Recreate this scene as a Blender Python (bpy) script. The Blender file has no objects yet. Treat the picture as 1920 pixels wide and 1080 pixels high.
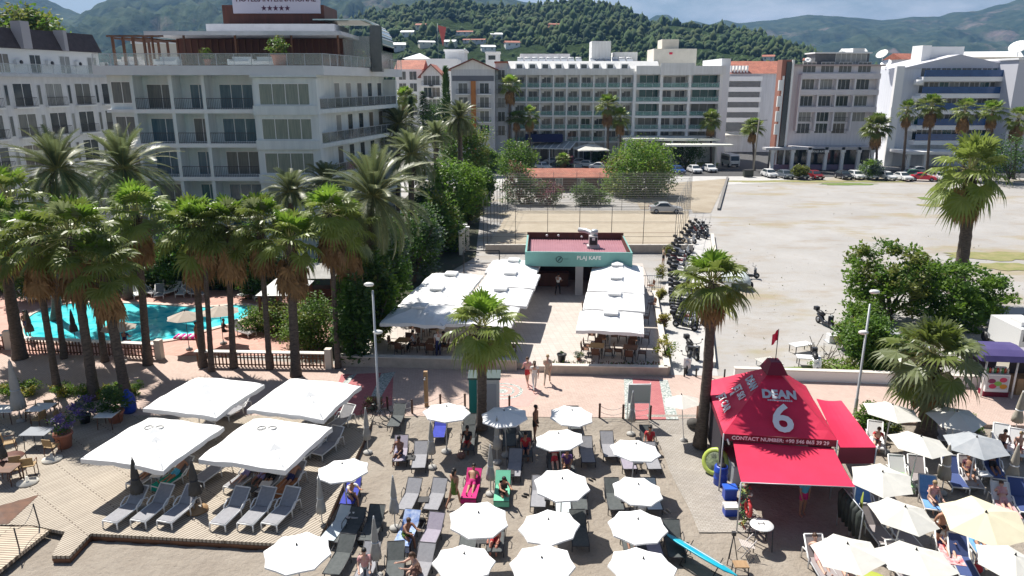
import bpy, bmesh, math, random
from mathutils import Vector, Matrix, noise
R = math.radians
S = bpy.context.scene
COL = S.collection

# ---------------------------------------------------------------- camera, sky, sun, exposure
CAM_H, PITCH, FPX = 16.5, R(15.7), 1363.0
cd = bpy.data.cameras.new("camera"); cam = bpy.data.objects.new("camera", cd); COL.objects.link(cam)
cam.location = (0, 0, CAM_H); cam.rotation_euler = (R(90) - PITCH, 0, 0)
cd.sensor_width = 36; cd.lens = 36 * FPX / 1920; cd.clip_start = 0.5; cd.clip_end = 20000
S.camera = cam
TO_SUN = Vector((-.41, .53, 1.0)).normalized()
W = bpy.data.worlds.new("World"); S.world = W; W.use_nodes = True
nt = W.node_tree; sk = nt.nodes.new("ShaderNodeTexSky"); sk.sky_type = 'NISHITA'; sk.sun_disc = False
sk.sun_elevation = math.asin(TO_SUN.z); sk.sun_rotation = math.atan2(TO_SUN.x, TO_SUN.y)
sk.air_density = 1.0; sk.dust_density = 1.2; sk.ozone_density = 1.0
bg = nt.nodes["Background"]; bg.inputs[1].default_value = 0.058
wt = nt.nodes.new("ShaderNodeTexCoord"); wm = nt.nodes.new("ShaderNodeMapping"); wm.inputs['Scale'].default_value = (1, 1, 3.2); nt.links.new(wt.outputs['Generated'], wm.inputs[0])
wn = nt.nodes.new("ShaderNodeTexNoise"); wn.inputs['Scale'].default_value = 4.2; wn.inputs['Detail'].default_value = 7; wn.inputs['Roughness'].default_value = .62; nt.links.new(wm.outputs[0], wn.inputs['Vector'])
wr = nt.nodes.new("ShaderNodeValToRGB"); wr.color_ramp.elements[0].position = .47; wr.color_ramp.elements[1].position = .66; wr.color_ramp.elements[1].color = (.85, .85, .85, 1); nt.links.new(wn.outputs[0], wr.inputs[0])
wx = nt.nodes.new("ShaderNodeMix"); wx.data_type = 'RGBA'; wx.inputs[7].default_value = (9.5, 9.9, 10.3, 1)
ws = nt.nodes.new("ShaderNodeSeparateXYZ"); nt.links.new(wt.outputs['Generated'], ws.inputs[0]); wz = nt.nodes.new("ShaderNodeMapRange"); wz.inputs[1].default_value = .45; wz.inputs[2].default_value = .12; nt.links.new(ws.outputs[2], wz.inputs[0])
wk = nt.nodes.new("ShaderNodeMath"); wk.operation = 'MULTIPLY'; nt.links.new(wr.outputs[0], wk.inputs[0]); nt.links.new(wz.outputs[0], wk.inputs[1]); nt.links.new(wk.outputs[0], wx.inputs[0]); nt.links.new(sk.outputs[0], wx.inputs[6]); nt.links.new(wx.outputs[2], bg.inputs[0])
sl = bpy.data.lights.new("sun", 'SUN'); sl.energy = 5.0; sl.angle = R(.5); sl.color = (1, .955, .88)
so = bpy.data.objects.new("sun", sl); COL.objects.link(so); so.location = (-40, 40, 100)
so.rotation_euler = (-TO_SUN).to_track_quat('-Z', 'Y').to_euler()
S.view_settings.view_transform = 'Standard'; S.view_settings.look = 'None'
S.view_settings.gamma = 1; S.view_settings.exposure = 0.62
S.cycles.max_bounces = 7; S.cycles.transparent_max_bounces = 12; S.cycles.volume_bounces = 0
S.cycles.use_denoising = True

# ---------------------------------------------------------------- helpers
def ray(px, py):
    x = (px - 960) / FPX; y = (540 - py) / FPX
    return Vector((x, math.cos(PITCH) + y * math.sin(PITCH), -math.sin(PITCH) + y * math.cos(PITCH)))
def G(px, py, z=0.0):                      # where the sight line meets height z
    r = ray(px, py); t = (z - CAM_H) / r.z
    return Vector((r.x * t, r.y * t, z))
def D(px, py, Y):                          # where it meets the upright plane at distance Y
    r = ray(px, py); t = Y / r.y
    return Vector((r.x * t, Y, CAM_H + r.z * t))
def zy(py, Y): return D(960, py, Y).z
def sstep(a, b, x):
    t = max(0, min(1, (x - a) / (b - a))); return t * t * (3 - 2 * t)
def gz(x, y):                              # height of the ground: the beach lies a little lower
    return -.3 * (1 - sstep(32.6, 34.3, y))
def GB(px, py):
    z = 0
    for _ in range(6):
        p = G(px, py, z); z = gz(p.x, p.y)
    return Vector((p.x, p.y, z))

MATS = {}
def mat(name, col, rough=.7, col2=None, scale=6., bump=0., metal=0., trans=0., spec=.5, detail=4., vary=0., stretch=None, alpha=1., mid=.5, coat=0.):
    if name in MATS: return MATS[name]
    m = bpy.data.materials.new(name); m.use_nodes = True; MATS[name] = m
    n = m.node_tree.nodes; L = m.node_tree.links; b = n["Principled BSDF"]
    b.inputs['Base Color'].default_value = (*col, 1); b.inputs['Roughness'].default_value = rough
    b.inputs['Metallic'].default_value = metal; b.inputs['Specular IOR Level'].default_value = spec
    b.inputs['Coat Weight'].default_value = coat
    b.inputs['Alpha'].default_value = alpha
    out = None
    if col2 or bump:
        tc = n.new("ShaderNodeTexCoord"); mp = n.new("ShaderNodeMapping"); L.new(tc.outputs['Object'], mp.inputs[0])
        if stretch: mp.inputs['Scale'].default_value = stretch
        nz = n.new("ShaderNodeTexNoise"); nz.inputs['Scale'].default_value = scale; nz.inputs['Detail'].default_value = detail
        nz.inputs['Roughness'].default_value = .62
        L.new(mp.outputs[0], nz.inputs['Vector'])
        if col2:
            rp = n.new("ShaderNodeValToRGB"); e = rp.color_ramp.elements
            e[0].position = mid - .17; e[1].position = mid + .17; e[0].color = (*col, 1); e[1].color = (*col2, 1)
            L.new(nz.outputs[0], rp.inputs[0]); out = rp.outputs[0]
        if bump:
            bp = n.new("ShaderNodeBump"); bp.inputs['Strength'].default_value = bump; bp.inputs['Distance'].default_value = .05
            L.new(nz.outputs[0], bp.inputs['Height']); L.new(bp.outputs[0], b.inputs['Normal'])
    if vary:
        oi = n.new("ShaderNodeObjectInfo"); hs = n.new("ShaderNodeHueSaturation"); mr = n.new("ShaderNodeMapRange")
        mr.inputs[3].default_value = 1 - vary; mr.inputs[4].default_value = 1 + vary
        L.new(oi.outputs['Random'], mr.inputs[0]); L.new(mr.outputs[0], hs.inputs['Value'])
        if out: L.new(out, hs.inputs['Color'])
        else: hs.inputs['Color'].default_value = (*col, 1)
        out = hs.outputs[0]
    if out: L.new(out, b.inputs['Base Color'])
    if trans:
        tr = n.new("ShaderNodeBsdfTranslucent"); mx = n.new("ShaderNodeMixShader"); mx.inputs[0].default_value = trans
        if out: L.new(out, tr.inputs[0])
        else: tr.inputs[0].default_value = (*col, 1)
        L.new(b.outputs[0], mx.inputs[1]); L.new(tr.outputs[0], mx.inputs[2]); L.new(mx.outputs[0], n["Material Output"].inputs[0])
    return m
def brick(name, c1, c2, mortar, bw, bh, ms=.01, rot=0., rough=.8, off=.5, dirt=.25, dscale=.5, bump=.3):
    if name in MATS: return MATS[name]
    m = bpy.data.materials.new(name); m.use_nodes = True; MATS[name] = m
    n = m.node_tree.nodes; L = m.node_tree.links; b = n["Principled BSDF"]; b.inputs['Roughness'].default_value = rough
    tc = n.new("ShaderNodeTexCoord"); mp = n.new("ShaderNodeMapping"); mp.inputs['Rotation'].default_value = (0, 0, rot)
    L.new(tc.outputs['Object'], mp.inputs[0])
    br = n.new("ShaderNodeTexBrick"); L.new(mp.outputs[0], br.inputs['Vector'])
    for k, c in (('Color1', c1), ('Color2', c2), ('Mortar', mortar)): br.inputs[k].default_value = (*c, 1)
    br.inputs['Scale'].default_value = 1; br.inputs['Mortar Size'].default_value = ms
    br.inputs['Brick Width'].default_value = bw; br.inputs['Row Height'].default_value = bh; br.offset = off
    nz = n.new("ShaderNodeTexNoise"); nz.inputs['Scale'].default_value = dscale; nz.inputs['Detail'].default_value = 6; nz.inputs['Roughness'].default_value = .7
    L.new(tc.outputs['Object'], nz.inputs['Vector'])
    mr = n.new("ShaderNodeMapRange"); mr.inputs[1].default_value = .3; mr.inputs[2].default_value = .7; mr.inputs[3].default_value = 1 - dirt; mr.inputs[4].default_value = 1 + dirt * .4
    L.new(nz.outputs[0], mr.inputs[0])
    hs = n.new("ShaderNodeHueSaturation"); L.new(br.outputs[0], hs.inputs['Color']); L.new(mr.outputs[0], hs.inputs['Value']); L.new(hs.outputs[0], b.inputs['Base Color'])
    bp = n.new("ShaderNodeBump"); bp.inputs['Strength'].default_value = bump; bp.inputs['Distance'].default_value = .01; bp.invert = True
    L.new(br.outputs['Fac'], bp.inputs['Height']); L.new(bp.outputs[0], b.inputs['Normal'])
    return m

class MB:
    def __init__(s): s.v = []; s.f = []; s.mi = []; s.sm = []
    def add(s, V, F, m=0, smooth=False):
        o = len(s.v); s.v += [tuple(p) for p in V]
        for f in F: s.f.append(tuple(i + o for i in f)); s.mi.append(m); s.sm.append(smooth)
        return s
    def box(s, x0, y0, z0, x1, y1, z1, m=0, M=None):
        V = [Vector((x, y, z)) for z in (z0, z1) for x, y in ((x0, y0), (x1, y0), (x1, y1), (x0, y1))]
        if M: V = [M @ p for p in V]
        return s.add(V, [(3, 2, 1, 0), (4, 5, 6, 7), (0, 1, 5, 4), (1, 2, 6, 5), (2, 3, 7, 6), (3, 0, 4, 7)], m)
    def cbox(s, c, d, m=0, M=None):
        c = Vector(c); h = Vector(d) / 2
        return s.box(*(c - h), *(c + h), m, M)
    def prism(s, P, z0, z1, m=0):          # P: plan outline, counter-clockwise
        n = len(P); V = [(p[0], p[1], z0) for p in P] + [(p[0], p[1], z1) for p in P]
        return s.add(V, [tuple(range(n - 1, -1, -1)), tuple(range(n, 2 * n))] + [(i, (i + 1) % n, (i + 1) % n + n, i + n) for i in range(n)], m)
    def profile(s, P, y0, y1, m=0, axis='y'):   # P in x-z, swept along y
        n = len(P); V = [(p[0], y0, p[1]) for p in P] + [(p[0], y1, p[1]) for p in P]
        if axis == 'x': V = [(y0, p[0], p[1]) for p in P] + [(y1, p[0], p[1]) for p in P]
        return s.add(V, [tuple(range(n)), tuple(range(2 * n - 1, n - 1, -1))] + [((i + 1) % n, i, i + n, (i + 1) % n + n) for i in range(n)], m)
    def path(s, P, rad, n=6, m=0, smooth=True, cap=True):
        P = [Vector(p) for p in P]; k = len(P)
        if not hasattr(rad, '__len__'): rad = [rad] * k
        V = []; F = []; up = None
        for i, p in enumerate(P):
            t = (P[min(i + 1, k - 1)] - P[max(i - 1, 0)]).normalized()
            if up is None:
                up = Vector((0, 0, 1)) if abs(t.z) < .9 else Vector((1, 0, 0))
            a = t.cross(up); a = a.normalized() if a.length > 1e-6 else t.orthogonal().normalized()
            b = a.cross(t); up = b
            for j in range(n):
                w = 2 * math.pi * j / n; V.append(p + (a * math.cos(w) + b * math.sin(w)) * rad[i])
        for i in range(k - 1):
            for j in range(n):
                j2 = (j + 1) % n; F.append((i * n + j2, i * n + j, (i + 1) * n + j, (i + 1) * n + j2))
        if cap: F += [tuple(range(n)), tuple((k - 1) * n + j for j in range(n - 1, -1, -1))]
        return s.add(V, F, m, smooth)
    def tube(s, a, b, r0, r1=None, n=6, m=0): return s.path([a, b], [r0, r1 if r1 is not None else r0], n, m, n > 4)
    def lathe(s, prof, n=16, c=(0, 0, 0), m=0, smooth=True, star=0.):   # prof: (r,z) bottom to top
        V = []; F = []; k = len(prof)
        for r, z in prof:
            for j in range(n):
                w = 2 * math.pi * j / n; q = r * (1 - star * (j % 2))
                V.append((c[0] + q * math.cos(w), c[1] + q * math.sin(w), c[2] + z))
        for i in range(k - 1):
            for j in range(n):
                j2 = (j + 1) % n; F.append((i * n + j, i * n + j2, (i + 1) * n + j2, (i + 1) * n + j))
        F += [tuple(range(n - 1, -1, -1)), tuple((k - 1) * n + j for j in range(n))]
        return s.add(V, F, m, smooth)
    def ball(s, c, r, n=10, m=0):
        r = r if hasattr(r, '__len__') else (r, r, r); k = n // 2 + 1; V = []; F = []
        for i in range(k):
            a = math.pi * i / (k - 1) - math.pi / 2
            for j in range(n):
                w = 2 * math.pi * j / n
                V.append((c[0] + r[0] * math.cos(a) * math.cos(w), c[1] + r[1] * math.cos(a) * math.sin(w), c[2] + r[2] * math.sin(a)))
        for i in range(k - 1):
            for j in range(n):
                j2 = (j + 1) % n; F.append((i * n + j, i * n + j2, (i + 1) * n + j2, (i + 1) * n + j))
        return s.add(V, F, m, True)
    def quad(s, a, b, c, d, m=0): return s.add([a, b, c, d], [(0, 1, 2, 3)], m)
    def mesh(s, name, mats):
        me = bpy.data.meshes.new(name); me.from_pydata(s.v, [], s.f)
        for m in (mats if isinstance(mats, (list, tuple)) else [mats]): me.materials.append(m)
        me.polygons.foreach_set('material_index', s.mi); me.polygons.foreach_set('use_smooth', s.sm); me.update()
        return me
    def build(s, name, mats, parent=None, loc=None, rz=0.):
        return put(s.mesh(name, mats), name, parent, loc, rz)
def put(me, name, parent=None, loc=None, rz=0., sc=None):
    o = bpy.data.objects.new(name, me); COL.objects.link(o)
    if parent: o.parent = parent
    if loc is not None: o.location = loc
    if rz: o.rotation_euler = (0, 0, rz)
    if sc: o.scale = sc if hasattr(sc, '__len__') else (sc,) * 3
    return o
def tag(o, label, cat, group=None):
    o['label'] = label; o['category'] = cat
    if group: o['group'] = group
    return o
def thing(name, label, cat, loc=(0, 0, 0), rz=0., group=None):
    o = put(None, name, None, loc, rz); o.empty_display_size = .3
    return tag(o, label, cat, group)
def setting(o, kind='structure'): o['kind'] = kind; return o
KIDS = {}
def kids(o): return [c for c in COL.objects if c.parent == o]
def proto(root):                           # remember the parts of a finished thing so that copies are quick
    ks = kids(root); KIDS[root.name] = [(k, kids(k)) for k in ks]; return root
USED = set()
def place(root, loc, rz=0., label=None, group=None, sc=None, mats=None):
    """first call moves the thing itself, later calls copy it with its parts and sub-parts"""
    parts = KIDS[root.name]
    if root.name not in USED:
        USED.add(root.name); r = root
    else:
        r = root.copy(); COL.objects.link(r)
        for k, sub in parts:
            c = k.copy(); COL.objects.link(c); c.parent = r
            for g in sub:
                d = g.copy(); COL.objects.link(d); d.parent = c
    r.location = loc; r.rotation_euler = (0, 0, rz)
    if sc: r.scale = sc if hasattr(sc, '__len__') else (sc,) * 3
    if label: r['label'] = label
    if group: r['group'] = group
    return r
def recolor(root, name, m):                # give a placed thing's parts of this name a material of their own
    for c in COL.objects:
        if c.parent == root and c.name.split('.')[0] == name:
            c.data = c.data.copy(); c.data.materials[0] = m
def text_mesh(body, size, mat_, depth=.01, bold=0.):
    cu = bpy.data.curves.new("text", 'FONT'); cu.body = body; cu.size = size; cu.align_x = 'CENTER'; cu.align_y = 'CENTER'
    cu.extrude = depth; cu.offset = bold; cu.resolution_u = 3
    o = bpy.data.objects.new("text", cu); COL.objects.link(o)
    bpy.context.view_layer.update()
    me = bpy.data.meshes.new_from_object(o.evaluated_get(bpy.context.evaluated_depsgraph_get()))
    bpy.data.objects.remove(o); me.materials.clear(); me.materials.append(mat_)
    return me
def frame_at(p, x, y):                     # matrix whose x and y axes run along x and y, origin p
    x = Vector(x).normalized(); y = Vector(y); z = x.cross(y).normalized(); y = z.cross(x)
    return Matrix(((x.x, y.x, z.x, p[0]), (x.y, y.y, z.y, p[1]), (x.z, y.z, z.z, p[2]), (0, 0, 0, 1)))
rnd = random.Random(7)

# ---------------------------------------------------------------- materials
white = mat('white_plaster', (.84, .84, .83), .8, (.72, .72, .7), 1.6, stretch=(1.5, 1.5, .12))
whiter = mat('white_paint', (.86, .86, .85), .6)
cream = mat('cream_plaster', (.76, .72, .63), .8, (.68, .64, .56), 1.)
greyw = mat('grey_plaster', (.66, .67, .7), .8, (.55, .56, .58), 1.4, stretch=(1.5, 1.5, .12))
pinkw = mat('pinkish_plaster', (.86, .83, .85), .8, (.73, .7, .72), 1.4, stretch=(1.5, 1.5, .12))
concrete = mat('concrete', (.45, .44, .42), .9, (.34, .33, .31), 1.5, .2)
glassd = mat('dark_glass', (.03, .045, .055), .12, (.05, .065, .075), 1.5, spec=.8)
glasst = mat('teal_glass', (.03, .11, .105), .15, (.05, .16, .15), .8, spec=.7)
glassc = mat('curtained_glass', (.2, .2, .18), .3, (.1, .11, .11), 3., stretch=(6, 6, .3), spec=.7)
curtw = mat('white_curtain_glass', (.42, .42, .4), .35, (.2, .21, .21), 2.6, stretch=(7, 7, .2), spec=.7); curtb = mat('beige_curtain_glass', (.3, .26, .2), .35, (.08, .08, .08), 2.2, stretch=(6, 6, .25), spec=.7)
glassb = mat('blue_glass', (.02, .07, .2), .15, (.03, .1, .26), .8, spec=.7)
frost = mat('glass_railing', (.22, .42, .39), .08, alpha=.5, spec=.7)
clearg = mat('clear_glass', (.55, .62, .6), .05, alpha=.22, spec=.8)
dark = mat('dark_metal', (.035, .035, .04), .5)
black = mat('black_plastic', (.018, .018, .02), .45)
steel = mat('grey_steel', (.38, .4, .42), .4, metal=.6)
galv = mat('galvanised_steel', (.5, .52, .54), .45, metal=.3)
tileR = brick('red_roof_tiles', (.42, .13, .08), (.5, .19, .12), (.2, .07, .05), .3, .35, .02, dirt=.35)
wood = mat('brown_wood', (.18, .075, .035), .6, (.1, .042, .022), 3., .1, stretch=(1, 1, .12))
woodl = mat('light_wood', (.42, .27, .14), .6, (.3, .18, .09), 4., .1, stretch=(1, .2, 1))
redwood = mat('reddish_wood', (.13, .04, .025), .6, (.08, .028, .018), 3., stretch=(1, 1, .12))
rattan = mat('rattan', (.4, .27, .13), .7, (.28, .18, .08), 40., .2)
cloth = mat('white_cloth', (.84, .84, .83), .85, (.8, .8, .795), 1.1, .12, trans=.02)
clothc = mat('cream_cloth', (.68, .665, .61), .85, (.62, .605, .55), 1.1, .12, trans=.03)
clothg = mat('grey_cloth', (.52, .52, .5), .9, (.42, .42, .41), 3., .15, trans=.15)
clothd = mat('dark_grey_cloth', (.1, .095, .09), .9, (.07, .066, .06), 3., .15)
clothy = mat('yellowish_cloth', (.68, .63, .46), .85, (.62, .57, .41), 1.1, .12, trans=.03)
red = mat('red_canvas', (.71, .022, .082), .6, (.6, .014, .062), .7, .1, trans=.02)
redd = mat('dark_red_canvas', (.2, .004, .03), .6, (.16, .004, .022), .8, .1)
meshg = mat('grey_sling', (.3, .3, .32), .8, (.25, .25, .27), 8.)
meshp = mat('mauve_sling', (.33, .3, .36), .8, (.28, .25, .31), 8.)
meshd = mat('dark_sling', (.09, .1, .1), .8, (.06, .07, .07), 8.)
bluef = mat('blue_fabric', (.02, .03, .3), .8, (.03, .05, .4), 5.)
plas = mat('white_plastic', (.75, .75, .74), .35)
bluep = mat('blue_plastic', (.015, .06, .42), .4)
terra = mat('terracotta', (.45, .19, .13), .8, (.36, .14, .09), 3.)
leafA = mat('palm_leaf', (.15, .205, .03), .42, (.22, .27, .07), 1.6, trans=.45, vary=.25)
leafY = mat('young_palm_leaf', (.17, .3, .03), .4, (.22, .34, .045), 2., trans=.4, vary=.2)
leafG = mat('grey_green_palm_leaf', (.17, .21, .09), .36, (.24, .28, .13), 1.6, trans=.42, vary=.2)
leafD = mat('dead_palm_leaf', (.34, .2, .085), .8, (.22, .13, .055), 3., trans=.25, vary=.2)
leafF = mat('date_palm_leaf', (.115, .15, .06), .4, (.2, .23, .11), .8, trans=.4, vary=.2)
petiole = mat('leaf_stalk', (.34, .33, .12), .55)
bark = mat('palm_bark', (.15, .118, .095), .95, (.07, .055, .045), 5., 1., stretch=(1, 1, 2.5))
barkt = mat('tree_bark', (.13, .1, .075), .95, (.07, .055, .04), 6., .6)
lfs = [mat('leaf_bright', (.15, .26, .026), .5, trans=.5, vary=.15), mat('leaf_mid', (.1, .2, .026), .5, trans=.48, vary=.15), mat('leaf_deep', (.07, .15, .025), .5, trans=.42, vary=.15),
       mat('leaf_olive', (.2, .23, .05), .5, trans=.48, vary=.15), mat('leaf_dark', (.06, .12, .028), .55, trans=.38, vary=.15), mat('flower_magenta', (.25, .06, .1), .6, trans=.3),
       mat('leaf_rust', (.2, .1, .06), .6, trans=.3), mat('leaf_silver', (.13, .18, .14), .55, trans=.2), mat('leaf_yellow', (.33, .3, .03), .5, trans=.3), mat('flower_violet', (.2, .13, .4), .6, trans=.2)]
# ---------------------------------------------------------------- ground and setting
dirt = bpy.data.materials.new('dirt_ground'); dirt.use_nodes = True
n = dirt.node_tree.nodes; L = dirt.node_tree.links; b = n["Principled BSDF"]; b.inputs['Roughness'].default_value = .95
tc = n.new("ShaderNodeTexCoord")
def nz_(scale, detail=6, st=(1, 1, 1)):
    mp = n.new("ShaderNodeMapping"); mp.inputs['Scale'].default_value = st; L.new(tc.outputs['Object'], mp.inputs[0])
    z = n.new("ShaderNodeTexNoise"); z.inputs['Scale'].default_value = scale; z.inputs['Detail'].default_value = detail; z.inputs['Roughness'].default_value = .65
    L.new(mp.outputs[0], z.inputs['Vector']); return z.outputs[0]
def ramp_(src, p0, p1, c0, c1):
    r = n.new("ShaderNodeValToRGB"); e = r.color_ramp.elements; e[0].position = p0; e[1].position = p1; e[0].color = (*c0, 1); e[1].color = (*c1, 1); L.new(src, r.inputs[0]); return r.outputs[0]
def mix_(f, a, c):
    mx = n.new("ShaderNodeMix"); mx.data_type = 'RGBA'; L.new(f, mx.inputs[0]); L.new(a, mx.inputs[6])
    if isinstance(c, tuple): mx.inputs[7].default_value = (*c, 1)
    else: L.new(c, mx.inputs[7])
    return mx.outputs[2]
base = ramp_(nz_(.09), .38, .62, (.32, .306, .29), (.385, .372, .358))
base = mix_(ramp_(nz_(1.1), .5, .75, (0, 0, 0), (.5, .5, .5)), base, (.33, .29, .245))
base = mix_(ramp_(nz_(.055, 7, (1, 1.8, 1)), .53, .62, (0, 0, 0), (.75, .75, .75)), base, ramp_(nz_(.8), .4, .6, (.32, .25, .165), (.28, .245, .13)))
base = mix_(ramp_(nz_(.2, 9, (.7, 1.5, 1)), .54, .66, (0, 0, 0), (.6, .6, .6)), base, (.29, .24, .185))
base = mix_(ramp_(nz_(.6, 8, (.5, 1.3, 1)), .62, .7, (0, 0, 0), (.5, .5, .5)), base, (.2, .165, .12))
base = mix_(ramp_(nz_(3.5, 8), .6, .7, (0, 0, 0), (.5, .5, .5)), base, (.24, .22, .19))
L.new(base, b.inputs['Base Color'])
sand = bpy.data.materials.new('beach_sand'); sand.use_nodes = True
n = sand.node_tree.nodes; L = sand.node_tree.links; b = n["Principled BSDF"]; b.inputs['Roughness'].default_value = .95
tc = n.new("ShaderNodeTexCoord")
base = ramp_(nz_(.6), .35, .65, (.27, .23, .188), (.34, .298, .248))
base = mix_(ramp_(nz_(7, 8), .52, .7, (0, 0, 0), (.5, .5, .5)), base, (.21, .175, .14))
base = mix_(ramp_(nz_(60, 3), .62, .68, (0, 0, 0), (.6, .6, .6)), base, (.42, .38, .33))
L.new(base, b.inputs['Base Color'])
bp = n.new("ShaderNodeBump"); bp.inputs['Strength'].default_value = .8; bp.inputs['Distance'].default_value = .16; L.new(nz_(3.2, 10), bp.inputs['Height']); L.new(bp.outputs[0], b.inputs['Normal'])

m = MB(); xs = [-7000, -300, -60, 0, 60, 300, 7000]; ys = [34.4, 60, 120, 300, 1200, 9500]
m.add([(x, y, -.03) for y in ys for x in xs], [(j * 7 + i, j * 7 + i + 1, (j + 1) * 7 + i + 1, (j + 1) * 7 + i) for j in range(5) for i in range(6)])
setting(m.build('ground', dirt))
m = MB(); NX, NY = 230, 90
V = []
for j in range(NY + 1):
    for i in range(NX + 1):
        x = -42 + 90 * i / NX; y = 8 + 26.6 * j / NY
        h = noise.fractal(Vector((x * 1.6, y * 1.6, 0)), 1, 2, 4) * .035 * sstep(34.2, 33, y)
        V.append((x, y, gz(x, y) + h - (.02 if y > 34.2 else 0)))
m.add(V, [(j * (NX + 1) + i, j * (NX + 1) + i + 1, (j + 1) * (NX + 1) + i + 1, (j + 1) * (NX + 1) + i) for j in range(NY) for i in range(NX)], 0, True)
setting(m.build('beach', sand))

def sheet(name, pix, z, m_, thick=0., world=False, kind='structure'):
    P = [Vector(p) if world else G(p[0], p[1], z) for p in pix]
    a = sum(P[i].x * P[(i + 1) % len(P)].y - P[(i + 1) % len(P)].x * P[i].y for i in range(len(P)))
    if a < 0: P.reverse()
    mb = MB()
    if thick: mb.prism(P, z - thick, z)
    else: mb.add([(p.x, p.y, z) for p in P], [tuple(range(len(P)))])
    o = mb.build(name, m_)
    return setting(o, kind) if kind else o
paveT = brick('pinkish_paving', (.49, .365, .31), (.55, .42, .36), (.35, .275, .23), .22, .11, .008, R(40), .85, dirt=.12, dscale=.35)
paveR = brick('red_paving', (.42, .13, .14), (.48, .17, .17), (.3, .1, .1), .2, .1, .006, R(-5), .85, dirt=.15)
paveG = brick('grey_pavers', (.36, .33, .29), (.42, .39, .35), (.24, .21, .18), .2, .1, .012, R(-5), .9, dirt=.22)
paveM = mat('patterned_mosaic', (.6, .6, .57), .7, (.14, .2, .18), 9., detail=1.)
decking = brick('timber_decking', (.42, .365, .295), (.49, .43, .35), (.12, .09, .065), 3.0, .13, .02, R(-52), .8, dirt=.16, dscale=.7)
decking2 = brick('timber_decking_ramp', (.52, .43, .33), (.58, .49, .37), (.13, .095, .07), 3.0, .13, .02, R(4), .8, dirt=.16, dscale=.7)
poolT = brick('pink_pool_tiles', (.52, .27, .21), (.58, .33, .26), (.4, .22, .18), .3, .3, .01, R(10), .7, 0, dirt=.2)
patioT = brick('cream_patio_tiles', (.49, .435, .39), (.54, .485, .44), (.37, .33, .29), .4, .4, .01, R(-8), .7, 0, dirt=.12)
asphalt = mat('asphalt', (.055, .055, .058), .9, (.085, .083, .08), 2., .2)
asphl = mat('worn_pavement', (.42, .41, .4), .9, (.5, .49, .47), .6, .1)
# promenade from the far left to the far right, the pool terrace beside it
def wsheet(name, P, z, m_, thick=0., kind='structure'):
    return sheet(name, [(p[0], p[1], z) for p in P], z, m_, thick, True, kind)
wsheet('promenade', [(-60, 43), (-21.5, 43), (-10.5, 41.4), (9.6, 39.8), (12.6, 39.6), (31, 37.6), (70, 33.6), (70, 30), (31, 32.9), (13.2, 34.0), (-7.3, 34.35), (-60, 34.35)], 0, paveT, .5)
wsheet('pool_terrace', [(-75, 43), (-21.5, 43), (-12, 43), (-13, 58), (-75, 58)], -.004, poolT, .3)
# red crossing bands with mosaic strips
def band(name, pix, m_, z=.004): return sheet(name, pix, z, m_)
band('paving_band', [(1172, 709), (1240, 712), (1268, 786), (1174, 786)], paveR)
band('mosaic_strip', [(1170, 709), (1186, 709.5), (1192, 786), (1172, 786)], paveM, .008)
band('mosaic_strip', [(1236, 711.5), (1252, 712.5), (1272, 786), (1249, 786)], paveM, .008)
band('paving_band', [(640, 702), (738, 698), (735, 760), (640, 788), (615, 770)], paveR)
band('mosaic_strip', [(715, 700), (742, 697), (712, 748), (695, 745)], paveM, .008)
band('mosaic_strip', [(655, 704), (670, 700), (612, 766), (600, 764)], paveM, .008)
band('paving_band', [(890, 712), (985, 709), (1015, 735), (990, 762), (890, 765)], mat('rose_paving', (.5, .3, .27), .8, (.56, .36, .32), 5.))
m = MB(); c = G(942, 733, .009)
for r0, r1 in ((.95, 1.15), (.55, .7), (.0, .3)):
    k = 40; m.add([(c.x + r * math.cos(6.2832 * i / k), c.y + r * math.sin(6.2832 * i / k), .009) for i in range(k) for r in (r0, r1)], [(2 * i, 2 * i + 1, (2 * i + 3) % (2 * k), (2 * i + 2) % (2 * k)) for i in range(k)])
setting(m.build('paving_rosette', paveM))
m = MB(); pp = []                      # grey paver path that follows the fall of the beach
for j in range(13):
    y = 24.6 + 9.8 * j / 12; w0 = 7.25 - .02 * j + .05 * math.sin(j * .9); w1 = 9.95 - .03 * j + .06 * math.sin(j * 1.1)
    pp += [(w0, y, gz(0, y) + .035), (w1, y, gz(0, y) + .035)]
m.add(pp, [(2 * j, 2 * j + 1, 2 * j + 3, 2 * j + 2) for j in range(12)])
setting(m.build('path', paveG))

# timber deck on the left, its boards and the gap beside the ramp
def deckpoly(P, z, m_, name):
    o = wsheet(name, P, z, m_, .12); return o
F0, F1 = G(170, 1000, .02), G(592, 1023, .02)
wsheet('deck', [(-60, 34.35), (-60, 26.2), tuple(G(62, 985, .02).xy), tuple(G(95, 992, .02).xy), tuple(G(122, 997, .02).xy), tuple(G(97, 1042, .02).xy), tuple(G(130, 1042, .02).xy), tuple(F0.xy), tuple(F1.xy), (-7.1, 34.35)], .02, decking, .14)
wsheet('deck', [tuple(G(-200, 986, .024).xy), tuple(G(60, 987, .024).xy), tuple(G(92, 994, .024).xy), tuple(G(0, 1068, .024).xy), tuple(G(-60, 1110, .024).xy), tuple(G(-400, 1110, .024).xy)], .024, decking2, .14)
m = MB()
for a, b_ in ((F0, F1), (G(130, 1042, .02), F0), (G(97, 1042, .02), G(130, 1042, .02)), (F1, Vector((-7.1, 34.35, 0)))):
    d = (b_ - a).xy.normalized(); nrm = Vector((d.y, -d.x))
    for k in range(3):
        z1 = -.125 - k * .1 + .02
        q = [a.xy - nrm * .03, a.xy + nrm * .02 - nrm * .03 * (k % 2), b_.xy + nrm * .02 - nrm * .03 * (k % 2), b_.xy - nrm * .03]
        m.prism([(p.x, p.y) for p in q], z1 - .085, z1)
setting(m.build('deck_edge', wood))
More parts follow.
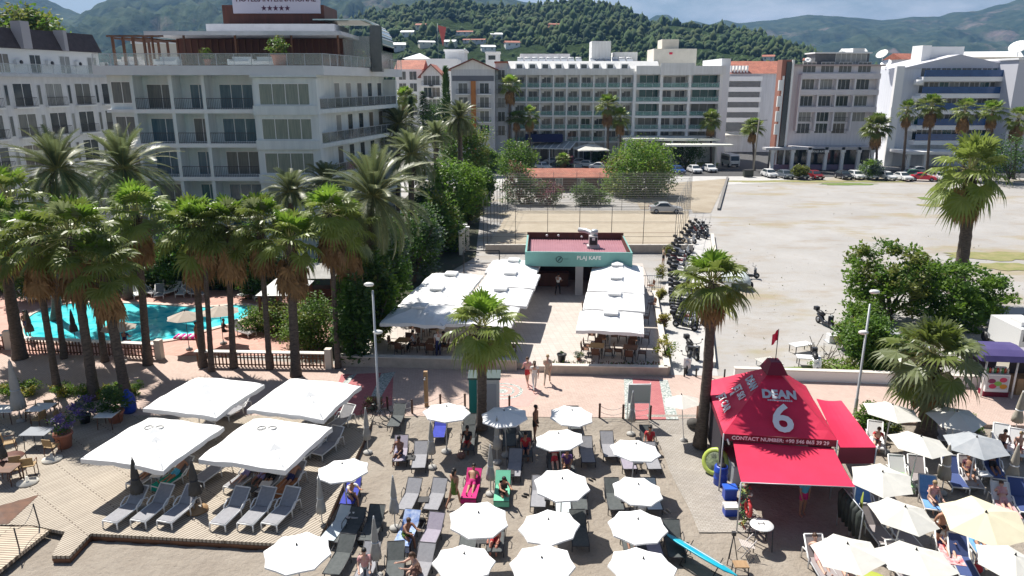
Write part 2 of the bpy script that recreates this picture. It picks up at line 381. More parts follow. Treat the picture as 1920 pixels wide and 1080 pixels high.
tri = [G(0, 963, .01), G(74, 928, .01), G(15, 983, .01), G(-40, 984, .01)]
m = MB(); T = [(p.x, p.y) for p in tri]
m.add([(*T[0], .35), (*T[1], .03), (*T[2], .03), (*T[3], .03), (*T[0], .03)], [(0, 3, 2, 1), (0, 1, 4), (0, 4, 3)])
tag(m.build('ramp', wood), 'small brown timber wedge ramp lying on the pale deck', 'ramp')

# cafe patio with its low walls, the alley, the parking road
PA = [(-10.3, 41.6), (1.3, 40.75), (1.3, 40.3), (9.05, 40.0), (11.3, 56.5), (12.2, 66), (-3.5, 66), (-7.5, 58)]
wsheet('patio', PA, .35, patioT, .34)
def lowwall(label, P, h, w=.3, m_=None, z=0., name='low_wall', cat='wall', capm=None):
    m = MB(); k = MB()
    for (a, b_) in zip(P[:-1], P[1:]):
        a = Vector(a[:2]); b_ = Vector(b_[:2]); d = (b_ - a).normalized(); nn = Vector((-d.y, d.x)) * w / 2
        q = [a - nn, b_ - nn, b_ + nn, a + nn]; m.prism([(p.x, p.y) for p in q], z, z + h)
        nn *= 1.25; a = a - d * .02; b_ = b_ + d * .02
        q = [a - nn, b_ - nn, b_ + nn, a + nn]; k.prism([(p.x, p.y) for p in q], z + h, z + h + .06)
    t = thing(name, label, cat); m.build('wall', m_ or concrete, t); k.build('coping', capm or mat('coping_stone', (.66, .62, .56), .8, (.56, .52, .46), 2.), t); return t
stonew = mat('stone_wall', (.5, .44, .38), .9, (.4, .35, .3), 2.5, .3)
lowwall('long beige stone wall in front of the shaded cafe tables beside the dark trees', [(-10.6, 41.35), (0.3, 40.6)], .62, .35, stonew)
lowwall('beige stone wall along the promenade in front of the cafe chairs and flower bed', [(2.0, 40.1), (9.1, 39.75), (11.4, 56)], .5, .3, stonew)
lowwall('white low wall between the dirt lot and the promenade behind the red tent', [(12.9, 39.3), (20, 38.7), (30, 37.7)], .62, .3, whiter)
lowwall('long low concrete wall running back along the alley beside the scooters', [(12.1, 41), (14.2, 50), (20.5, 72), (22.4, 80)], .3, .3, concrete)
lowwall('grey concrete wall at the far end of the dirt lot beside the street', [tuple(G(1347, 394).xy), tuple(G(1364, 334).xy)], .22, .3, mat('dark_concrete', (.2, .19, .18), .9), 0, 'low_wall', 'wall', mat('dark_concrete', (.2, .19, .18), .9))
wsheet('alley', [(9.35, 39.8), (12.1, 39.65), (14.0, 50), (20.3, 72), (22.2, 80), (19.0, 80), (12.6, 58), (11.7, 56)], .004, asphl)
wsheet('road', [(-70, 139), (41, 135), (200, 128), (200, 139), (70, 146), (62.5, 160), (110, 420), (100, 420), (49.5, 175), (46, 148), (-70, 152)], .008, asphalt)
wsheet('parking', [(-14, 115), (18, 118), (50, 127), (46, 148), (-70, 152), (-70, 139)], .004, asphl)
wsheet('pavement', [(62, 148), (200, 141), (200, 160), (64, 164)], .1, asphl, .1)
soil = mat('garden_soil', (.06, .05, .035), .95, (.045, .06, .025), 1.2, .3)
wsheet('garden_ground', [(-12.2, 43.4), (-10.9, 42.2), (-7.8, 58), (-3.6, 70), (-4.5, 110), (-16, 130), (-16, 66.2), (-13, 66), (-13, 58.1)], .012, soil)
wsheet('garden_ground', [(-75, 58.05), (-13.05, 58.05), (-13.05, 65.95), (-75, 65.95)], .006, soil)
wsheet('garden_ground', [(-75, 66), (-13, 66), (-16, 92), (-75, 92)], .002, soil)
wsheet('dirt_field', [(17.5, 98.2), (24.5, 98.2), (24.0, 95.6), (26.4, 95.6), tuple(G(1363, 335).xy), tuple(G(1235, 345).xy), (18, 104)], .006, mat('tan_dirt', (.3, .25, .185), .95, (.38, .33, .26), .25, .3))
wsheet('court', [(-2.7, 72.8), (18.4, 72.8), (23.8, 97.3), (-.4, 97.3)], .01, mat('court_sand', (.4, .34, .255), .95, (.46, .4, .31), .5, .1))
m = MB()                                # worn lines across the sand court
for y in (76.5, 82, 88):
    m.box(-1.5, y, .012, 19 + (y - 72) * .2, y + .25, .02)
setting(m.build('court_markings', mat('court_line', (.24, .17, .12), .9)))
lawn = mat('lawn_green', (.1, .17, .03), .9, (.16, .2, .05), 1.5, .4)
wsheet('lawn', [tuple(G(1240, 292).xy), tuple(G(1350, 300).xy), tuple(G(1345, 312).xy), tuple(G(1255, 309).xy)], .02, lawn, 0, 'structure')
def ragged(name, cx, cy, rx, ry, m_, z=.0, nn=26, seed=1):
    q = random.Random(seed); P = []
    for i in range(nn):
        a = 6.2832 * i / nn; k = .7 + .45 * q.random(); P.append((cx + rx * k * math.cos(a), cy + ry * k * math.sin(a)))
    return wsheet(name, P, z, m_)
drygrass = mat('dry_grass', (.3, .26, .13), .95, (.18, .2, .06), .9, .5)
for i, (px, py, rx, ry, mm) in enumerate([(1590, 345, 5, 1.6, lawn), (1480, 340, 14, 1.6, drygrass), (1735, 372, 1.0, 1.5, lawn), (1760, 385, 3, 1.5, drygrass), (1650, 340, 6, 1.4, drygrass), (1860, 480, 5, 2, drygrass), (1900, 500, 4, 1.6, drygrass), (1600, 690, 4.5, .7, lawn), (1340, 560, .5, 5, drygrass)]):
    p = G(px, py); ragged('grass_patch', p.x, p.y, rx, ry, mm, .004 + .001 * i, seed=i)

q = random.Random(31)                    # stones and weeds on the lot
m = MB(); w_ = MB()
for i in range(420):
    p = G(q.uniform(1370, 1990), 345 + 350 * q.random() ** .7); s = q.uniform(.02, .055)
    if p.y < 39.5: continue
    m.add([p + Vector((s * q.uniform(.6, 1.2) * math.cos(a), s * q.uniform(.6, 1.2) * math.sin(a), -.01)) for a in (0, 1.3, 2.5, 3.8, 5)] + [p + Vector((0, 0, s * .7))], [(0, 1, 5), (1, 2, 5), (2, 3, 5), (3, 4, 5), (4, 0, 5)], q.randrange(2))
    if i % 3 == 0 and noise.noise(p * .12) > .12:
        p = p + Vector((q.uniform(-1, 1), q.uniform(-1, 1), 0))
        for k in range(7): a = q.random() * 6.28; h = q.uniform(.05, .13); w_.add([p + Vector((.02, 0, -.02)), p + Vector((-.02, .02, -.02)), p + Vector((h * .8 * math.cos(a), h * .8 * math.sin(a), h))], [(0, 1, 2)], q.randrange(2))
o = setting(m.build('stones', [mat('stone_pale', (.42, .4, .37), .9), mat('stone_grey', (.33, .31, .29), .9)]), 'stuff'); o['label'] = 'small stones scattered over the dirt lot'
o = setting(w_.build('weeds', [lfs[3], mat('dry_weed', (.4, .34, .2), .9)]), 'stuff'); o['label'] = 'sparse dry weeds on the dirt lot'
# swimming pool
PX = [(45, 612), (62, 590), (110, 573), (180, 568), (290, 572), (380, 577), (440, 573), (472, 576), (468, 590), (440, 605), (400, 615), (335, 634), (280, 641), (200, 643), (100, 640), (52, 634)]
def smooth_closed(P, k=4):
    out = []; nn = len(P)
    for i in range(nn):
        p0, p1, p2, p3 = P[i - 1], P[i], P[(i + 1) % nn], P[(i + 2) % nn]
        for t in range(k):
            u = t / k; out.append(.5 * ((2 * p1) + (p2 - p0) * u + (2 * p0 - 5 * p1 + 4 * p2 - p3) * u * u + (3 * p1 - p0 - 3 * p2 + p3) * u ** 3))
    return out
PP = smooth_closed([G(x, y, 0) for x, y in PX])
water = bpy.data.materials.new('pool_water'); water.use_nodes = True
n = water.node_tree.nodes; L = water.node_tree.links; b = n["Principled BSDF"]; b.inputs['Roughness'].default_value = .06
tc = n.new("ShaderNodeTexCoord")
vo = n.new("ShaderNodeTexVoronoi"); vo.feature = 'SMOOTH_F1'; vo.inputs['Scale'].default_value = 1.6
nzc = n.new("ShaderNodeTexNoise"); nzc.inputs['Scale'].default_value = 1.2; nzc.inputs['Detail'].default_value = 3
L.new(tc.outputs['Object'], nzc.inputs['Vector'])
va = n.new("ShaderNodeVectorMath"); va.operation = 'MULTIPLY_ADD'; va.inputs[1].default_value = (.9, .9, .9); L.new(nzc.outputs['Color'], va.inputs[0]); L.new(tc.outputs['Object'], va.inputs[2]); L.new(va.outputs[0], vo.inputs['Vector'])
L.new(ramp_(vo.outputs['Distance'], .12, .6, (.01, .5, .62), (.16, .78, .8)), b.inputs['Base Color'])  # ripple caustics painted in as paler lines of the water colour
bp = n.new("ShaderNodeBump"); bp.inputs['Strength'].default_value = .25; L.new(vo.outputs['Distance'], bp.inputs['Height']); L.new(bp.outputs[0], b.inputs['Normal'])
sheet('pool_water', [tuple(p) for p in PP], .004, water, 0, True)
cen = sum(PP, Vector()) / len(PP)
m = MB(); k = len(PP); V = []
for i, p in enumerate(PP):
    d = (PP[(i + 1) % k] - PP[i - 1]).normalized(); o_ = Vector((d.y, -d.x, 0))
    if (p + o_ - cen).length < (p - cen).length: o_ = -o_
    q = p + o_ * .4; V += [(p.x, p.y, .07), (q.x, q.y, .07), (p.x, p.y, -.05), (q.x, q.y, -.05)]
F = []
for i in range(k):
    a, c = 4 * i, 4 * ((i + 1) % k)
    F += [(a, a + 1, c + 1, c), (a + 2, a, c, c + 2), (a + 1, a + 3, c + 3, c + 1)]
m.add(V, F); setting(m.build('pool_edge', mat('pool_coping', (.62, .5, .43), .7, (.55, .43, .36), 3.)))

# ---------------------------------------------------------------- hills
def ridge(name, pts, dist, near, mat_, rows=26, cols=200, amp=.06, seed=0, back=1.5):
    xs = [p[0] for p in pts]
    def prof(px):
        for (a, b_) in zip(pts[:-1], pts[1:]):
            if a[0] <= px <= b_[0]:
                t = (px - a[0]) / (b_[0] - a[0]); t = t * t * (3 - 2 * t) * .5 + t * .5; return a[1] + (b_[1] - a[1]) * t
        return pts[-1][1]
    m = MB(); V = []
    for i in range(cols + 1):
        px = xs[0] + (xs[-1] - xs[0]) * i / cols; top = D(px, prof(px), dist)
        for j in range(rows + 4):
            t = j / (rows - 1)
            if j < rows: y = near + (dist - near) * t; h = top.z * (t ** 1.25)
            else: y = dist + (j - rows + 1) * (dist - near) * .2; h = top.z * (1 - .22 * (j - rows + 1))
            x = top.x * (.45 + .55 * y / dist) if y < dist else top.x * y / dist
            q = Vector((x / dist * 7 + seed, y / dist * 7, seed))
            h += ((noise.ridged_multi_fractal(q * 1.6, .9, 2.1, 6, 1., 2.) - 1.3) * amp * .75 + noise.fractal(q, 1, 2, 6) * amp * .5 + noise.fractal(q * 5, .9, 2, 4) * amp * .25) * top.z * (math.sin(min(t, 1) * math.pi) * .9 + .13)
            V.append((x, y, max(h, -2) if j else -3))
    r = rows + 4
    m.add(V, [(i * r + j, (i + 1) * r + j, (i + 1) * r + j + 1, i * r + j + 1) for i in range(cols) for j in range(r - 1)], 0, True)
    setting(m.build(name, mat_)); return V, r
def hillmat(name, c1, c2, c3, s1, s2, rocky):
    global n, L, tc
    mm = bpy.data.materials.new(name); mm.use_nodes = True; n = mm.node_tree.nodes; L = mm.node_tree.links; b = n["Principled BSDF"]; b.inputs['Roughness'].default_value = 1; b.inputs['Specular IOR Level'].default_value = .1
    tc = n.new("ShaderNodeTexCoord"); base = ramp_(nz_(s1, 8), .35, .65, c1, c2)
    base = mix_(ramp_(nz_(s2, 6), .6 - rocky, .72 - rocky, (0, 0, 0), (.8, .8, .8)), base, c3); L.new(base, b.inputs['Base Color'])
    bp = n.new("ShaderNodeBump"); bp.inputs['Strength'].default_value = 1; bp.inputs['Distance'].default_value = 14; L.new(nz_(s1, 8), bp.inputs['Height']); L.new(bp.outputs[0], b.inputs['Normal'])
    return mm
ridge('far_mountains', [(-200, -60), (-20, -20), (70, -14), (100, 4), (125, 17), (152, 26), (175, 21), (210, 3), (250, -18), (320, -40), (520, -70), (700, -55), (850, -35), (930, -12), (985, 3), (1040, 10), (1100, 20)], 2700, 1000,
      hillmat('far_forest', (.022, .045, .026), (.065, .09, .05), (.19, .15, .125), .02, .007, .03), 60, 420, .2, 3)
ridge('far_mountains', [(1000, 60), (1150, 52), (1210, 40), (1232, 27), (1252, 26), (1275, 42), (1300, 37), (1330, 44), (1360, 35), (1385, 43), (1440, 39), (1480, 34), (1517, 27), (1570, 29), (1650, 37), (1712, 31), (1760, 32), (1790, 23), (1830, 20), (1880, 6), (1920, -6), (2100, -30)], 3600, 1400,
      hillmat('distant_forest', (.025, .048, .03), (.07, .092, .055), (.2, .16, .15), .018, .005, .03), 60, 420, .17, 9)
hm = hillmat('near_forest', (.022, .045, .012), (.05, .085, .02), (.1, .09, .05), .09, .02, -.05)
HV, HR = ridge('wooded_hill', [(520, 60), (640, 40), (720, 22), (780, 10), (850, 2), (910, 12), (960, 18), (1000, 12), (1040, 5), (1087, 2), (1125, 6), (1160, 18), (1200, 37), (1250, 46), (1290, 49), (1350, 54), (1400, 62), (1450, 78), (1500, 98), (1570, 122), (1640, 140)], 1000, 330, hm, 34, 240, .09, 5)
HS = [(1520, 120, 340, 16, 7, 'red tiled house between trees behind the pink grey block'), (1440, 112, 300, 12, 6, 'house with red roof rising behind the dark-banded block'), (765, 66, 480, 14, 6, 'low grey house in the trees right of the glass pavilion'), (800, 84, 400, 16, 5, 'pale flat-roofed house among trees above the white blocks'), (872, 64, 520, 34, 5, 'long pale building with red roof high among the trees'), (890, 78, 470, 24, 4, 'white terraced house below the long red-roofed building'), (1040, 50, 660, 14, 5, 'orange villa with a white curved terrace on the wooded slope'), (845, 105, 330, 8, 5, 'dark grey house behind the flat white block'), (1700, 102, 280, 14, 8, 'pale house behind the satellite dishes'), (1860, 98, 300, 22, 8, 'brownish house with arch on the roofs behind the blue hotel'), (1600, 92, 420, 14, 6, 'tiny white house above the dark roof hut'), (748, 92, 380, 13, 7, 'white house just above the hotel wing end'), (790, 52, 500, 12, 6, 'pale house high among trees above the low grey house'), (915, 94, 400, 14, 6, 'white house between the small roof-top building and the hill'), (930, 70, 480, 13, 6, 'pale terraced house on the slope above the white hotel left end'), (845, 84, 440, 12, 6, 'white house on the slope left of the long pale building'), (960, 86, 430, 15, 6, 'whitish house low on the slope behind the white hotel')]
from mathutils.bvhtree import BVHTree
HB = BVHTree.FromPolygons(HV, [(i * HR + j, (i + 1) * HR + j, (i + 1) * HR + j + 1, i * HR + j + 1) for i in range(len(HV) // HR - 1) for j in range(HR - 1)])
HIT = [HB.ray_cast(Vector((0, 0, CAM_H)), ray(e[0], e[1] + 3).normalized())[0] for e in HS]
# tree crowns over the near hill, read as one mass
ico = bmesh.new(); bmesh.ops.create_icosphere(ico, subdivisions=1, radius=1); IV = [v.co.copy() for v in ico.verts]; IF = [tuple(v.index for v in f.verts) for f in ico.faces]; ico.free()
m = MB(); q = random.Random(3); cnt = 0
cells = [(i, j) for i in range(240) for j in range(1, 33)]
while cnt < 10000:
    i, j = q.choice(cells); a = Vector(HV[i * HR + j]); c_ = Vector(HV[(i + 1) * HR + j]); e = Vector(HV[i * HR + j + 1])
    u, w = q.random(), q.random(); p = a + (c_ - a) * u + (e - a) * w
    if any(hp and abs(p.x - hp.x) < 12 and -34 < p.y - hp.y < 5 and q.random() < .93 for hp in HIT): cnt += .2; continue
    if noise.noise(p * .012) > .32 or (noise.noise(p * .03 + Vector((9, 0, 0))) > .4): cnt += .25; continue
    s_ = q.choice((q.uniform(1.0, 2.1), q.uniform(1.2, 2.6), q.uniform(2., 3.9))) * (1 + .4 * (p.y > 700)); tall = q.choice((q.uniform(.7, 1.1), q.uniform(1.2, 2.1))); r3 = q.random() * 6
    V = [p + Vector((v.x * s_ * (1 - .45 * max(0, v.z) * (tall > 1.15)), v.y * s_ * (1 - .45 * max(0, v.z) * (tall > 1.15)), v.z * s_ * tall + s_ * .5)) * (1 + .5 * noise.noise(v * 1.7 + Vector((cnt, r3, 0)))) for v in IV]
    m.add(V, IF, int(2.999 * min(.999, max(0, .5 + .9 * noise.noise(p * .02) + q.uniform(-.3, .3)))), True); cnt += 1
o = m.build('hillside_forest', [mat('hill_leaf_deep', (.018, .04, .012), 1, (.03, .06, .016), .5, .6), mat('hill_leaf', (.032, .066, .016), 1, (.052, .092, .022), .5, .6), mat('hill_leaf_olive', (.06, .085, .022), 1, (.045, .07, .02), .5, .6)])
setting(o, 'stuff'); o['label'] = 'dense green pine wood covering the hill behind the hotels'
# ---------------------------------------------------------------- buildings
WIN = {}
def window(root, x, y, z, w, h, nm=2, glass=None, fr=None, axis=0, ft=.06):
    """a window part (frame) with its pane as a sub-part; x, z is the middle of its foot, y the face it sits on (looking along -y)"""
    glass = glass or glassd
    if glass is glassd: glass = rnd.choice((glassd, glassd, glassd, glassc, curtw, curtb))
    fr = fr or whiter; key = (round(w, 2), round(h, 2), nm, glass.name, fr.name)
    if key not in WIN:
        m = MB(); p = MB()
        m.box(-w / 2, -.05, 0, w / 2, .0, ft); m.box(-w / 2, -.05, h - ft, w / 2, .0, h)
        for i in range(nm + 1):
            x0 = -w / 2 + (w - ft) * i / nm; m.box(x0, -.05, ft, x0 + ft, .0, h - ft)
        p.box(-w / 2 + .01, -.025, .01, w / 2 - .01, -.003, h - .01)
        WIN[key] = (m.mesh('window', fr), p.mesh('pane', glass))
    a, b_ = WIN[key]; o = put(a, 'window', root, (x, y, z), axis); put(b_, 'pane', o); return o
RAIL = {}
def railing(root, x0, x1, y, z, h=1.0, kind='bars', glass=None, side=0.):
    """balcony railing from x0 to x1 along the face y; side adds returns running back to the wall"""
    w = x1 - x0; key = (round(w, 2), h, kind, glass.name if glass else '', side)
    if key not in RAIL:
        m = MB()
        if kind == 'bars':
            m.box(-w / 2, -.02, h - .05, w / 2, .02, h); m.box(-w / 2, -.015, .08, w / 2, .015, .11)
            k = max(2, int(w / .16))
            for i in range(k + 1):
                x = -w / 2 + w * i / k; m.box(x - .011, -.011, 0, x + .011, .011, h - .05)
            RAIL[key] = [m.mesh('railing', dark if glass is None else glass)]
        else:
            m.box(-w / 2, -.03, h - .05, w / 2, .03, h)
            k = max(1, round(w / 1.6))
            for i in range(k + 1):
                x = -w / 2 + w * i / k; m.box(x - .025, -.025, 0, x + .025, .025, h - .05)
            p = MB(); p.box(-w / 2 + .03, -.008, .06, w / 2 - .03, .008, h - .06)
            RAIL[key] = [m.mesh('railing', galv), p.mesh('railing_glass', glass or frost)]
    ms = RAIL[key]; o = put(ms[0], 'railing', root, ((x0 + x1) / 2, y, z))
    if len(ms) > 1: put(ms[1], 'railing_glass', o)
    return o
def wallmass(root, name, boxes, m_):
    m = MB()
    for bx in boxes: m.box(*bx)
    return m.build(name, m_, root)
def heading(A, B): return math.atan2(B[1] - A[1], B[0] - A[0])
pal = [glassd, glassd, glassc, glassd]

# --- the big pale hotel on the left, its front and its receding right wing
A, B = (-37.4, 70.0), (-17.9, 70.0); Wd = 19.5
HZ = [1.6, 4.75, 7.9, 11.05, 14.2]; TOP = 17.35
T = thing('hotel', 'big pale grey hotel with roof terrace, balconies and a sign on its roof', 'hotel', (A[0], A[1], 0))
hotelw = mat('hotel_plaster', (.78, .83, .83), .8, (.66, .71, .72), 1.3, stretch=(1.5, 1.5, .12))
X = lambda px: (px - 960) * 68.2 / FPX - A[0]
bays = [(X(257), X(325)), (X(329), X(385)), (X(389), X(478))]
wallmass(T, 'wall', [(0, 1.8, 0, Wd - .3, 17.0, TOP), (X(205), .5, 0, X(253), 1.81, TOP - .02)], hotelw)
slabs = MB(); 
for z in HZ:
    slabs = MB(); slabs.box(X(253), -.12, z - .38, X(482), 1.81, z)
    slabs.box(X(205) - .2, .1, z - .32, X(253), 1.83, z - .02)
    slabs.build('balcony_slab', mat('slab_white', (.84, .86, .87), .8, (.76, .78, .79), .9), T)
piers = MB()
for px in (255, 327, 387, 481): piers.box(X(px) - .16, -.05, 0, X(px) + .16, 1.8, TOP)
piers.build('pier', hotelw, T)
bayw = MB()
x0, x1 = X(483), X(602)
bayw.box(x0 + .05, -.6, 0, x1, 1.79, TOP - .3)
for z in HZ: bayw.box(x0 - .05, -.9, z - .5, x1 + .03, -.59, z + .35)
bayw.box(x0 - .1, -1.0, TOP - .28, x1 + .06, 1.79, TOP - .1)
bayw.build('bay', hotelw, T)
for zi, z in enumerate(HZ):
    for bi, (a, b_) in enumerate(bays):
        w = min(3.3, (b_ - a) * (.62 if bi == 1 else .84)); cx = (a + b_) / 2 + (.35 if bi == 1 else .1)
        window(T, cx, 1.8, z + .01, w, 2.25, 3 if bi == 2 else 2, (glassc if (zi + bi) % 3 == 1 else mat('bluish_glass', (.05, .12, .17), .12, (.13, .21, .25), 1.2, stretch=(4, 4, .3), spec=.8)))
        railing(T, a + .1, b_ - .1, -.04, z, 1.0, 'bars')
    window(T, (x0 + x1) / 2, -.6, z + .38, (x1 - x0) * .82, 1.95, 4, mat('green_curtain_glass', (.3, .33, .27), .25, (.16, .2, .18), 2.2, stretch=(7, 7, .25), spec=.7))
    window(T, (X(205) + X(253)) / 2 + .1, .5, z + .5, 2.0, 2.0, 2, glassc)
# right wing
WA, WB = Vector((-17.95, 69.4)), Vector((-13.6, 88.5)); wl = (WB - WA).length; wr = heading(WA, WB)
Tm = Matrix.Translation((WA.x - A[0], WA.y - A[1], 0)) @ Matrix.Rotation(wr, 4, 'Z')
wing = put(None, 'wing', T, (WA.x - A[0], WA.y - A[1], 0), wr)
def winglevel(o): o.parent = T; o.matrix_local = Tm @ Matrix.Translation(o.location) @ Matrix.Rotation(o.rotation_euler.z, 4, 'Z'); return o
bpy.data.objects.remove(wing)
m = MB(); m.box(0, 1.5, 0, wl, 5, TOP); winglevel(m.build('wall', hotelw))
for z in HZ: m = MB(); m.box(-.15, -.1, z - .4, wl + .1, 1.52, z); winglevel(m.build('balcony_slab', hotelw))
for xa, xb in ((-.2, .25), (wl - .3, wl + .05)): m = MB(); m.box(xa, -.05, 0, xb, 1.49, TOP - .4); winglevel(m.build('corner_pier', hotelw))
for z in HZ:
    for i in range(7):
        o = window(T, 0, 0, 0, 1.25, 2.4, 1, glassd); o.location = (1.6 + i * (wl - 2.6) / 6.2, 1.5, z + .01); winglevel(o)
    o = railing(T, 0, wl - .6, 0, 0, 1.0, 'glass', mat('smoked_glass', (.1, .12, .13), .1, alpha=.55, spec=.7)); o.location = (wl / 2, -.02, z); winglevel(o)
m = MB()                                # flat roof slab with a deep pale edge
zt = TOP; c3 = Tm @ Vector((wl + .5, -.6, 0)); c4 = Tm @ Vector((wl + .5, 9.3, 0)); c2 = Vector((Wd + .75, -1.0, 0))
m.prism([(-.9, -.7), (c2.x, c2.y), (c3.x, c3.y), (c4.x, c4.y), (Wd - 4, 17.5), (-.9, 17.5)], zt - .1, zt + .75); m.build('roof', mat('roof_edge', (.74, .76, .78), .8, (.66, .68, .7), .6), T)
RT = zt + .75
for (p, q_) in (((-.8, -.6), (c2.x - .05, -.9)), ((c2.x - .05, -.9), (c3.x - .05, c3.y))):
    o = railing(T, 0, (Vector(q_) - Vector(p)).length, 0, 0, 1.05, 'glass', clearg); o.location = ((p[0] + q_[0]) / 2, (p[1] + q_[1]) / 2, RT); o.rotation_euler.z = heading(p, q_)
# roof bar under a flat canopy: pergola, brown timber walls, upper block and sign
X6 = lambda px, Y=75: (px - 960) * (Y * .963 - (19 - 16.5) * .27) / FPX - A[0]
m = MB(); m.box(X6(335, 77), 7, RT, X6(650, 77), 14, RT + 2.75); m.build('bar_wall', redwood, T)
m = MB()
for i in range(26):
    x = X6(335, 77) + i * (X6(650, 77) - X6(335, 77)) / 25; m.box(x, 6.9, RT, x + .12, 7.0, RT + 2.7)
m.build('timber_slats', wood, T)
m = MB(); m.box(X6(292, 74), 2.2, RT + 2.8, X6(650, 74), 15, RT + 3.15); m.box(X6(400, 80), 9, RT + 3.15, X6(635, 80), 16, RT + 4.3); m.build('bar_roof', mat('roof_band', (.66, .67, .7), .7, (.56, .57, .6), .8), T)
for px in (300, 358, 452, 555, 640): m = MB(); m.box(X6(px, 74), 2.6, RT, X6(px, 74) + .16, 2.76, RT + 2.8); m.build('bar_post', wood, T)
m = MB()
for px in (233, 252, 270, 290): 
    m.box(X6(px, 73), 1.0, RT, X6(px, 73) + .2, 1.2, RT + 2.55); m.box(X6(px, 73), 8.0, RT, X6(px, 73) + .2, 8.2, RT + 2.55); m.box(X6(px, 73), 1.21, RT + 2.4, X6(px, 73) + .18, 7.99, RT + 2.55)
m.box(X6(228, 73), .7, RT + 2.55, X6(330, 73), .9, RT + 2.7); m.box(X6(228, 73), 8.0, RT + 2.55, X6(330, 73), 8.2, RT + 2.7); m.build('pergola', wood, T)
m = MB(); m.box(X6(439, 84), 12, RT + 4.3, X6(622, 84), 18, RT + 6.4); m.build('upper_block', redwood, T)
SG = 11.7; zs0, zs1 = zy(25, A[1] + SG), zy(25, A[1] + SG) + 2.5
XS = lambda px: (px - 960) * ((A[1] + SG) * .963 - 7 * .27) / FPX - A[0]
m = MB(); m.box(XS(438), SG, zs0, XS(601), SG + .4, zs1); sg = m.build('roof_sign', mat('sign_lilac', (.55, .53, .62), .6), T)
tx = text_mesh("HOTELS INTERNATIONAL", .72, mat('sign_maroon', (.07, .015, .05), .6), .02, .006); o = put(tx, 'lettering', sg, ((XS(438) + XS(601)) / 2, SG - .03, zy(1, A[1] + SG) + .12)); o.rotation_euler = (R(90), 0, 0)
wtx = o.dimensions.x; 
m = MB()
for i in range(5):
    cx = XS(518 + (i - 2) * 11); cz = zy(15.5, A[1] + SG); P = []
    for k in range(10):
        r_ = .3 if k % 2 == 0 else .125; a = math.pi / 2 + k * math.pi / 5; P.append((cx + r_ * math.cos(a), SG - .035, cz + r_ * math.sin(a)))
    m.add(P + [(p[0], SG - .005, p[2]) for p in P], [tuple(range(10))] + [(k, k + 10, (k + 1) % 10 + 10, (k + 1) % 10) for k in range(10)])
m.build('sign_stars', mat('sign_maroon', (0, 0, 0)), sg)
# glass-roofed pavilion with a rounded end
XP = lambda px: (px - 960) * (84 * .963 - 5 * .27) / FPX - A[0]
px0, px1 = XP(604), XP(727); m = MB(); prof = [(px0, RT + 4.9)]
for i in range(8):
    a = math.pi / 2 * i / 7; prof.append((px1 - 2.3 + 2.3 * math.sin(a), RT + 2.4 + 2.5 * math.cos(a)))
prof.append((px1, RT + 1.9)); prof2 = [(p[0] - .0, p[1] - .12) for p in prof]
m.profile(prof + prof2[::-1], 10.5, 18, 0); m.build('glass_roof', mat('pavilion_glass', (.45, .6, .58), .15, (.38, .5, .5), .5, spec=.8), T)
m = MB(); m.box(px0 + .1, 10.7, RT, px1 - .1, 17.8, RT + 3.2); m.build('pavilion_wall', glassd, T)
m = MB()
for i in range(1, 8):
    a = math.pi / 2 * i / 7; x = px1 - 2.3 + 2.33 * math.sin(a); z = RT + 2.4 + 2.53 * math.cos(a); m.cbox((x, 10.45, z), (.08, .08, .08)); m.tube((x, 10.46, z), (x, 17.9, z), .04)
m.build('glazing_bar', whiter, T)
m = MB(); m.box(X6(655, 78), 5.5, RT, X6(708, 80), 6.0, RT + 2.9); m.build('glass_screen', clearg, T)
m = MB(); m.box(XP(708), 9.5, RT - .4, XP(727), 10.4, RT + 4.2); m.build('lift_tower', glassd, T)
def pot_plant(label, loc, r, h, rx, leaf, seed, potm=None, group=None, name='potted_plant'):
    t = thing(name, label, 'plant', loc, 0, group); m = MB()
    m.lathe([(r * .72, 0), (r * .95, h * .85), (r * 1.08, h * .86), (r * 1.08, h), (r * .9, h), (r * .88, h * .9)], 14); m.build('pot', potm or terra, t)
    leafball('foliage', t, (0, 0, h + rx * .75), (rx, rx, rx * .85), 26, 26, rx * .26, leaf, seed); return t
def leafball(name, parent, c, rad, ncl, nl, size, leaf, seed, spread=.34):
    q = random.Random(seed); m = MB(); mats = [lfs[i] for i in leaf]
    for k in range(ncl):
        while True:
            d = Vector((q.uniform(-1, 1), q.uniform(-1, 1), q.uniform(-1, 1)))
            if .25 < d.length < 1: break
        d = d * (1 + .25 * noise.noise(d * 2.3 + Vector((seed, 0, 0)))); cc = Vector((c[0] + d.x * rad[0], c[1] + d.y * rad[1], c[2] + d.z * rad[2])); mi = q.randrange(len(mats))
        for _ in range(nl):
            g = Vector((q.gauss(0, 1), q.gauss(0, 1), q.gauss(0, .8))) * spread * .55; p = cc + Vector((g.x * rad[0], g.y * rad[1], g.z * rad[2]))
            ax = Vector((q.gauss(0, 1), q.gauss(0, 1), q.gauss(.15, .6))).normalized(); sd = ax.cross(Vector((q.gauss(0, .6), q.gauss(0, .6), 1))).normalized(); s_ = size * q.uniform(.6, 1.25)
            tip = p + ax * s_; mid = p + ax * s_ * .5; up = ax.cross(sd) * s_ * .08
            m.add([p, mid + sd * s_ * .3 + up, tip - up, mid - sd * s_ * .3 + up], [(0, 1, 2), (0, 2, 3)], mi)
    return m.build(name, mats, parent)
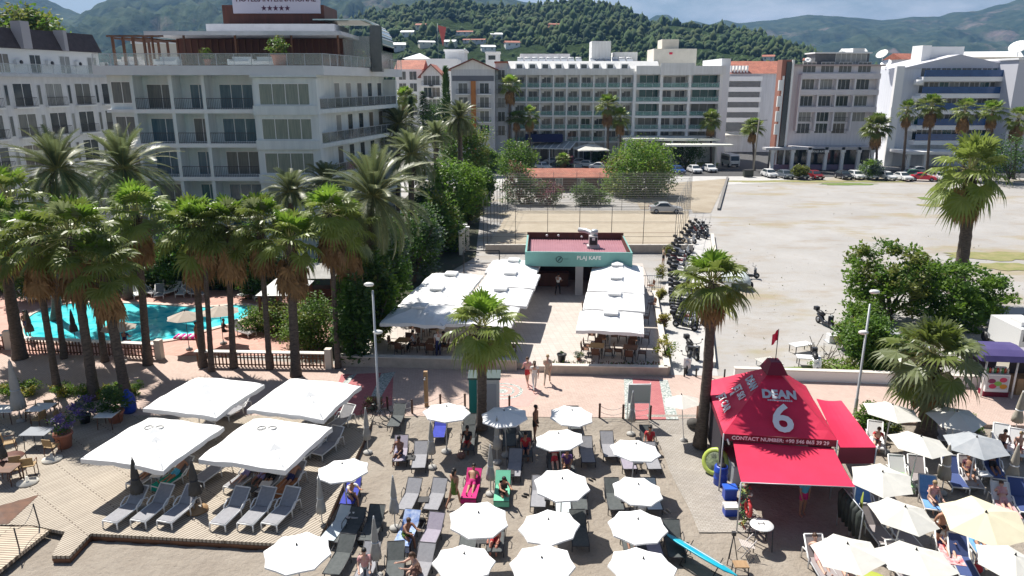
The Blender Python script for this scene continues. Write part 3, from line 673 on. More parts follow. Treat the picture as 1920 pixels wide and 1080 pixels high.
# things on the roof terrace
gp = Vector((A[0], A[1], 0))
pot_plant('round shrub in a large pink terracotta pot on the hotel roof terrace', gp + Vector((X6(536, 73), .9, RT)), .72, 1.0, .95, (0, 3, 1), 11)
pot_plant('slender plant in a red pot at the right end of the roof terrace', gp + Vector((X6(688, 82), 9, RT)), .45, .8, .6, (6, 2, 3), 12)
pot_plant('small yellowish bush behind the roof terrace railing beside the bar', gp + Vector((X6(401, 73), 1.4, RT)), .35, .6, .6, (0, 3), 13)
for i, (px, lab) in enumerate([(255, 'white cushioned sofa on the roof terrace nearest the timber pergola posts'), (325, 'white sofa on the roof terrace below the folded awning ropes'), (460, 'white sofa on the roof terrace between the yellowish bush and the big pot'), (505, 'white sofa on the roof terrace immediately beside the pink pot')]):
    t = thing('sofa', lab, 'sofa', gp + Vector((X6(px, 73), 1.6, RT)), 0, 'white sofas on the hotel roof terrace'); m = MB(); m.box(-.9, -.4, .1, .9, .45, .42); m.build('seat', whiter, t); m = MB(); m.box(-.9, .46, .1, .9, .68, .85); m.build('backrest', whiter, t); m = MB(); m.box(-1.1, -.4, .1, -.91, .68, .6); m.box(.91, -.4, .1, 1.1, .68, .6); m.build('armrest', whiter, t)
def recliner_icon(): pass

# --- far left wing, seen edge-on, with French balconies, attic and chimneys
A2, B2 = Vector((-54.6, 64.0)), Vector((-48.2, 92.0)); rot2 = heading(A2, B2); L2 = (B2 - A2).length
T = thing('apartment_wing', 'grey white hotel wing with french balconies and chimneys left of the big hotel', 'building', (*A2, 0), rot2)
wallmass(T, 'wall', [(0, 0, 0, L2, 12, 17.2)], mat('shaded_white_plaster', (.8, .8, .82), .8, (.67, .67, .69), 1.4, stretch=(1.5, 1.5, .12)))
wallmass(T, 'cornice', [(-.2, -.6, 17.2, L2 + .2, 12, 17.5)], greyw)
wallmass(T, 'attic', [(0, 2.0, 17.5, L2, 10, 20.1)], whiter)
m = MB(); m.profile([(1.6, 20.1), (10.4, 20.1), (9.5, 22.2), (2.6, 22.2)], -.2, L2 + .2, 0, 'x'); m.build('roof', mat('dark_roof', (.06, .045, .045), .8, (.09, .07, .07), 2.), T)
for x in (9.5, 17.5, 23): m = MB(); m.box(x, 1.2, 20.1, x + (1.1 if x < 20 else .5), 2.5, 22.9 if x < 20 else 22.3); m.build('chimney', mat('chimney_grey', (.42, .4, .42), .9), T)
def zfl(py): return zy(py, 78)
for zi, z in enumerate((1.5, 4.7, 7.9, 11.1, 14.2)):
    for i in range(7):
        x = 3.0 + i * 4.05; window(T, x, 0, z, 2.3, 2.35, 2, glassd if (i + zi) % 3 else glassc); railing(T, x - 1.35, x + 1.35, -.35, z - .05, .95, 'bars'); window(T, x - 1.95, 0, z + .1, .5, 2.1, 1, glassd, greyw)
m = MB(); m.box(-1.4, -.45, -.22, 1.4, -.01, -.06); me = m.mesh('balcony_slab', whiter)
for z in (1.5, 4.7, 7.9, 11.1, 14.2):
    for i in range(7): put(me, 'balcony_slab', T, (3.0 + i * 4.05, 0, z))
for i in range(7):
    x = 3.2 + i * 4.05; window(T, x, 2.0, 17.6, 1.5, 1.95, 2, glassd)
    m = MB(); m.box(x + 1.3, 1.6, 18.4, x + 2.2, 1.95, 19.0); o = m.build('air_conditioner', plas, T); m = MB(); m.lathe([(.22, 0), (.22, .02)], 14); f_ = m.build('fan_grille', dark, o, (x + 1.85, 1.59, 18.7)); f_.rotation_euler = (R(90), 0, 0)
railing(T, 0, L2, -.45, 17.5, 1.0, 'glass', clearg)
T = thing('hotel_annexe', 'plain cream wall of a lower building between the two left hotels', 'building', (-47.5, 96, 0)); wallmass(T, 'wall', [(0, 0, 0, 16, 8, 21.3)], cream); wallmass(T, 'roof', [(-.2, -.2, 21.3, 16.2, 8.2, 21.6)], whiter)

# --- helper for the far blocks: front face from pixel px0 to px1 at distance Y, levels from pixel rows
def block(label, px0, px1, Y, ytop, depth=14, m_=white, cat='building', name='building', rz=0.):
    a, b_ = D(px0, 157, Y), D(px1, 157, Y); t = thing(name, label, cat, (a.x, Y, 0), rz)
    zt_ = zy(ytop, Y); wallmass(t, 'wall', [(0, 0, 0, b_.x - a.x, depth, zt_)], m_)
    return t, b_.x - a.x, zt_, (lambda px: (px - 960) * Y * .963 / FPX - a.x), (lambda py: zy(py, Y))
# white hotel in the middle with teal glass balconies
T, w_, zt, XX, ZZ = block('long white hotel with teal glass balconies and solar panels on its roof', 950, 1362, 160, 133, 15, white, 'hotel', 'hotel')
rows = [ZZ(y) for y in (164, 190, 216, 241, 264)]; fh = rows[0] - rows[1]
for z in rows:
    m = MB(); m.box(XX(962), -1.6, z - .3, XX(1187), .01, z); m.box(XX(1187) + .02, -2.6, z - .45, XX(1346), .01, z + .0)
    m.build('balcony_slab', whiter, T)
m = MB()
cols = [962 + i * 25 for i in range(10)]
for px in cols: m.box(XX(px) - .14, -1.5, 0, XX(px) + .14, .0, ZZ(136))
for px in (1187, 1236, 1288, 1346): m.box(XX(px) - .3, -2.5, 0, XX(px) + .3, .0, ZZ(134))
m.build('pier', whiter, T)
m = MB(); m.box(XX(950) - .4, -1.9, ZZ(141), XX(1186), 0, ZZ(129)); m.box(XX(1188), -2.9, ZZ(140), XX(1352), 0, ZZ(124)); m.box(XX(1232), -3.1, ZZ(141.5), XX(1294), -2.89, ZZ(119)); m.build('cornice', white, T)
for zi, z in enumerate(rows):
    for i in range(9):
        cx = XX(cols[i]) + 1.4; window(T, cx, 0, z + .02, 1.9, 2.1, 2, (glassd, glassd, glassc)[(i * 2 + zi) % 3]); 
        if i % 1 == 0: railing(T, XX(cols[i]) + .15, XX(cols[i + 1]) - .15, -1.5, z, .95, 'glass', frost)
    window(T, XX(1218), 0, z + .02, 4.4, 2.5, 3, glasst if zi < 3 else glassc); window(T, XX(1321), 0, z + .02, 5.2, 2.5, 3, glasst if zi < 2 else glassc)
    for px in (1250, 1275): window(T, XX(px), 0, z + .02, 2.1, 2.2, 2, glassd)
    for i in range(0, 9, 2): m = MB(); m.box(XX(cols[i]) + .2, -.35, z + 1.75, XX(cols[i]) + .9, -.05, z + 2.3); m.build('air_conditioner', plas, T)
    for a, b_ in ((1190, 1234), (1239, 1286), (1291, 1343)): railing(T, XX(a), XX(b_), -2.5, z, .95, 'glass', frost)
m = MB()                                # sloping attic roof with dormers
m.profile([(0, ZZ(129)), (2.2, ZZ(114)), (12, ZZ(114)), (12, ZZ(129))], XX(952), XX(1235), 0, 'x'); m.build('roof', mat('roof_white', (.75, .75, .74), .7, (.64, .64, .63), .7), T)
for px in (974, 998, 1022, 1047, 1072, 1094, 1117, 1143, 1170):
    m = MB(); m.box(XX(px) - .9, .1, ZZ(129), XX(px) + .9, 1.9, ZZ(119)); o = m.build('dormer', whiter, T); m = MB(); m.box(XX(px) - .6, .05, ZZ(128), XX(px) + .6, .09, ZZ(121)); m.build('dormer_window', glassd, o)
for i, px in enumerate(range(976, 1200, 14)):
    if i == 9: continue
    m = MB(); M_ = Matrix.Translation((XX(px), 5, ZZ(113))) @ Matrix.Rotation(R(24), 4, 'X'); m.box(-.65, -1.1, 0, .65, 1.1, .08, 0, M_); o = m.build('solar_panel', mat('solar_blue', (.35, .38, .42), .2, spec=.8), T)
    m = MB(); m.tube((XX(px) - .6, 6.1, ZZ(113) + .6), (XX(px) + .6, 6.1, ZZ(113) + .6), .24, n=8); m.build('water_tank', whiter, o)
m = MB(); m.box(XX(1113), 6, ZZ(116), XX(1150), 11, ZZ(74)); m.box(XX(1113), 5.9, ZZ(112), XX(1127), 6, ZZ(78)); m.box(XX(1158), 7, ZZ(116), XX(1203), 12, ZZ(95)); m.build('penthouse', white, T)
m = MB(); m.box(XX(1228), 3, ZZ(124), XX(1309), 11, ZZ(90)); m.box(XX(1246), 5, ZZ(90), XX(1278), 10, ZZ(71)); m.build('lift_house', cream, T)
m = MB(); m.box(XX(1257), 2.9, ZZ(101), XX(1263), 2.99, ZZ(97)); m.build('red_hatch', red, T)
m = MB(); m.box(XX(976), 8, ZZ(116), XX(1073), 14, ZZ(98)); m.build('rear_block', pinkw, T)
m = MB(); m.box(XX(1347), -1.2, 0, XX(1364), 14.5, ZZ(110)); m.build('end_wall', mat('end_wall_grey', (.8, .82, .84), .8), T)
m = MB(); m.box(XX(1160), -11, ZZ(257), XX(1330), -.02, ZZ(253)); m.box(XX(1228), -15, ZZ(264), XX(1345), -10.8, ZZ(261)); m.build('entrance_canopy', mat('canopy_cream', (.66, .66, .6), .6), T)
for px in (1162, 1200, 1245, 1290, 1325): m = MB(); m.box(XX(px), -10.6, 0, XX(px) + .3, -10.3, ZZ(257)); m.build('canopy_post', whiter, T)
m = MB(); m.box(XX(985), -4, ZZ(264), XX(1055), -1.62, ZZ(250)); m.build('awning', mat('navy_awning', (.015, .02, .09), .8), T)
for px, w2 in ((975, 3), (1000, 3.4), (1028, 3), (1080, 4), (1110, 3)): window(T, XX(px), 0, .2, w2, 3, 2, glassd)
# grey gabled block with an orange strip
def gable(label, px0, px1, Y, yeave, yridge, depth, m_, roofm, cols_, rows_, strip=None, rail='bars'):
    T, w_, zt, XX, ZZ = block(label, px0, px1, Y, yeave, depth, m_)
    zr = ZZ(yridge); m = MB(); m.add([(-.0, -.02, zt), (w_, -.02, zt), (w_ / 2, -.02, zr), (-.0, depth, zt), (w_, depth, zt), (w_ / 2, depth, zr)], [(0, 1, 2), (5, 4, 3), (1, 0, 3, 4)]); m.build('gable', white, T)
    m = MB(); e_ = .7
    for s in (-1, 1):
        x0 = w_ / 2; x1 = w_ / 2 + s * (w_ / 2 + e_); z1 = zt - e_ * (zr - zt) / (w_ / 2)
        V = [(x0, -e_, zr + .05), (x1, -e_, z1 + .05), (x1, depth + .3, z1 + .05), (x0, depth + .3, zr + .05)]; V += [(p[0], p[1], p[2] + .22) for p in V]
        m.add(V, [(0, 1, 2, 3), (7, 6, 5, 4), (0, 4, 5, 1), (1, 5, 6, 2), (2, 6, 7, 3)])
    m.build('roof', roofm, T)
    for zi, py in enumerate(rows_):
        for ci, px in enumerate(cols_):
            window(T, XX(px), 0, ZZ(py), 1.9, 2.1, 2, glassd if (zi + ci) % 3 else glassc)
            if rail: railing(T, XX(px) - 1.3, XX(px) + 1.3, -1.1, ZZ(py), .95, rail, frost if rail != 'bars' else None)
    for py in rows_:
        for px in cols_: m = MB(); m.box(XX(px) - 1.4, -1.2, ZZ(py) - .2, XX(px) + 1.4, -.01, ZZ(py) - .02); m.build('balcony_slab', whiter, T)
    if strip:
        m = MB(); m.box(XX(strip[0]), -.5, 0, XX(strip[1]), -.03, ZZ(strip[2])); m.build('painted_strip', mat('orange_paint', (.5, .19, .05), .7), T)
    return T, XX, ZZ
T, XX, ZZ = gable('grey and white gabled apartment block with an orange vertical strip', 846, 928, 150, 130, 112, 12, greyw, tileR, (868, 908), (176, 202, 228, 254), (883, 892, 152))
m = MB(); m.box(XX(848), -.06, ZZ(152), XX(926), -.03, ZZ(142)); m.build('grey_band', mat('slate_band', (.16, .17, .2), .8), T)
T, w_, zt, XX, ZZ = block('narrow grey white block with balconies between the orange strip and the white hotel', 929, 951, 153, 118, 10, greyw)
for py in (150, 176, 202, 228, 254): window(T, w_ / 2, 0, ZZ(py), 1.5, 2, 2, glassd); railing(T, .2, w_ - .2, -.5, ZZ(py), .95, 'bars')
wallmass(T, 'roof', [(-.2, -.3, zt, w_ + .2, 10, zt + .3)], tileR)
gable('white gabled house with dark windows beside the spruce tree', 790, 828, 168, 141, 122, 12, whiter, tileR, (802, 817), (160, 182, 204, 226), None, 'bars')
T, w_, zt, XX, ZZ = block('white stepped apartment block with red roof pieces behind the date palms', 742, 792, 172, 130, 12, whiter)
for py in (150, 172, 194, 216):
    for px in (755, 775): window(T, XX(px), 0, ZZ(py), 1.7, 1.9, 2, glassd)
m = MB(); m.profile([(0, zt), (6, zt + 2.2), (12, zt)], -.3, w_ + .3, 0, 'x'); m.build('roof', tileR, T)
T, w_, zt, XX, ZZ = block('broad low white block with a white hipped roof behind the gabled house', 760, 858, 200, 110, 16, whiter); m = MB(); m.add([(-.5, -.5, zt), (XX(805), -.5, zt), (XX(805), 12, zt), (-.5, 12, zt), (XX(784), 6, zt + 1.6)], [(0, 1, 4), (1, 2, 4), (2, 3, 4), (3, 0, 4)]); m.build('roof', whiter, T)
T, w_, zt, XX, ZZ = block('flat white block with a pale roof plate above the grey gabled roof', 836, 872, 215, 96, 14, greyw); wallmass(T, 'roof', [(-.4, -.4, zt, w_ + .4, 14, zt + .5)], whiter)
T, w_, zt, XX, ZZ = block('small white roof-top building right of the grey gabled roof', 911, 937, 190, 99, 9, whiter); wallmass(T, 'roof', [(-.2, -.2, zt, w_ + .2, 9, zt + .3)], whiter)
m = MB(); m.box(w_ * .2, -.05, ZZ(112), w_ * .7, -.01, ZZ(104)); m.build('window', glassd, T)
# dark-banded block with red roof, right of the white hotel
T, w_, zt, XX, ZZ = block('white banded block with dark strip windows and red tiled roof', 1362, 1472, 185, 138, 16, greyw)
m = MB(); g_ = MB()
for k, py in enumerate((152, 172, 191, 210, 229)):
    m.box(-.2, -.7, ZZ(py), XX(1427), -.01, ZZ(py) + 1.1); g_.box(-.05, -.35, ZZ(py + 17), XX(1425), -.02, ZZ(py) - .02)
m.build('white_band', whiter, T); g_.build('strip_window', glassd, T)
m = MB(); m.profile([(-.5, zt), (7, ZZ(113)), (16.5, zt)], -.3, w_ + .3, 0, 'x'); m.build('roof', tileR, T)
m = MB()
for i in range(6): m.box(XX(1368 + i * 6), .1, ZZ(136), XX(1371 + i * 6), 1.6, ZZ(123))
m.build('roof_ribs', whiter, T)
m = MB(); m.profile([(-3, 4.2), (0, 4.5), (0, 4.7), (-3, 4.4)], XX(1362), XX(1400), 0, 'x'); m.build('shop_awning', cream, T)
T, w_, zt, XX, ZZ = block('tall narrow dark glass stair tower beside the pink grey apartment block', 1463, 1485, 147, 112, 2.6, mat('brick_red', (.34, .15, .11), .8)); m = MB(); m.box(XX(1471), -.3, 0, XX(1480), -.02, zt - .4); m.build('glass_shaft', glassd, T); m = MB(); m.box(XX(1466), -.25, 0, XX(1469), -.02, zt - 3); m.box(XX(1480) + .05, -.5, 0, XX(1484), 2.5, zt); m.build('white_fin', whiter, T)
for k, py in enumerate((170, 200, 228, 252)):
    m = MB(); m.box(XX(1459), -.5, ZZ(py), XX(1465), -.02, ZZ(py) + 2.0); m.build('balcony', whiter, T)
# pinkish grey apartment block over a colonnade with a sign
T, w_, zt, XX, ZZ = block('pinkish grey apartment block with a dark roof hut above a columned ground floor', 1486, 1648, 150, 124, 6, pinkw)
m = MB(); 
for py in (141, 171, 203): m.box(XX(1497), -1.5, ZZ(py + 7), XX(1643), -.01, ZZ(py - 3))
m.build('balcony_parapet', mat('parapet_pink', (.74, .7, .72), .8, (.66, .62, .64), .6), T)
m = MB()
for px in (1497, 1531, 1564, 1598, 1641): m.box(XX(px) - .15, -1.4, ZZ(245), XX(px) + .15, -.01, ZZ(141))
m.build('pier', pinkw, T)
for py in (136, 168, 199, 228, 250):
    for px in (1514, 1548, 1581, 1617):
        if py == 250 and px > 1600: continue
        window(T, XX(px), 0, ZZ(py), 2.6, 2.0, 3, glassd if py > 140 else glassc)
for px in (1512, 1581):
    for py in (228, 250): railing(T, XX(px) - 1.5, XX(px) + 1.5, -.6, ZZ(py), .9, 'bars')
m = MB(); m.box(-.5, -.9, zt, w_ + .5, 6, zt + .3); m.build('roof', mat('roof_pink', (.5, .4, .38), .8), T)
m = MB(); m.box(XX(1527), 1, zt + .3, XX(1628), 5.5, ZZ(100)); m.build('roof_hut', mat('hut_dark', (.1, .11, .12), .7, (.15, .16, .17), 1.), T)
m = MB(); m.box(XX(1524), .6, ZZ(100), XX(1631), 5.9, ZZ(97.5)); m.box(XX(1595), .8, ZZ(97.5), XX(1617), 4, ZZ(90)); m.build('hut_roof', whiter, T)
for px in (1580, 1608): window(T, XX(px), 1.0, zt + .4, 3.2, 2.1, 3, glassd)
m = MB(); m.box(XX(1488), -5, ZZ(277), XX(1640), -.02, ZZ(272)); m.box(XX(1430), -5.4, ZZ(277) - .01, XX(1487), -3.2, ZZ(273)); m.build('arcade_roof', mat('arcade_grey', (.5, .5, .53), .7), T)
cz = ZZ(277)
for px in (1447, 1485, 1517, 1549, 1581, 1612, 1638):
    x = XX(px) * .97 - .3; m = MB(); m.box(x - .3, -5.0, 0, x + .3, -4.4, cz + .5); m.box(x - .42, -5.12, cz - .5, x + .42, -4.3, cz - .02); m.build('column', whiter, T)
m = MB(); m.box(XX(1446), -4.1, .0, XX(1636), -3.9, 1.0); m.build('arcade_wall', mat('arcade_panels', (.3, .16, .2), .8, (.2, .2, .3), .4), T)
m = MB(); m.box(XX(1446), -2.4, 0, XX(1636), -2.2, cz - .1); m.build('shop_front', glassd, T)
m = MB(); m.box(XX(1517) * .97 + .2, -5.4, cz - .75, XX(1549) * .97 - .8, -5.15, cz + .2); sg = m.build('shop_sign', mat('sign_black', (.01, .01, .012), .5), T)
tm = text_mesh("GOLD KAYA", .5, mat('letter_white', (.85, .85, .82), .5), .01, .012); o = put(tm, 'lettering', sg, ((XX(1517) * .97 + .2 + XX(1549) * .97 - .8) / 2, -5.42, cz - .28)); o.rotation_euler = (R(90), 0, 0)
# white and blue hotel on the right
T, w_, zt, XX, ZZ = block('white hotel with bands of blue glass balconies behind the row of palms', 1686, 1912, 152, 128, 16, mat('bluish_white_plaster', (.76, .78, .83), .8, (.66, .68, .73), 1.3, stretch=(1.5, 1.5, .12)), 'hotel', 'hotel')
for k, py in enumerate((144, 175, 205, 234, 262)):
    bl = MB(); wh = MB(); bl.box(XX(1721), -2.02, ZZ(py), XX(1901 - k * 4), -1.9, ZZ(py) + 1.3); wh.box(XX(1719), -2.1, ZZ(py) - .9, XX(1899 - k * 4), -.01, ZZ(py) - .02); wh.build('balcony_slab', whiter, T); bl.build('blue_parapet', glassb, T)
for k, py in enumerate((144, 175, 205, 234, 262)):
    for i in range(9): window(T, XX(1732 + i * 19), 0, ZZ(py), 1.9, 2.2, 2, (glassd, glassc, glassd, glasst)[(i + k) % 4])
for k, py in enumerate((160, 190, 218, 245)):
    m = MB(); m.lathe([(.9, 0), (.9, 1.1)], 14, (XX(1716), -1.2, ZZ(py))); m.build('round_balcony', whiter, T)
m = MB(); m.add([(0, -.3, zt), (XX(1790), -.3, ZZ(102)), (w_, -.3, zt), (0, 14, zt), (XX(1790), 14, ZZ(102)), (w_, 14, zt)], [(0, 2, 1), (3, 4, 5), (0, 1, 4, 3), (1, 2, 5, 4)]); m.build('roof', mat('roof_pale', (.58, .58, .62), .8), T)
m = MB(); m.box(XX(1740), 4, zt, XX(1757), 8, ZZ(83)); m.box(XX(1758), 5, zt + 1, XX(1825), 10, ZZ(85)); m.build('roof_block', whiter, T)
m = MB(); m.box(XX(1675), -.6, 0, XX(1690), .3, ZZ(124)); m.build('white_fin', whiter, T)
m = MB(); m.box(XX(1680), -8, ZZ(283), XX(1800), -.02, ZZ(278)); m.build('entrance_canopy', whiter, T)
for px in (1684, 1715, 1760, 1798): m = MB(); m.box(XX(px) * .96, -7.7, 0, XX(px) * .96 + .5, -7.2, ZZ(283)); m.build('column', whiter, T)
T, w_, zt, XX, ZZ = block('plain pale end block at the far right edge beside the blue hotel', 1903, 1990, 146, 112, 14, mat('end_lilac', (.56, .57, .62), .8)); m = MB(); m.box(-.3, -.3, zt, w_ + .3, 14, zt + .35); m.build('roof', whiter, T)
for py in (140, 175, 210, 245): window(T, w_ * .55, 0, ZZ(py), 2.2, 2, 2, glassd)
T, w_, zt, XX, ZZ = block('pale blue house in the gap between the pink grey block and the blue hotel', 1646, 1690, 200, 128, 12, mat('pale_teal_plaster', (.5, .58, .58), .8)); m = MB(); m.box(-.5, -.5, zt, w_ + .5, 12.5, zt + .4); m.build('roof', whiter, T)
for py in (155, 180, 205): window(T, w_ * .4, 0, ZZ(py), 2.2, 2.2, 2, glassd); m = MB(); m.box(w_ * .55, -.8, ZZ(py), w_, -.01, ZZ(py) + .9); m.build('balcony', tileR if py == 155 else whiter, T)
def dish(label, px, py, Y, r, az):
    r *= .8; p = D(px, py, Y); t = thing('satellite_dish', label, 'dish', p, az, 'white satellite dishes on the far roofs'); m = MB(); m.lathe([(.05, 0), (r * .5, r * .09), (r, r * .35), (r, r * .4), (r * .5, r * .14), (.02, .05)], 18); o = m.build('reflector', whiter, t); o.rotation_euler = (R(38), R(-25), 0); m = MB(); m.tube((0, .2, -r * .9), (0, .05, 0), .09); m.tube((0, -.1, 0), (0, -r * .7, r * .9), .04); m.build('mount', galv, t)
dish('large white satellite dish above the roof gap, upper of the two', 1655, 104, 158, 1.5, R(-30)); dish('white satellite dish just below another one beside the dark roof box', 1662, 122, 156, 1.4, R(-25))
dish('big white satellite dish on the roof of the blue hotel', 1752, 110, 158, 1.6, R(-20)); dish('huge white satellite dish at the right edge above the end block', 1910, 92, 152, 2.1, R(-25)); dish('small satellite dish beside the stair tower', 1515, 114, 152, .8, R(20))
# village houses up on the wooded hill
for i, (px, py, Y, w, h, lab) in enumerate(HS):
    w *= .85; h *= .8; p = HIT[i]; p = p + Vector((0, 0, h + .5)) if p else D(px, py, Y); t = thing('hill_house', lab, 'house', (p.x, p.y, p.z - h), R(rnd.uniform(-20, 20))); zb = -6
    wm = (cream, whiter, greyw, mat('orange_render', (.5, .22, .1), .8))[3 if 'orange' in lab else i % 3]
    wallmass(t, 'wall', [(-w / 2, -4, zb, w / 2, 4, h * .7)], wm)
    m = MB(); m.profile([(-4.6, h * .7), (0, h * 1.05), (4.6, h * .7)], -w / 2 - .4, w / 2 + .4, 0, 'x'); m.build('roof', tileR if ('red' in lab or 'orange' in lab or i % 4 == 0) else whiter, t)
    for k in range(max(2, int(w / 5))): window(t, -w / 2 + (k + .5) * w / max(2, int(w / 5)), -4, h * .2, 1.6, 1.6, 2, glassd)
p = D(828, 62, 420); m = MB(); m.add([(p.x - 2, p.y, p.z + 4), (p.x + 2.6, p.y, p.z + 3), (p.x + .6, p.y, p.z - 7), (p.x - 2, p.y + .15, p.z + 4), (p.x + 2.6, p.y + .15, p.z + 3), (p.x + .6, p.y + .15, p.z - 7)], [(0, 1, 2), (5, 4, 3), (0, 3, 4, 1)], 0); t = thing('flag', 'large faded red flag among the trees on the hill', 'flag', (0, 0, 0)); m.build('cloth', mat('flag_salmon', (.7, .2, .16), .8, trans=.3), t); m = MB(); m.tube((p.x - 2.1, p.y, p.z - 14), (p.x - 2.1, p.y, p.z + 5), .12); m.build('pole', galv, t)
# ---------------------------------------------------------------- beach cafe, court fence
CR = R(-9)
teal = mat('teal_fascia', (.19, .42, .385), .6, (.16, .37, .34), 1.2)
T = thing('cafe', 'beach cafe with teal fascia, dark open front and pinkish red metal roof', 'cafe', (1.15, 55.6, .35), R(-2.5))
m = MB(); cw = 8.1; cdp = 6.4
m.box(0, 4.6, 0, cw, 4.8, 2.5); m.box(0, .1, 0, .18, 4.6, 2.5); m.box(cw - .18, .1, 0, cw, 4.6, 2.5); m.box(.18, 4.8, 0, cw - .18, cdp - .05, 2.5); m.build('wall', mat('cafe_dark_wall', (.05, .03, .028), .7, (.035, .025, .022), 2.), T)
m = MB(); m.box(-.12, -.35, 2.4, cw + .12, -.2, 3.55); m.box(-.12, -.2, 2.4, .02, cdp, 3.52); m.box(cw - .02, -.2, 2.4, cw + .12, cdp, 3.52); fa = m.build('fascia', teal, T)
m = MB(); m.box(-.1, cdp + .01, 2.5, cw + .1, cdp + .12, 3.75); m.box(.025, .0, 3.1, .07, cdp, 3.58); m.box(cw - .07, 0, 3.1, cw - .025, cdp, 3.58); m.build('parapet', redwood, T)
m = MB(); nr = 40
for i in range(nr):
    x0 = .1 + (cw - .2) * i / nr; x1 = .1 + (cw - .2) * (i + 1) / nr; xm = x0 + (x1 - x0) * .35
    m.add([(x0, -.19, 3.0), (xm, -.19, 3.0), (xm, -.19, 3.04), (x1, -.19, 3.04), (x0, cdp, 3.14), (xm, cdp, 3.14), (xm, cdp, 3.18), (x1, cdp, 3.18)], [(0, 1, 5, 4), (2, 3, 7, 6), (1, 2, 6, 5)])
m.build('roof', mat('pinkish_metal_roof', (.37, .17, .2), .55, (.32, .14, .17), .8), T)
m = MB(); m.box(3.85, -.1, 0, 4.45, .35, 2.5); m.build('pillar', mat('grey_pillar', (.4, .39, .4), .8), T)
m = MB(); m.box(.6, 2.4, 0, 3.4, 3.0, 1.1); m.box(.55, 2.3, 1.1, 3.45, 3.1, 1.16); m.build('counter', redwood, T)
m = MB()
for z in (1.3, 1.75, 2.15): m.box(.5, 4.3, z, 3.6, 4.58, z + .04)
sh = m.build('bottle_shelf', woodl, T); m = MB()
for z in (1.34, 1.79):
    for i in range(22): m.lathe([(.045, 0), (.045, .2), (.018, .25), (.018, .3)], 6, (.65 + i * .13, 4.42, z))
m.build('bottles', mat('bottle_glass', (.2, .22, .15), .2, (.05, .12, .06), 7.), sh)['kind'] = 'stuff'
tm = text_mesh("PLAJ KAFE", .42, mat('letter_white', (.85, .85, .82), .5), .015, .008); o = put(tm, 'lettering', fa, (4.85, -.37, 3.1)); o.rotation_euler = (R(90), 0, 0)
m = MB(); ring = [(2.55 + r * math.cos(a), -.365, 2.97 + r * math.sin(a)) for a in [k * math.pi / 10 for k in range(20)] for r in (.2, .27)]
m.add(ring, [(2 * i, (2 * i + 2) % 40, (2 * i + 3) % 40, 2 * i + 1) for i in range(20)]); m.tube((2.45, -.37, 2.84), (2.68, -.37, 3.11), .04); m.box(2.2, -.36, 2.99, 2.32, -.352, 3.02); m.box(2.8, -.36, 2.99, 3.25, -.352, 3.02); m.build('emblem', mat('emblem_dark', (.04, .1, .1), .6), fa)
m = MB(); m.box(4.9, 3.0, 3.1, 5.9, 3.9, 3.3); m.box(5.05, 3.1, 3.3, 5.75, 3.8, 4.1); a_ = m.build('roof_ventilator', mat('ventilator_steel', (.55, .5, .5), .5, metal=.2), T); m = MB(); m.box(5.1, 3.05, 3.4, 5.7, 3.09, 4.0); m.build('grille', black, a_); m = MB(); m.box(5.28, 3.0, 3.78, 5.52, 3.04, 3.98); m.build('panel', plas, a_)
m = MB(); m.path([(5.4, 3.85, 3.9), (5.4, 4.5, 4.1), (4.9, 5.0, 4.2), (4.3, 5.4, 4.2)], .2, 10); m.lathe([(.26, 0), (.3, .4), (.2, .5)], 10, (5.5, 3.6, 4.1)); m.build('duct', galv, T)
for i, (x, z) in enumerate(((1.6, 3.5), (2.6, 3.5), (4.6, 3.4))):
    m = MB(); m.ball((x, cdp - .1, z), .11, 10); m.build('roof_lamp', plas, T)
m = MB(); m.box(cw + .3, 2, 0, cw + 1.1, 2.6, 1.5); tag(m.build('fridge', black, None, (1.2, 55.5, .35)), 'black upright cabinet beside the right end of the teal cafe', 'cabinet')
for a, b_ in (((9.6, 57.2), (12.2, 57.0)),):
    t = thing('steel_fence', 'low grey metal fence between the cafe and the scooter alley', 'fence', (a[0], a[1], .35)); m = MB()
    for i in range(15): m.tube((i * .18, 0, 0), (i * .18, 0, 1.1), .016, n=5)
    m.build('bars', galv, t); m = MB(); m.box(0, -.02, 1.1, 2.6, .02, 1.15); m.box(0, -.02, .1, 2.6, .02, .14); m.build('rail', galv, t)
# court fence of thin posts and wires
FC = [(-2.9, 72.6), (16.6, 72.6), (24.1, 97.6), (-.6, 97.6), (-2.9, 72.6)]
wire = mat('fence_wire', (.26, .25, .24), .6)
meshm = bpy.data.materials.new('chain_link'); meshm.use_nodes = True; n = meshm.node_tree.nodes; L = meshm.node_tree.links
tc = n.new("ShaderNodeTexCoord"); mp = n.new("ShaderNodeMapping"); mp.inputs['Scale'].default_value = (1, 1, 1); br = n.new("ShaderNodeTexBrick"); L.new(tc.outputs['UV'], mp.inputs[0]); L.new(mp.outputs[0], br.inputs[0])
br.inputs['Scale'].default_value = 1; br.inputs['Brick Width'].default_value = .12; br.inputs['Row Height'].default_value = .12; br.inputs['Mortar Size'].default_value = .005; br.offset = 0
n["Principled BSDF"].inputs['Base Color'].default_value = (.3, .3, .28, 1); L.new(br.outputs['Fac'], n["Principled BSDF"].inputs['Alpha'])
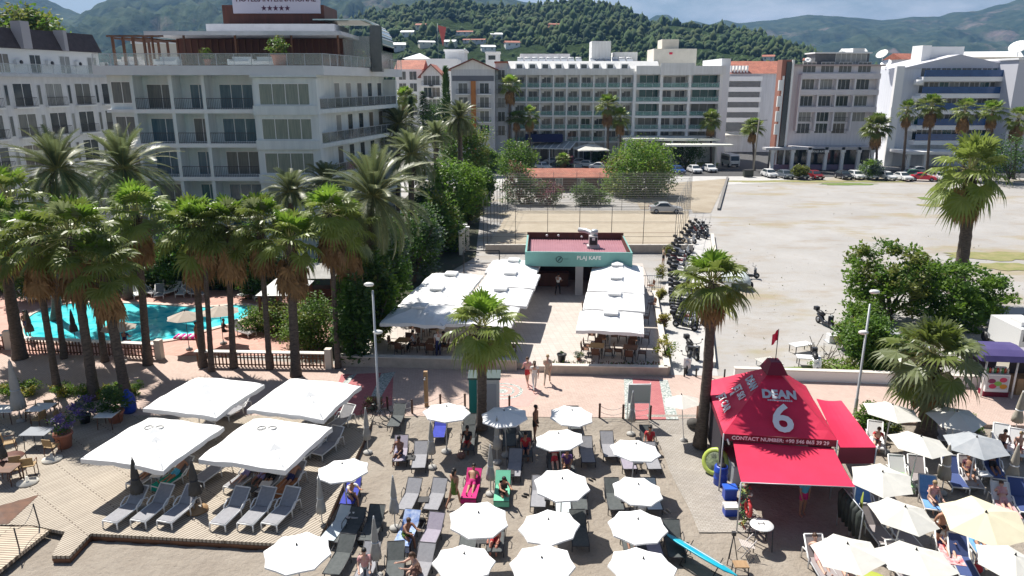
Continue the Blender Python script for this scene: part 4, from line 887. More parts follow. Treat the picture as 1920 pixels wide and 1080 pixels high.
for i, (a, b_) in enumerate(zip(FC[:-1], FC[1:])):
    a = Vector(a); b_ = Vector(b_); ln = (b_ - a).length; h = 5.2 if i != 0 else 4.6
    t = thing('court_fence', ['tall wire fence along the near side of the sand court behind the cafe', 'tall wire fence of the sand court running beside the parked scooters', 'tall wire fence at the far side of the sand court under the trees', 'tall wire fence of the sand court beside the dark hedge'][i], 'fence', (a.x, a.y, 0), heading(a, b_), 'sand court fences')
    k = max(2, round(ln / 3.1))
    for j in range(k + 1): m = MB(); m.tube((ln * j / k, 0, 0), (ln * j / k, 0, h), .03, n=6); m.build('post', wire if i == 1 else dark, t)
    m = MB()
    for z in ([.1, h * .33, h * .66, h] if i != 2 else [.1 + .32 * q for q in range(16)]): m.tube((0, 0, z), (ln, 0, z), .016, n=4)
    m.build('wires', wire if i in (1, 2) else dark, t)
    if i in (1, 3): continue
    me = bpy.data.meshes.new('mesh_panel'); me.from_pydata([(0, .03, .05), (ln, .03, .05), (ln, .03, h), (0, .03, h)], [], [(0, 1, 2, 3)]); uv = me.uv_layers.new()
    for lp, c_ in zip(uv.data, ((0, 0), (ln, 0), (ln, h), (0, h))): lp.uv = c_
    me.materials.append(meshm); put(me, 'mesh_panel', t)
lowwall('low beige wall at the foot of the court fence behind the cafe', [(-2.7, 71.9), (18.3, 71.9)], .8, .25, stonew)
m = MB()                                 # black pipe frame at the left of the cafe
for x in (0, 3.1): m.tube((x, 0, 0), (x, 0, 2.2), .05)
m.tube((0, 0, 2.2), (3.1, 0, 2.2), .05); m.tube((0, 0, 1.1), (3.1, 0, 1.1), .03)
tag(m.build('pipe_frame', black, None, (-4.2, 61.6, .35)), 'black pipe gate frame standing left of the teal cafe', 'frame')
# pale balustrade posts among the trees
for i, (px, py) in enumerate(((864, 478), (869, 473), (877, 468), (861, 470), (873, 463))):
    p = G(px, py); m = MB(); m.box(-.16, -.16, 0, .16, .16, 2.3); t = thing('gate_post', 'pale square post in the dark garden left of the sand court', 'post', p, 0, 'pale garden posts'); m.build('shaft', cream, t); m = MB(); m.box(-.22, -.22, 2.3, .22, .22, 2.42); m.build('cap', white, t)

# square canopies over the cafe tables and over the deck
def square_parasol(name, label, c, half, zr, rise, rz, group, mats, vent=True, zg=0., post='centre', valance=.2, sag=.09):
    t = thing(name, label, 'parasol', (c[0], c[1], zg), rz, group); m = MB(); N = 10; V = []; F = []
    for j in range(N + 1):
        for i in range(N + 1):
            u, w = 2 * i / N - 1, 2 * j / N - 1; d = max(abs(u), abs(w)); e = min(abs(u), abs(w)) / max(d, 1e-6)
            z = zr - zg + rise * (1 - d) ** 1.0 - sag * (1 - e) * math.sin(d * math.pi) + noise.noise(Vector((u * 2 + c[0], w * 2 + c[1], 0))) * .07 + noise.noise(Vector((u * 6 + c[0], w * 6 + c[1], 3))) * .02 - .05 * abs(u * w) ** 3
            V.append((u * half, w * half, z))
    k = N + 1; F = [(j * k + i, j * k + i + 1, (j + 1) * k + i + 1, (j + 1) * k + i) for j in range(N) for i in range(N)]
    m.add(V, F, 0, False)
    rim = [(i, 0) for i in range(N)] + [(N, i) for i in range(N)] + [(N - i, N) for i in range(N)] + [(0, N - i) for i in range(N)]
    top = [V[j * k + i] for i, j in rim]; low = [(p[0] * 1.004, p[1] * 1.004, p[2] - valance - .03 * math.sin(i * 1.9 + c[0])) for i, p in enumerate(top)]; r_ = len(rim)
    m.add(top + low, [(i, (i + 1) % r_, (i + 1) % r_ + r_, i + r_) for i in range(r_)])
    m.build('canopy', mats, t)
    if vent:
        v = MB(); s_ = half * .22; zt = zr - zg + rise; v.add([(-s_, -s_, zt), (s_, -s_, zt), (s_, s_, zt), (-s_, s_, zt), (0, 0, zt + .14)], [(0, 1, 4), (1, 2, 4), (2, 3, 4), (3, 0, 4)]); v.add([(-s_, -s_, zt), (s_, -s_, zt), (s_, s_, zt), (-s_, s_, zt), (-s_, -s_, zt - .13), (s_, -s_, zt - .13), (s_, s_, zt - .13), (-s_, s_, zt - .13)], [(0, 4, 5, 1), (1, 5, 6, 2), (2, 6, 7, 3), (3, 7, 4, 0)]); v.build('vent_flap', mats, t)
    p = MB(); p.tube((0, 0, 0), (0, 0, zr - zg + rise - .05), .05); p.box(-.4, -.4, 0, .4, .4, .08); p.build('pole', galv, t)
    p = MB()
    for sx in (-1, 1):
        for sy in (-1, 1): p.tube((0, 0, zr - zg + rise - .12), (sx * half * .97, sy * half * .97, zr - zg - .03), .018, n=4)
    p.build('rib', galv, t); return t
g = 'white square canopies over the cafe tables'
names = {0: 'front', 1: 'second', 2: 'third', 3: 'rear'}
for i, (x, y) in enumerate(((6.05, 42.35), (6.85, 46.6), (7.55, 50.8), (8.15, 54.6))): square_parasol('cafe_canopy', 'white square cafe canopy, %s of the row beside the scooter alley' % ['front one', 'second', 'third', 'rear one'][i], (x, y), 1.98, 2.5, .62, CR, g, cloth, True, .35)
for i, (x, y) in enumerate(((-1.75, 43.4), (-.75, 47.6), (-.1, 51.9), (.15, 55.9))): square_parasol('cafe_canopy', 'white square cafe canopy, %s of the row along the sunlit aisle' % ['front one', 'second', 'third', 'rearmost'][i], (x, y), 2.0, 2.55, .62, CR * .9, g, cloth, True, .35)
for i, (x, y) in enumerate(((-5.75, 43.6), (-5.1, 47.7), (-4.45, 51.6))): square_parasol('cafe_canopy', 'white square cafe canopy next to the dark trees, %s of the outer row' % ['front', 'middle', 'back'][i], (x, y), 2.0, 2.55, .62, CR, g, cloth, True, .35)
g = 'large white square parasols on the timber deck'
for px, py, z, half, lab in ((291, 821, 1.95, 1.95, 'large white square parasol at the near left of the deck group of four'), (503, 822, 1.95, 1.95, 'large white square parasol at the near right of the deck group, above the sunbathers'), (386, 735, 2.0, 1.95, 'large white square parasol, rear left of the deck group, half shaded by a palm'), (574, 738, 2.0, 1.95, 'large white square parasol, rear right of the deck group, dappled with shade')):
    c = G(px, py + 6, z); square_parasol('deck_parasol', lab, c, half, z, .62, R(-14), g, cloth, False, .03, sag=.1)
    if py > 800:
        for k in range(2):
            m = MB(); m.path([(c.x - .3 + k * .45 + .17 * math.cos(a), c.y + .2 + .17 * math.sin(a), z + .5 + .03) for a in [j * .63 for j in range(11)]], .035, 6, 0, True, False); t_ = m.build('canopy_ring', clothg); tag(t_, 'rolled white cloth ring on top of a %s deck parasol' % ('near left' if px < 400 else 'near right'), 'cloth ring', 'cloth rings on parasols')

# ---------------------------------------------------------------- round parasols on the beach
def round_parasol(r, sides, rise, zr, clothm, polem, name, label, group, valance=0.):
    t = thing(name, label, 'parasol', (0, 0, 0), 0, group); m = MB(); V = [(0, 0, zr + rise)]; n2 = sides * 2; rings = (.18, .45, .72, 1.)
    for q_ in rings:
        for k in range(n2):
            a = 2 * math.pi * k / n2; rib = k % 2 == 0; rr = r * q_ * (1 if rib else (math.cos(math.pi / sides) * (1 - .035 * q_))); z = zr + rise * (1 - q_ ** 1.12) - (0 if rib else .022 * math.sin(q_ * math.pi * .8)) + .012 * noise.noise(Vector((rr * math.cos(a) * 2, rr * math.sin(a) * 2, r)))
            V.append((rr * math.cos(a), rr * math.sin(a), z))
    F = [(0, 1 + k, 1 + (k + 1) % n2) for k in range(n2)]
    for i in range(len(rings) - 1):
        o = 1 + i * n2; F += [(o + k, o + n2 + k, o + n2 + (k + 1) % n2, o + (k + 1) % n2) for k in range(n2)]
    m.add(V, F)
    if valance:
        o = 1 + 3 * n2; top = [V[o + k] for k in range(n2)]; low = [(p[0] * 1.01, p[1] * 1.01, p[2] - valance) for p in top]; m.add(top + low, [(k, k + n2, (k + 1) % n2 + n2, (k + 1) % n2) for k in range(n2)])
    m.build('canopy', clothm, t)
    m = MB(); m.tube((0, 0, 0), (0, 0, zr + rise), .025, n=8); m.build('pole', polem, t)
    m = MB()
    for k in range(sides):
        a = 2 * math.pi * k / sides; m.tube((0, 0, zr + rise - .04), (r * .985 * math.cos(a), r * .985 * math.sin(a), zr - .02), .009, n=4); m.tube((0, 0, zr - .15), (r * .5 * math.cos(a), r * .5 * math.sin(a), zr + rise * .48), .007, n=4)
    m.build('rib', polem, t)
    m = MB(); m.lathe([(.035, 0), (.038, .02), (.02, .05), (.018, .07), (0.005, .1)], 8, (0, 0, zr + rise - .01)); m.build('finial', black, t)
    m = MB(); m.lathe([(.24, 0), (.24, .1), (.06, .16), (.04, .3)], 12); m.build('base', concrete, t)
    return proto(t)
def set_round(pr, lst, zr, group, rot=None, base_r=1.1):
    for i, (px, py, hw, lab) in enumerate(lst):
        c = G(px, py + 3, zr - .3); d = c.y * math.cos(PITCH) + (CAM_H - c.z) * math.sin(PITCH); g0 = gz(c.x, c.y)
        s_ = hw * d / FPX / base_r; o = place(pr, (c.x, c.y, g0), rnd.uniform(0, .8), lab, group, (s_, s_, 1)); o.rotation_euler = (R(rnd.uniform(-5, 5)), R(rnd.uniform(-5, 5)), rnd.uniform(0, .8))
WP = [(835, 771, 45, 'white octagonal parasol at the front edge of the paving beside the timber shower post'), (950, 777, 45, 'octagonal parasol lying in palm shade beside the small palm trunk, bluish white'), (1067, 775, 42, 'white octagonal parasol next to the man standing by the paving edge'),
      (1057, 823, 47, 'white octagonal parasol directly below the one beside the standing man'), (1185, 843, 48, 'white octagonal parasol at the top of the row along the grey paver path'), (1052, 902, 53, 'white octagonal parasol with a reclining bather showing just above it'),
      (647, 881, 50, 'white octagonal parasol standing beside the right edge of the timber deck'), (895, 967, 57, 'white octagonal parasol nearest to the woman in the green dress'), (1188, 914, 48, 'white octagonal parasol, second from the top of the row along the paver path'),
      (1040, 985, 58, 'white octagonal parasol in the middle of the sand, third of its column'), (1195, 983, 56, 'white octagonal parasol, third from the top of the row along the paver path'), (557, 1032, 64, 'white octagonal parasol at the near corner of the deck'),
      (1024, 1052, 62, 'white octagonal parasol cut by the lower edge, next to the row by the path'), (865, 1056, 60, 'white octagonal parasol beside the seated pair, at the lower edge'), (1198, 1064, 66, 'white octagonal parasol at the lower edge beside the turquoise paddle board')]
pr = round_parasol(1.1, 8, .3, 2.05, cloth, galv, 'beach_parasol', WP[0][3], 'white octagonal beach parasols', .05)
set_round(pr, WP, 2.05, 'white octagonal beach parasols')
CP = [(1668, 770, 52, 'cream parasol right behind the red tent with a round shrub at its left'), (1790, 778, 50, 'cream parasol dappled by palm shade, right of the stout palm trunk'), (1718, 830, 56, 'cream parasol in front of the stout palm trunk'), (1655, 893, 58, 'cream parasol touching the right corner of the red awning'), (1683, 962, 62, 'cream parasol left of the man in dark trunks'),
      (1600, 1037, 66, 'cream parasol nearest to the open front of the red tent'), (1722, 1054, 72, 'cream parasol at the lower edge with a small dark tip, below the man in trunks'), (1886, 1052, 66, 'cream parasol in the lower right corner'), (1287, 752, 36, 'small pale parasol on the paving between the white board and the palm')]
pr2 = round_parasol(1.15, 6, .38, 2.05, clothc, whiter, 'cream_parasol', CP[0][3], 'cream parasols right of the tent')
set_round(pr2, CP, 2.05, 'cream parasols right of the tent', base_r=1.15)
pr3 = round_parasol(1.15, 6, .38, 2.05, clothy, whiter, 'yellow_parasol', 'large yellowish cream parasol at the right, beyond the man in trunks', None); set_round(pr3, [(1846, 968, 78, 'large yellowish cream parasol at the right, beyond the man in trunks')], 2.05, None, base_r=1.15)
pr4 = round_parasol(1.15, 6, .38, 2.05, mat('shaded_grey_cloth', (.34, .37, .4), .85, (.45, .47, .49), 1.4, .15, trans=.15), whiter, 'grey_parasol', 'greyish blue parasol among the white plastic loungers', None); set_round(pr4, [(1832, 830, 56, 'greyish blue parasol among the white plastic loungers')], 2.05, None, base_r=1.15)
pr5 = round_parasol(1.3, 8, .42, 2.2, mat('taupe_cloth', (.5, .44, .38), .85, (.44, .385, .33), 1., trans=.15), dark, 'pool_parasol', 'taupe parasol beside the pool', None)
for px, py, hw, lab in ((347, 592, 34, 'taupe parasol at the near pool edge, left of two trunks'), (412, 582, 36, 'taupe parasol behind the pair of trunks at the right end of the pool'), (222, 612, 32, 'flatter taupe parasol over the person in dark blue by the pool')):
    c = G(px, py, 2.3); d = c.y * .963 + 14 * .27; s_ = hw * d / FPX / 1.3; place(pr5, (c.x, c.y, 0), 0, lab, 'taupe parasols by the pool', (s_, s_, 1))
# folded parasols
def folded(clothm, polem, name, label, group, h=2.3, r=.2, l=1.55):
    t = thing(name, label, 'parasol', (0, 0, 0), 0, group); m = MB(); m.lathe([(r * .55, h - l - .02), (r, h - l), (r * .9, h - l * .8), (r * .55, h - l * .62), (r * .62, h - l * .5), (r * .4, h - l * .25), (r * .2, h - .06), (.02, h)], 22, (0, 0, 0), 0, True, .28); m.build('canopy', clothm, t)
    m = MB(); m.tube((0, 0, 0), (0, 0, h + .06), .024, n=8); m.build('pole', polem, t)
    m = MB(); m.lathe([(r * .66, h - l * .62 + .02), (r * .66, h - l * .62 + .06)], 12); m.build('tie', polem, t)
    m = MB(); m.lathe([(.22, 0), (.22, .09), (.05, .15)], 12); m.build('base', concrete, t); return proto(t)
f1 = folded(clothg, galv, 'folded_parasol', 'folded grey parasol', 'folded pale parasols on the sand')
for px, py, s_, lab in ((690, 850, 1., 'folded grey parasol beside the seated person at the right edge of the deck'), (810, 878, 1., 'folded pale parasol between two empty grey sunbeds'), (932, 868, 1., 'folded pale parasol beside the small palm trunk'), (920, 928, 1., 'folded grey parasol behind the pink towel'), (605, 992, 1., 'folded pale parasol against the deck side'), (741, 992, 1., 'folded lilac grey parasol on open sand near the striped towel'), (707, 1083, 1.05, 'folded grey parasol at the lower edge beside the person in pink'), (1183, 815, 1., 'folded pale parasol in front of the white board')):
    p = GB(px, py); place(f1, p, rnd.random(), lab, None, s_)
f2 = folded(mat('beige_cloth', (.5, .46, .39), .9, (.42, .39, .33), 3., .1, trans=.15), whiter, 'folded_beige_parasol', 'folded beige parasol', 'folded beige parasols right of the tent', 2.3, .27, 1.6)
for px, py, lab in ((1902, 815, 'folded beige parasol on the paving edge at the far right'), (1765, 925, 'folded beige parasol in front of the blue lounger'), (1891, 925, 'folded beige parasol at the right edge beside the yellowish parasol')): place(f2, GB(px, py), rnd.random(), lab)
f3 = folded(clothd, dark, 'folded_dark_parasol', 'folded dark parasol', 'folded dark parasols on the deck', 2.2, .26, 1.5)
for px, py, z, lab in ((262, 952, .03, 'folded dark brown parasol between the sunbathers and the front loungers'), (370, 955, .03, 'folded dark grey parasol on a tan base near the empty loungers'), (8, 885, .03, 'folded dark parasol at the left edge beside the wooden chairs'), (142, 640, 0, 'folded dark parasol standing by the near pool edge'), (60, 640, 0, 'folded dark parasol at the left end of the pool')):
    place(f3, G(px, py, z), rnd.random(), lab)
f4 = folded(mat('pale_grey_cloth', (.5, .485, .46), .9, (.43, .42, .4), 3., .1), galv, 'tall_folded_parasol', 'tall folded white parasol beside the thick trunk at the left', None, 3.3, .36, 2.6); place(f4, G(40, 790, .02), 0)
# ---------------------------------------------------------------- palms
def fan(mb, o, az, el, pet, Rr, q, mi, pm, droop, nseg=19):
    d = Vector((math.cos(az) * math.cos(el), math.sin(az) * math.cos(el), math.sin(el))); sag = Vector((0, 0, -1))
    P = [o, o + d * pet * .5 + sag * pet * .03, o + d * pet + sag * pet * (.1 + .12 * droop)]
    mb.path(P, [.03, .02, .014], 3, pm, False, False)
    ax = (P[2] - P[1]).normalized(); ax = (ax + sag * .35 * droop).normalized(); sd = ax.cross(Vector((0, 0, 1)))
    sd = sd.normalized() if sd.length > .05 else Vector((-math.sin(az), math.cos(az), 0)); nn = sd.cross(ax); sd = (sd + nn * q.uniform(-.25, .25)).normalized()
    hub = P[2]; n = nseg; V = [hub]; F = []
    spread = R(q.uniform(115, 135))
    for i in range(n + 1):
        th = -spread + 2 * spread * i / n; c, s_ = math.cos(th), math.sin(th); k = .55 if True else 0
        V.append(hub + (ax * c + sd * s_) * Rr * .52 - ax * .0 + nn * (.05 * (1 - abs(s_)) + (.025 if i % 2 else -.025)) + sag * Rr * .04 * droop)
    F += [(0, 1 + i, 2 + i) for i in range(n)]
    for i in range(n):
        th = -spread + 2 * spread * (i + .5) / n; c, s_ = math.cos(th), math.sin(th); ln = Rr * (.82 + .2 * c) * q.uniform(.88, 1.06)
        e1 = hub + (ax * c + sd * s_) * ln * .8 + sag * ln * (.06 + .1 * droop); t2 = hub + (ax * c + sd * s_) * ln * .97 + sag * ln * (.12 + .32 * droop + q.uniform(0, .1))
        w_ = (V[2 + i] - V[1 + i]) * .22; b_ = len(V); V += [e1 - w_, e1 + w_, t2]
        F += [(1 + i, b_, b_ + 1, 2 + i), (b_, b_ + 2, b_ + 1)]
    mb.add(V, F, mi)
def fan_crown(seed, pet=1.15, Rr=1.05, nf=33, mats=None, skirt=46, skl=1.7, low=-30):
    q = random.Random(seed); m = MB(); ga = 2.39996
    for i in range(nf):
        u = i / (nf - 1); el = R(86 - (86 - low) * u ** 1.2 + q.uniform(-9, 9)); az = i * ga + q.uniform(-.25, .25)
        o = Vector((0, 0, .35 * (1 - u) - .1)) + Vector((math.cos(az), math.sin(az), 0)) * .1
        fan(m, o, az, el, pet * q.uniform(.8, 1.12) * (.75 + .35 * min(1, u * 2)), Rr * q.uniform(.85, 1.1), q, 1 if u < .3 and q.random() < .75 else (2 if q.random() < .12 else 0), 3, .1 + .7 * u)
    cr = m.mesh('crown', mats or [leafA, leafY, leafG, petiole])
    d = MB()
    for i in range(skirt):
        az = i * ga; fan(d, Vector((math.cos(az) * .16, math.sin(az) * .16, -.25 - 1.1 * skl * .5 * (i / max(1, skirt)))), az, R(q.uniform(-84, -60)), skl * q.uniform(.4, .7), .8 * q.uniform(.7, 1.1), q, 0, 1, 1., 11)
    return cr, d.mesh('dead_fronds', [leafD, mat('dead_stalk', (.2, .13, .06), .9)]) if skirt else None
def trunk_mesh(P, r0, r1, rings=26, n=12, seed=0, boots=0, foot=1.35):
    q = random.Random(seed); m = MB(); P = [Vector(p) for p in P]; L_ = len(P) - 1; pts = []; rr = []
    for i in range(rings + 1):
        t = i / rings; f = t * L_; k = min(int(f), L_ - 1); u = f - k; pts.append(P[k].lerp(P[k + 1], u)); rr.append((r0 + (r1 - r0) * t) * (1 + (foot - 1) * math.exp(-t * 14)) * (1 + (.04 if i % 2 else -.03) + q.uniform(-.02, .02)))
    m.path(pts, rr, n, 0, True)
    top = P[-1]; dr = (P[-1] - P[-2]).normalized()
    for i in range(boots):                 # old leaf bases sticking out below the crown
        az = i * 2.4; h = q.uniform(.0, 1.) ; o = top - dr * h * min(2.0, (P[-1] - P[0]).length * .3); e = Vector((math.cos(az), math.sin(az), .45)); e.normalize()
        m.path([o + e * r1 * .7, o + e * (r1 + .12), o + e * (r1 + .25) + Vector((0, 0, .06))], [.06, .05, .02], 4, 0, False)
    return m
FANS = [fan_crown(1), fan_crown(11, 1.3, 1.0, 32, None, 50, 1.9, -42), fan_crown(12, 1.0, 1.2, 40, None, 24, 1.4, -18), fan_crown(2, 1.05, 1.1, 32), fan_crown(3, 1.25, 1.0, 38, None, 36)]
FANS_G = [fan_crown(5, 1.0, 1.05, 36, [leafA, leafY, leafG, petiole], 10, 1., -40), fan_crown(6, 1.35, 1.3, 44, [leafG, leafA, leafA, petiole], 46, 1.3, -60), fan_crown(7, 1.2, 1.15, 44, [leafA, leafA, leafG, petiole], 60, 1.5, -65)]
def fan_palm(label, base, top, r0, r1, var, sc=1., group=None, bend=0., boots=26, skirt=True, name='fan_palm', fans=None):
    base = Vector(base); top = Vector(top); t = thing(name, label, 'palm', base, 0, group); q = random.Random(hash(label) % 9999 if False else len(label) * 131 + int(base.x * 10))
    dv = top - base; mid = dv * .5 + Vector((bend, bend * .3, 0)); trunk_mesh([(0, 0, -.1), mid * .5 + dv * .0 + Vector((bend * .3, 0, 0)), mid, dv * .78 + Vector((bend * .5, 0, 0)), dv], r0, r1, 30, 12, 1, boots).build('trunk', bark, t)
    cr, sk_ = (fans or FANS)[var]; rz = q.uniform(0, 6.28); o = put(cr, 'crown', t, dv, rz, (sc * q.uniform(.9, 1.1), sc * q.uniform(.9, 1.1), sc * q.uniform(.88, 1.2))); o.rotation_euler = (R(q.uniform(-9, 9)), R(q.uniform(-9, 9)), rz)
    if sk_ and skirt: put(sk_, 'dead_fronds', t, dv, rz, sc)
    return t
def pinnate_crown(seed, Ln=3.1, nf=70, low=-45, npair=38, lw=.04, ll=.55):
    q = random.Random(seed); m = MB()
    for i in range(nf):
        u = i / (nf - 1); el = R(86 - (86 - low) * u + q.uniform(-8, 8)); az = i * 2.39996 + q.uniform(-.2, .2); L_ = Ln * q.uniform(.82, 1.08) * (.75 + .25 * min(1, u * 3))
        h = Vector((math.cos(az), math.sin(az), 0)); P = []; p = Vector((0, 0, .1)) + h * .12; e = el; K = 10; curl = R(q.uniform(60, 95)) * (.6 + .5 * u)
        for k in range(K + 1):
            P.append(p.copy()); p = p + (h * math.cos(e) + Vector((0, 0, math.sin(e)))) * L_ / K; e -= curl / K * (.5 + k / K)
        m.path(P, [.035 - .003 * k for k in range(K + 1)], 3, 1, False, False)
        side = Vector((-h.y, h.x, 0)); twist = q.uniform(-.3, .3)
        for k in range(npair):
            f = (.1 + .9 * k / npair) * K; j = min(int(f), K - 1); w = f - j; b_ = P[j].lerp(P[j + 1], w); tg = (P[j + 1] - P[j]).normalized(); up = side.cross(tg).normalized(); up = up if up.z > -.2 else -up
            ln = ll * math.sin(math.pi * (.12 + .82 * (k / npair))) ** .7
            for s_ in (-1, 1):
                dr = (side * s_ * .8 + tg * .75 + up * (.35 + twist * s_)).normalized(); tip = b_ + dr * ln * q.uniform(.85, 1.1) - Vector((0, 0, ln * .22)); m.add([b_ - tg * lw, b_ + tg * lw, tip], [(0, 1, 2)], 0)
    return m.mesh('crown', [leafF, petiole])
DATES = [pinnate_crown(1), pinnate_crown(2, 2.7, 56, -30), pinnate_crown(3, 3.4, 84, -60)]
def date_palm(label, base, top, r, var, sc=1., group=None, name='date_palm'):
    base = Vector(base); top = Vector(top); t = thing(name, label, 'palm', base, 0, group); dv = top - base
    trunk_mesh([(0, 0, -.1), dv * .5, dv], r, r * .9, 24, 12, 2, 30).build('trunk', bark, t); put(DATES[var], 'crown', t, dv, base.x * 1.7, sc); return t
g = 'fan palms along the pool fence'
FP = [  # base pixel, crown pixel, crown scale, trunk radius
    ((38, 672), (-2, 425), .42, .3, 0, 1.0, 'thick trunked fan palm at the left edge, its crown partly out of view'), ((108, 733), (62, 452), .22, .17, 1, .95, 'slender leaning fan palm just right of the tall folded parasol'), ((120, 672), (92, 440), .2, .16, 2, .9, 'fan palm whose thin trunk stands before the left half of the pool, behind another trunk'),
    ((178, 748), (132, 445), .3, .22, 0, 1.1, 'fan palm with a stout leaning trunk in the clipped bushes, left of the potted plant'), ((197, 678), (168, 470), .22, .17, 1, .85, 'fan palm standing at the pool fence between the two stout leaning trunks'), ((238, 748), (188, 495), .31, .23, 2, .98, 'fan palm with the stout leaning trunk beside the blue water bottle'),
    ((277, 684), (255, 400), .27, .2, 1, 1.0, 'fan palm whose trunk crosses the pool middle, next to the white post'), ((381, 688), (362, 432), .25, .19, 0, 1.05, 'fan palm, left one of the pair of trunks before the striped pool float'), ((397, 696), (380, 425), .18, .14, 2, .8, 'thin fan palm, right one of the pair of trunks before the float'), ((438, 690), (425, 425), .22, .17, 1, .95, 'fan palm at the right end of the pool with a brown skirt'),
    ((506, 692), (487, 425), .2, .16, 2, .9, 'slim fan palm beside the right white-topped fence'), ((555, 705), (543, 452), .32, .25, 0, 1.05, 'fan palm with pale grey trunk and big brown skirt in front of the round bush'), ((634, 690), (618, 400), .19, .15, 1, 1.0, 'slim grey fan palm left of the white lamp post'), ((662, 672), (650, 430), .2, .16, 2, .9, 'fan palm in the dark trees behind the white lamp post')]
for (bx, by), (cx, cy), r0, r1, v, sc, lab in FP:
    b_ = G(bx, by); fan_palm(lab, b_, D(cx, cy, b_.y + .4), r0 * .88, r1 * .85, (bx * 7 + by) % 5, sc * 1.05, g, 0., 30)
# fuller palms at the left edge and behind
b_ = G(-30, 640); fan_palm('large leafy fan palm half cut by the left edge behind the thick trunk', b_, D(15, 375, b_.y), .35, .28, 1, 1.2, g)
for bx_, by_, cx_, cy_, lab in ((-150, 712, -170, 470, 'fan palm just outside the left edge, shading the terrace tables'), (-60, 745, -85, 470, 'leaning fan palm beyond the left edge beside the terrace'), (-260, 770, -280, 450, 'fan palm well beyond the left edge by the deck')):  # palms out of view, added to cast shade on the left terrace
    b_ = G(bx_, by_); fan_palm(lab, b_, D(cx_, cy_, b_.y), .28, .2, 1, 1.1, g)
DP = [((105, 600), (108, 320), .3, 2, 1.12, 'grey green date palm before the far left wing'), ((240, 560), (232, 318), .32, 2, 1.25, 'big drooping date palm in front of the left corner of the hotel'), ((695, 640), (700, 372), .38, 2, 1.25, 'large drooping date palm in front of the hotel right corner'), ((770, 480), (772, 292), .3, 0, 1.2, 'feathery date palm right of the hotel wing'), ((548, 540), (545, 362), .28, 1, 1.0, 'upright date palm in front of the hotel bay windows'), ((610, 500), (612, 342), .28, 1, .95, 'date palm at the foot of the hotel corner column'), ((865, 420), (862, 222), .3, 0, .95, 'golden green date palm below the grey gabled block'), ((745, 420), (748, 235), .28, 0, 1.05, 'date palm with bright upright fronds beside the hotel wing'), ((820, 400), (818, 255), .28, 1, 1.0, 'low date palm left of the golden one')]
for (bx, by), (cx, cy), r, v, sc, lab in DP:
    b_ = G(bx, by); date_palm(lab, b_, D(cx, cy, b_.y), r, v, sc, 'date palms by the big hotel')
# single palms of the promenade
b_ = G(903, 800, 0); fan_palm('short fan palm with green upright fronds beside the teal and white cabin', b_, D(905, 614, b_.y), .24, .22, 0, 1.0, None, 0, 40, True, fans=FANS_G)
b_ = G(1312, 832, -.05); fan_palm('tall dark fan palm by the grey path with a shaggy ball of old leaf bases', b_, D(1336, 530, b_.y), .27, .2, 0, .95, None, .1, 60, True, fans=FANS_G)
b_ = G(1737, 812, 0); fan_palm('broad grey green fan palm with stout leaning trunk among the cream parasols', b_, D(1748, 668, b_.y), .42, .3, 1, 1.02, None, 0, 40, True, fans=FANS_G)
b_ = G(1790, 560, 0); fan_palm('tall fan palm with a shaggy brown skirt standing on the dirt lot', b_, D(1820, 322, b_.y), .5, .36, 2, 1.38, None, .3, 60, True, fans=FANS_G)
m = MB(); m.lathe([(.1, -.45), (.34, -.3), (.42, 0), (.36, .3), (.12, .6)], 12, (0, 0, 0), 0, True, .12)
b2 = G(1312, 832, -.05); o = m.build('leaf_base_ball', bark)
o.parent = next(c for c in COL.objects if c.name.startswith('fan_palm') and 'shaggy ball' in str(c.get('label'))); o.location = D(1330, 598, b2.y) - b2; 
# far palms along the street
g = 'palms along the far street'
for bx, by, cx, cy, sc, lab in ((955, 314, 956, 160, 1.25, 'tall dark palm standing before the left end of the white hotel'), (968, 314, 968, 222, 1.0, 'palm in front of the white hotel just left of a smaller one'), (993, 314, 993, 216, 1.0, 'palm in front of the white hotel above the pergola roof'), (1140, 314, 1140, 198, 1.35, 'big dark palm in the middle of the white hotel front, left of two'), (1164, 314, 1163, 222, 1.1, 'big dark palm in the middle of the white hotel front, right of two'), (1333, 312, 1333, 228, 1.2, 'palm at the right end of the white hotel beside the street'), (1414, 320, 1412, 240, 1.15, 'leaning palm by the telegraph pole at the street corner'), (1643, 325, 1645, 240, 1.5, 'full palm between the pink grey block and the blue hotel'), (1692, 330, 1702, 206, .95, 'slim palm at the left end of the blue hotel'), (1737, 332, 1747, 200, 1.25, 'first big palm of the three before the blue bands'), (1806, 334, 1810, 206, 1.2, 'middle big palm of the three before the blue bands'), (1856, 334, 1862, 208, 1.1, 'last big palm of the three before the blue bands'), (1900, 336, 1910, 222, 1.2, 'palm at the far right edge before the end block'), (1052, 320, 1056, 298, .8, 'low palm between the parked cars and the red roof'), (762, 318, 760, 185, 1.2, 'palm with pale fronds below the white stepped block')):
    b_ = G(bx, by); fan_palm(lab, b_, D(cx, cy, b_.y), .24, .2, rnd.randrange(3), sc, g, 0, 10)
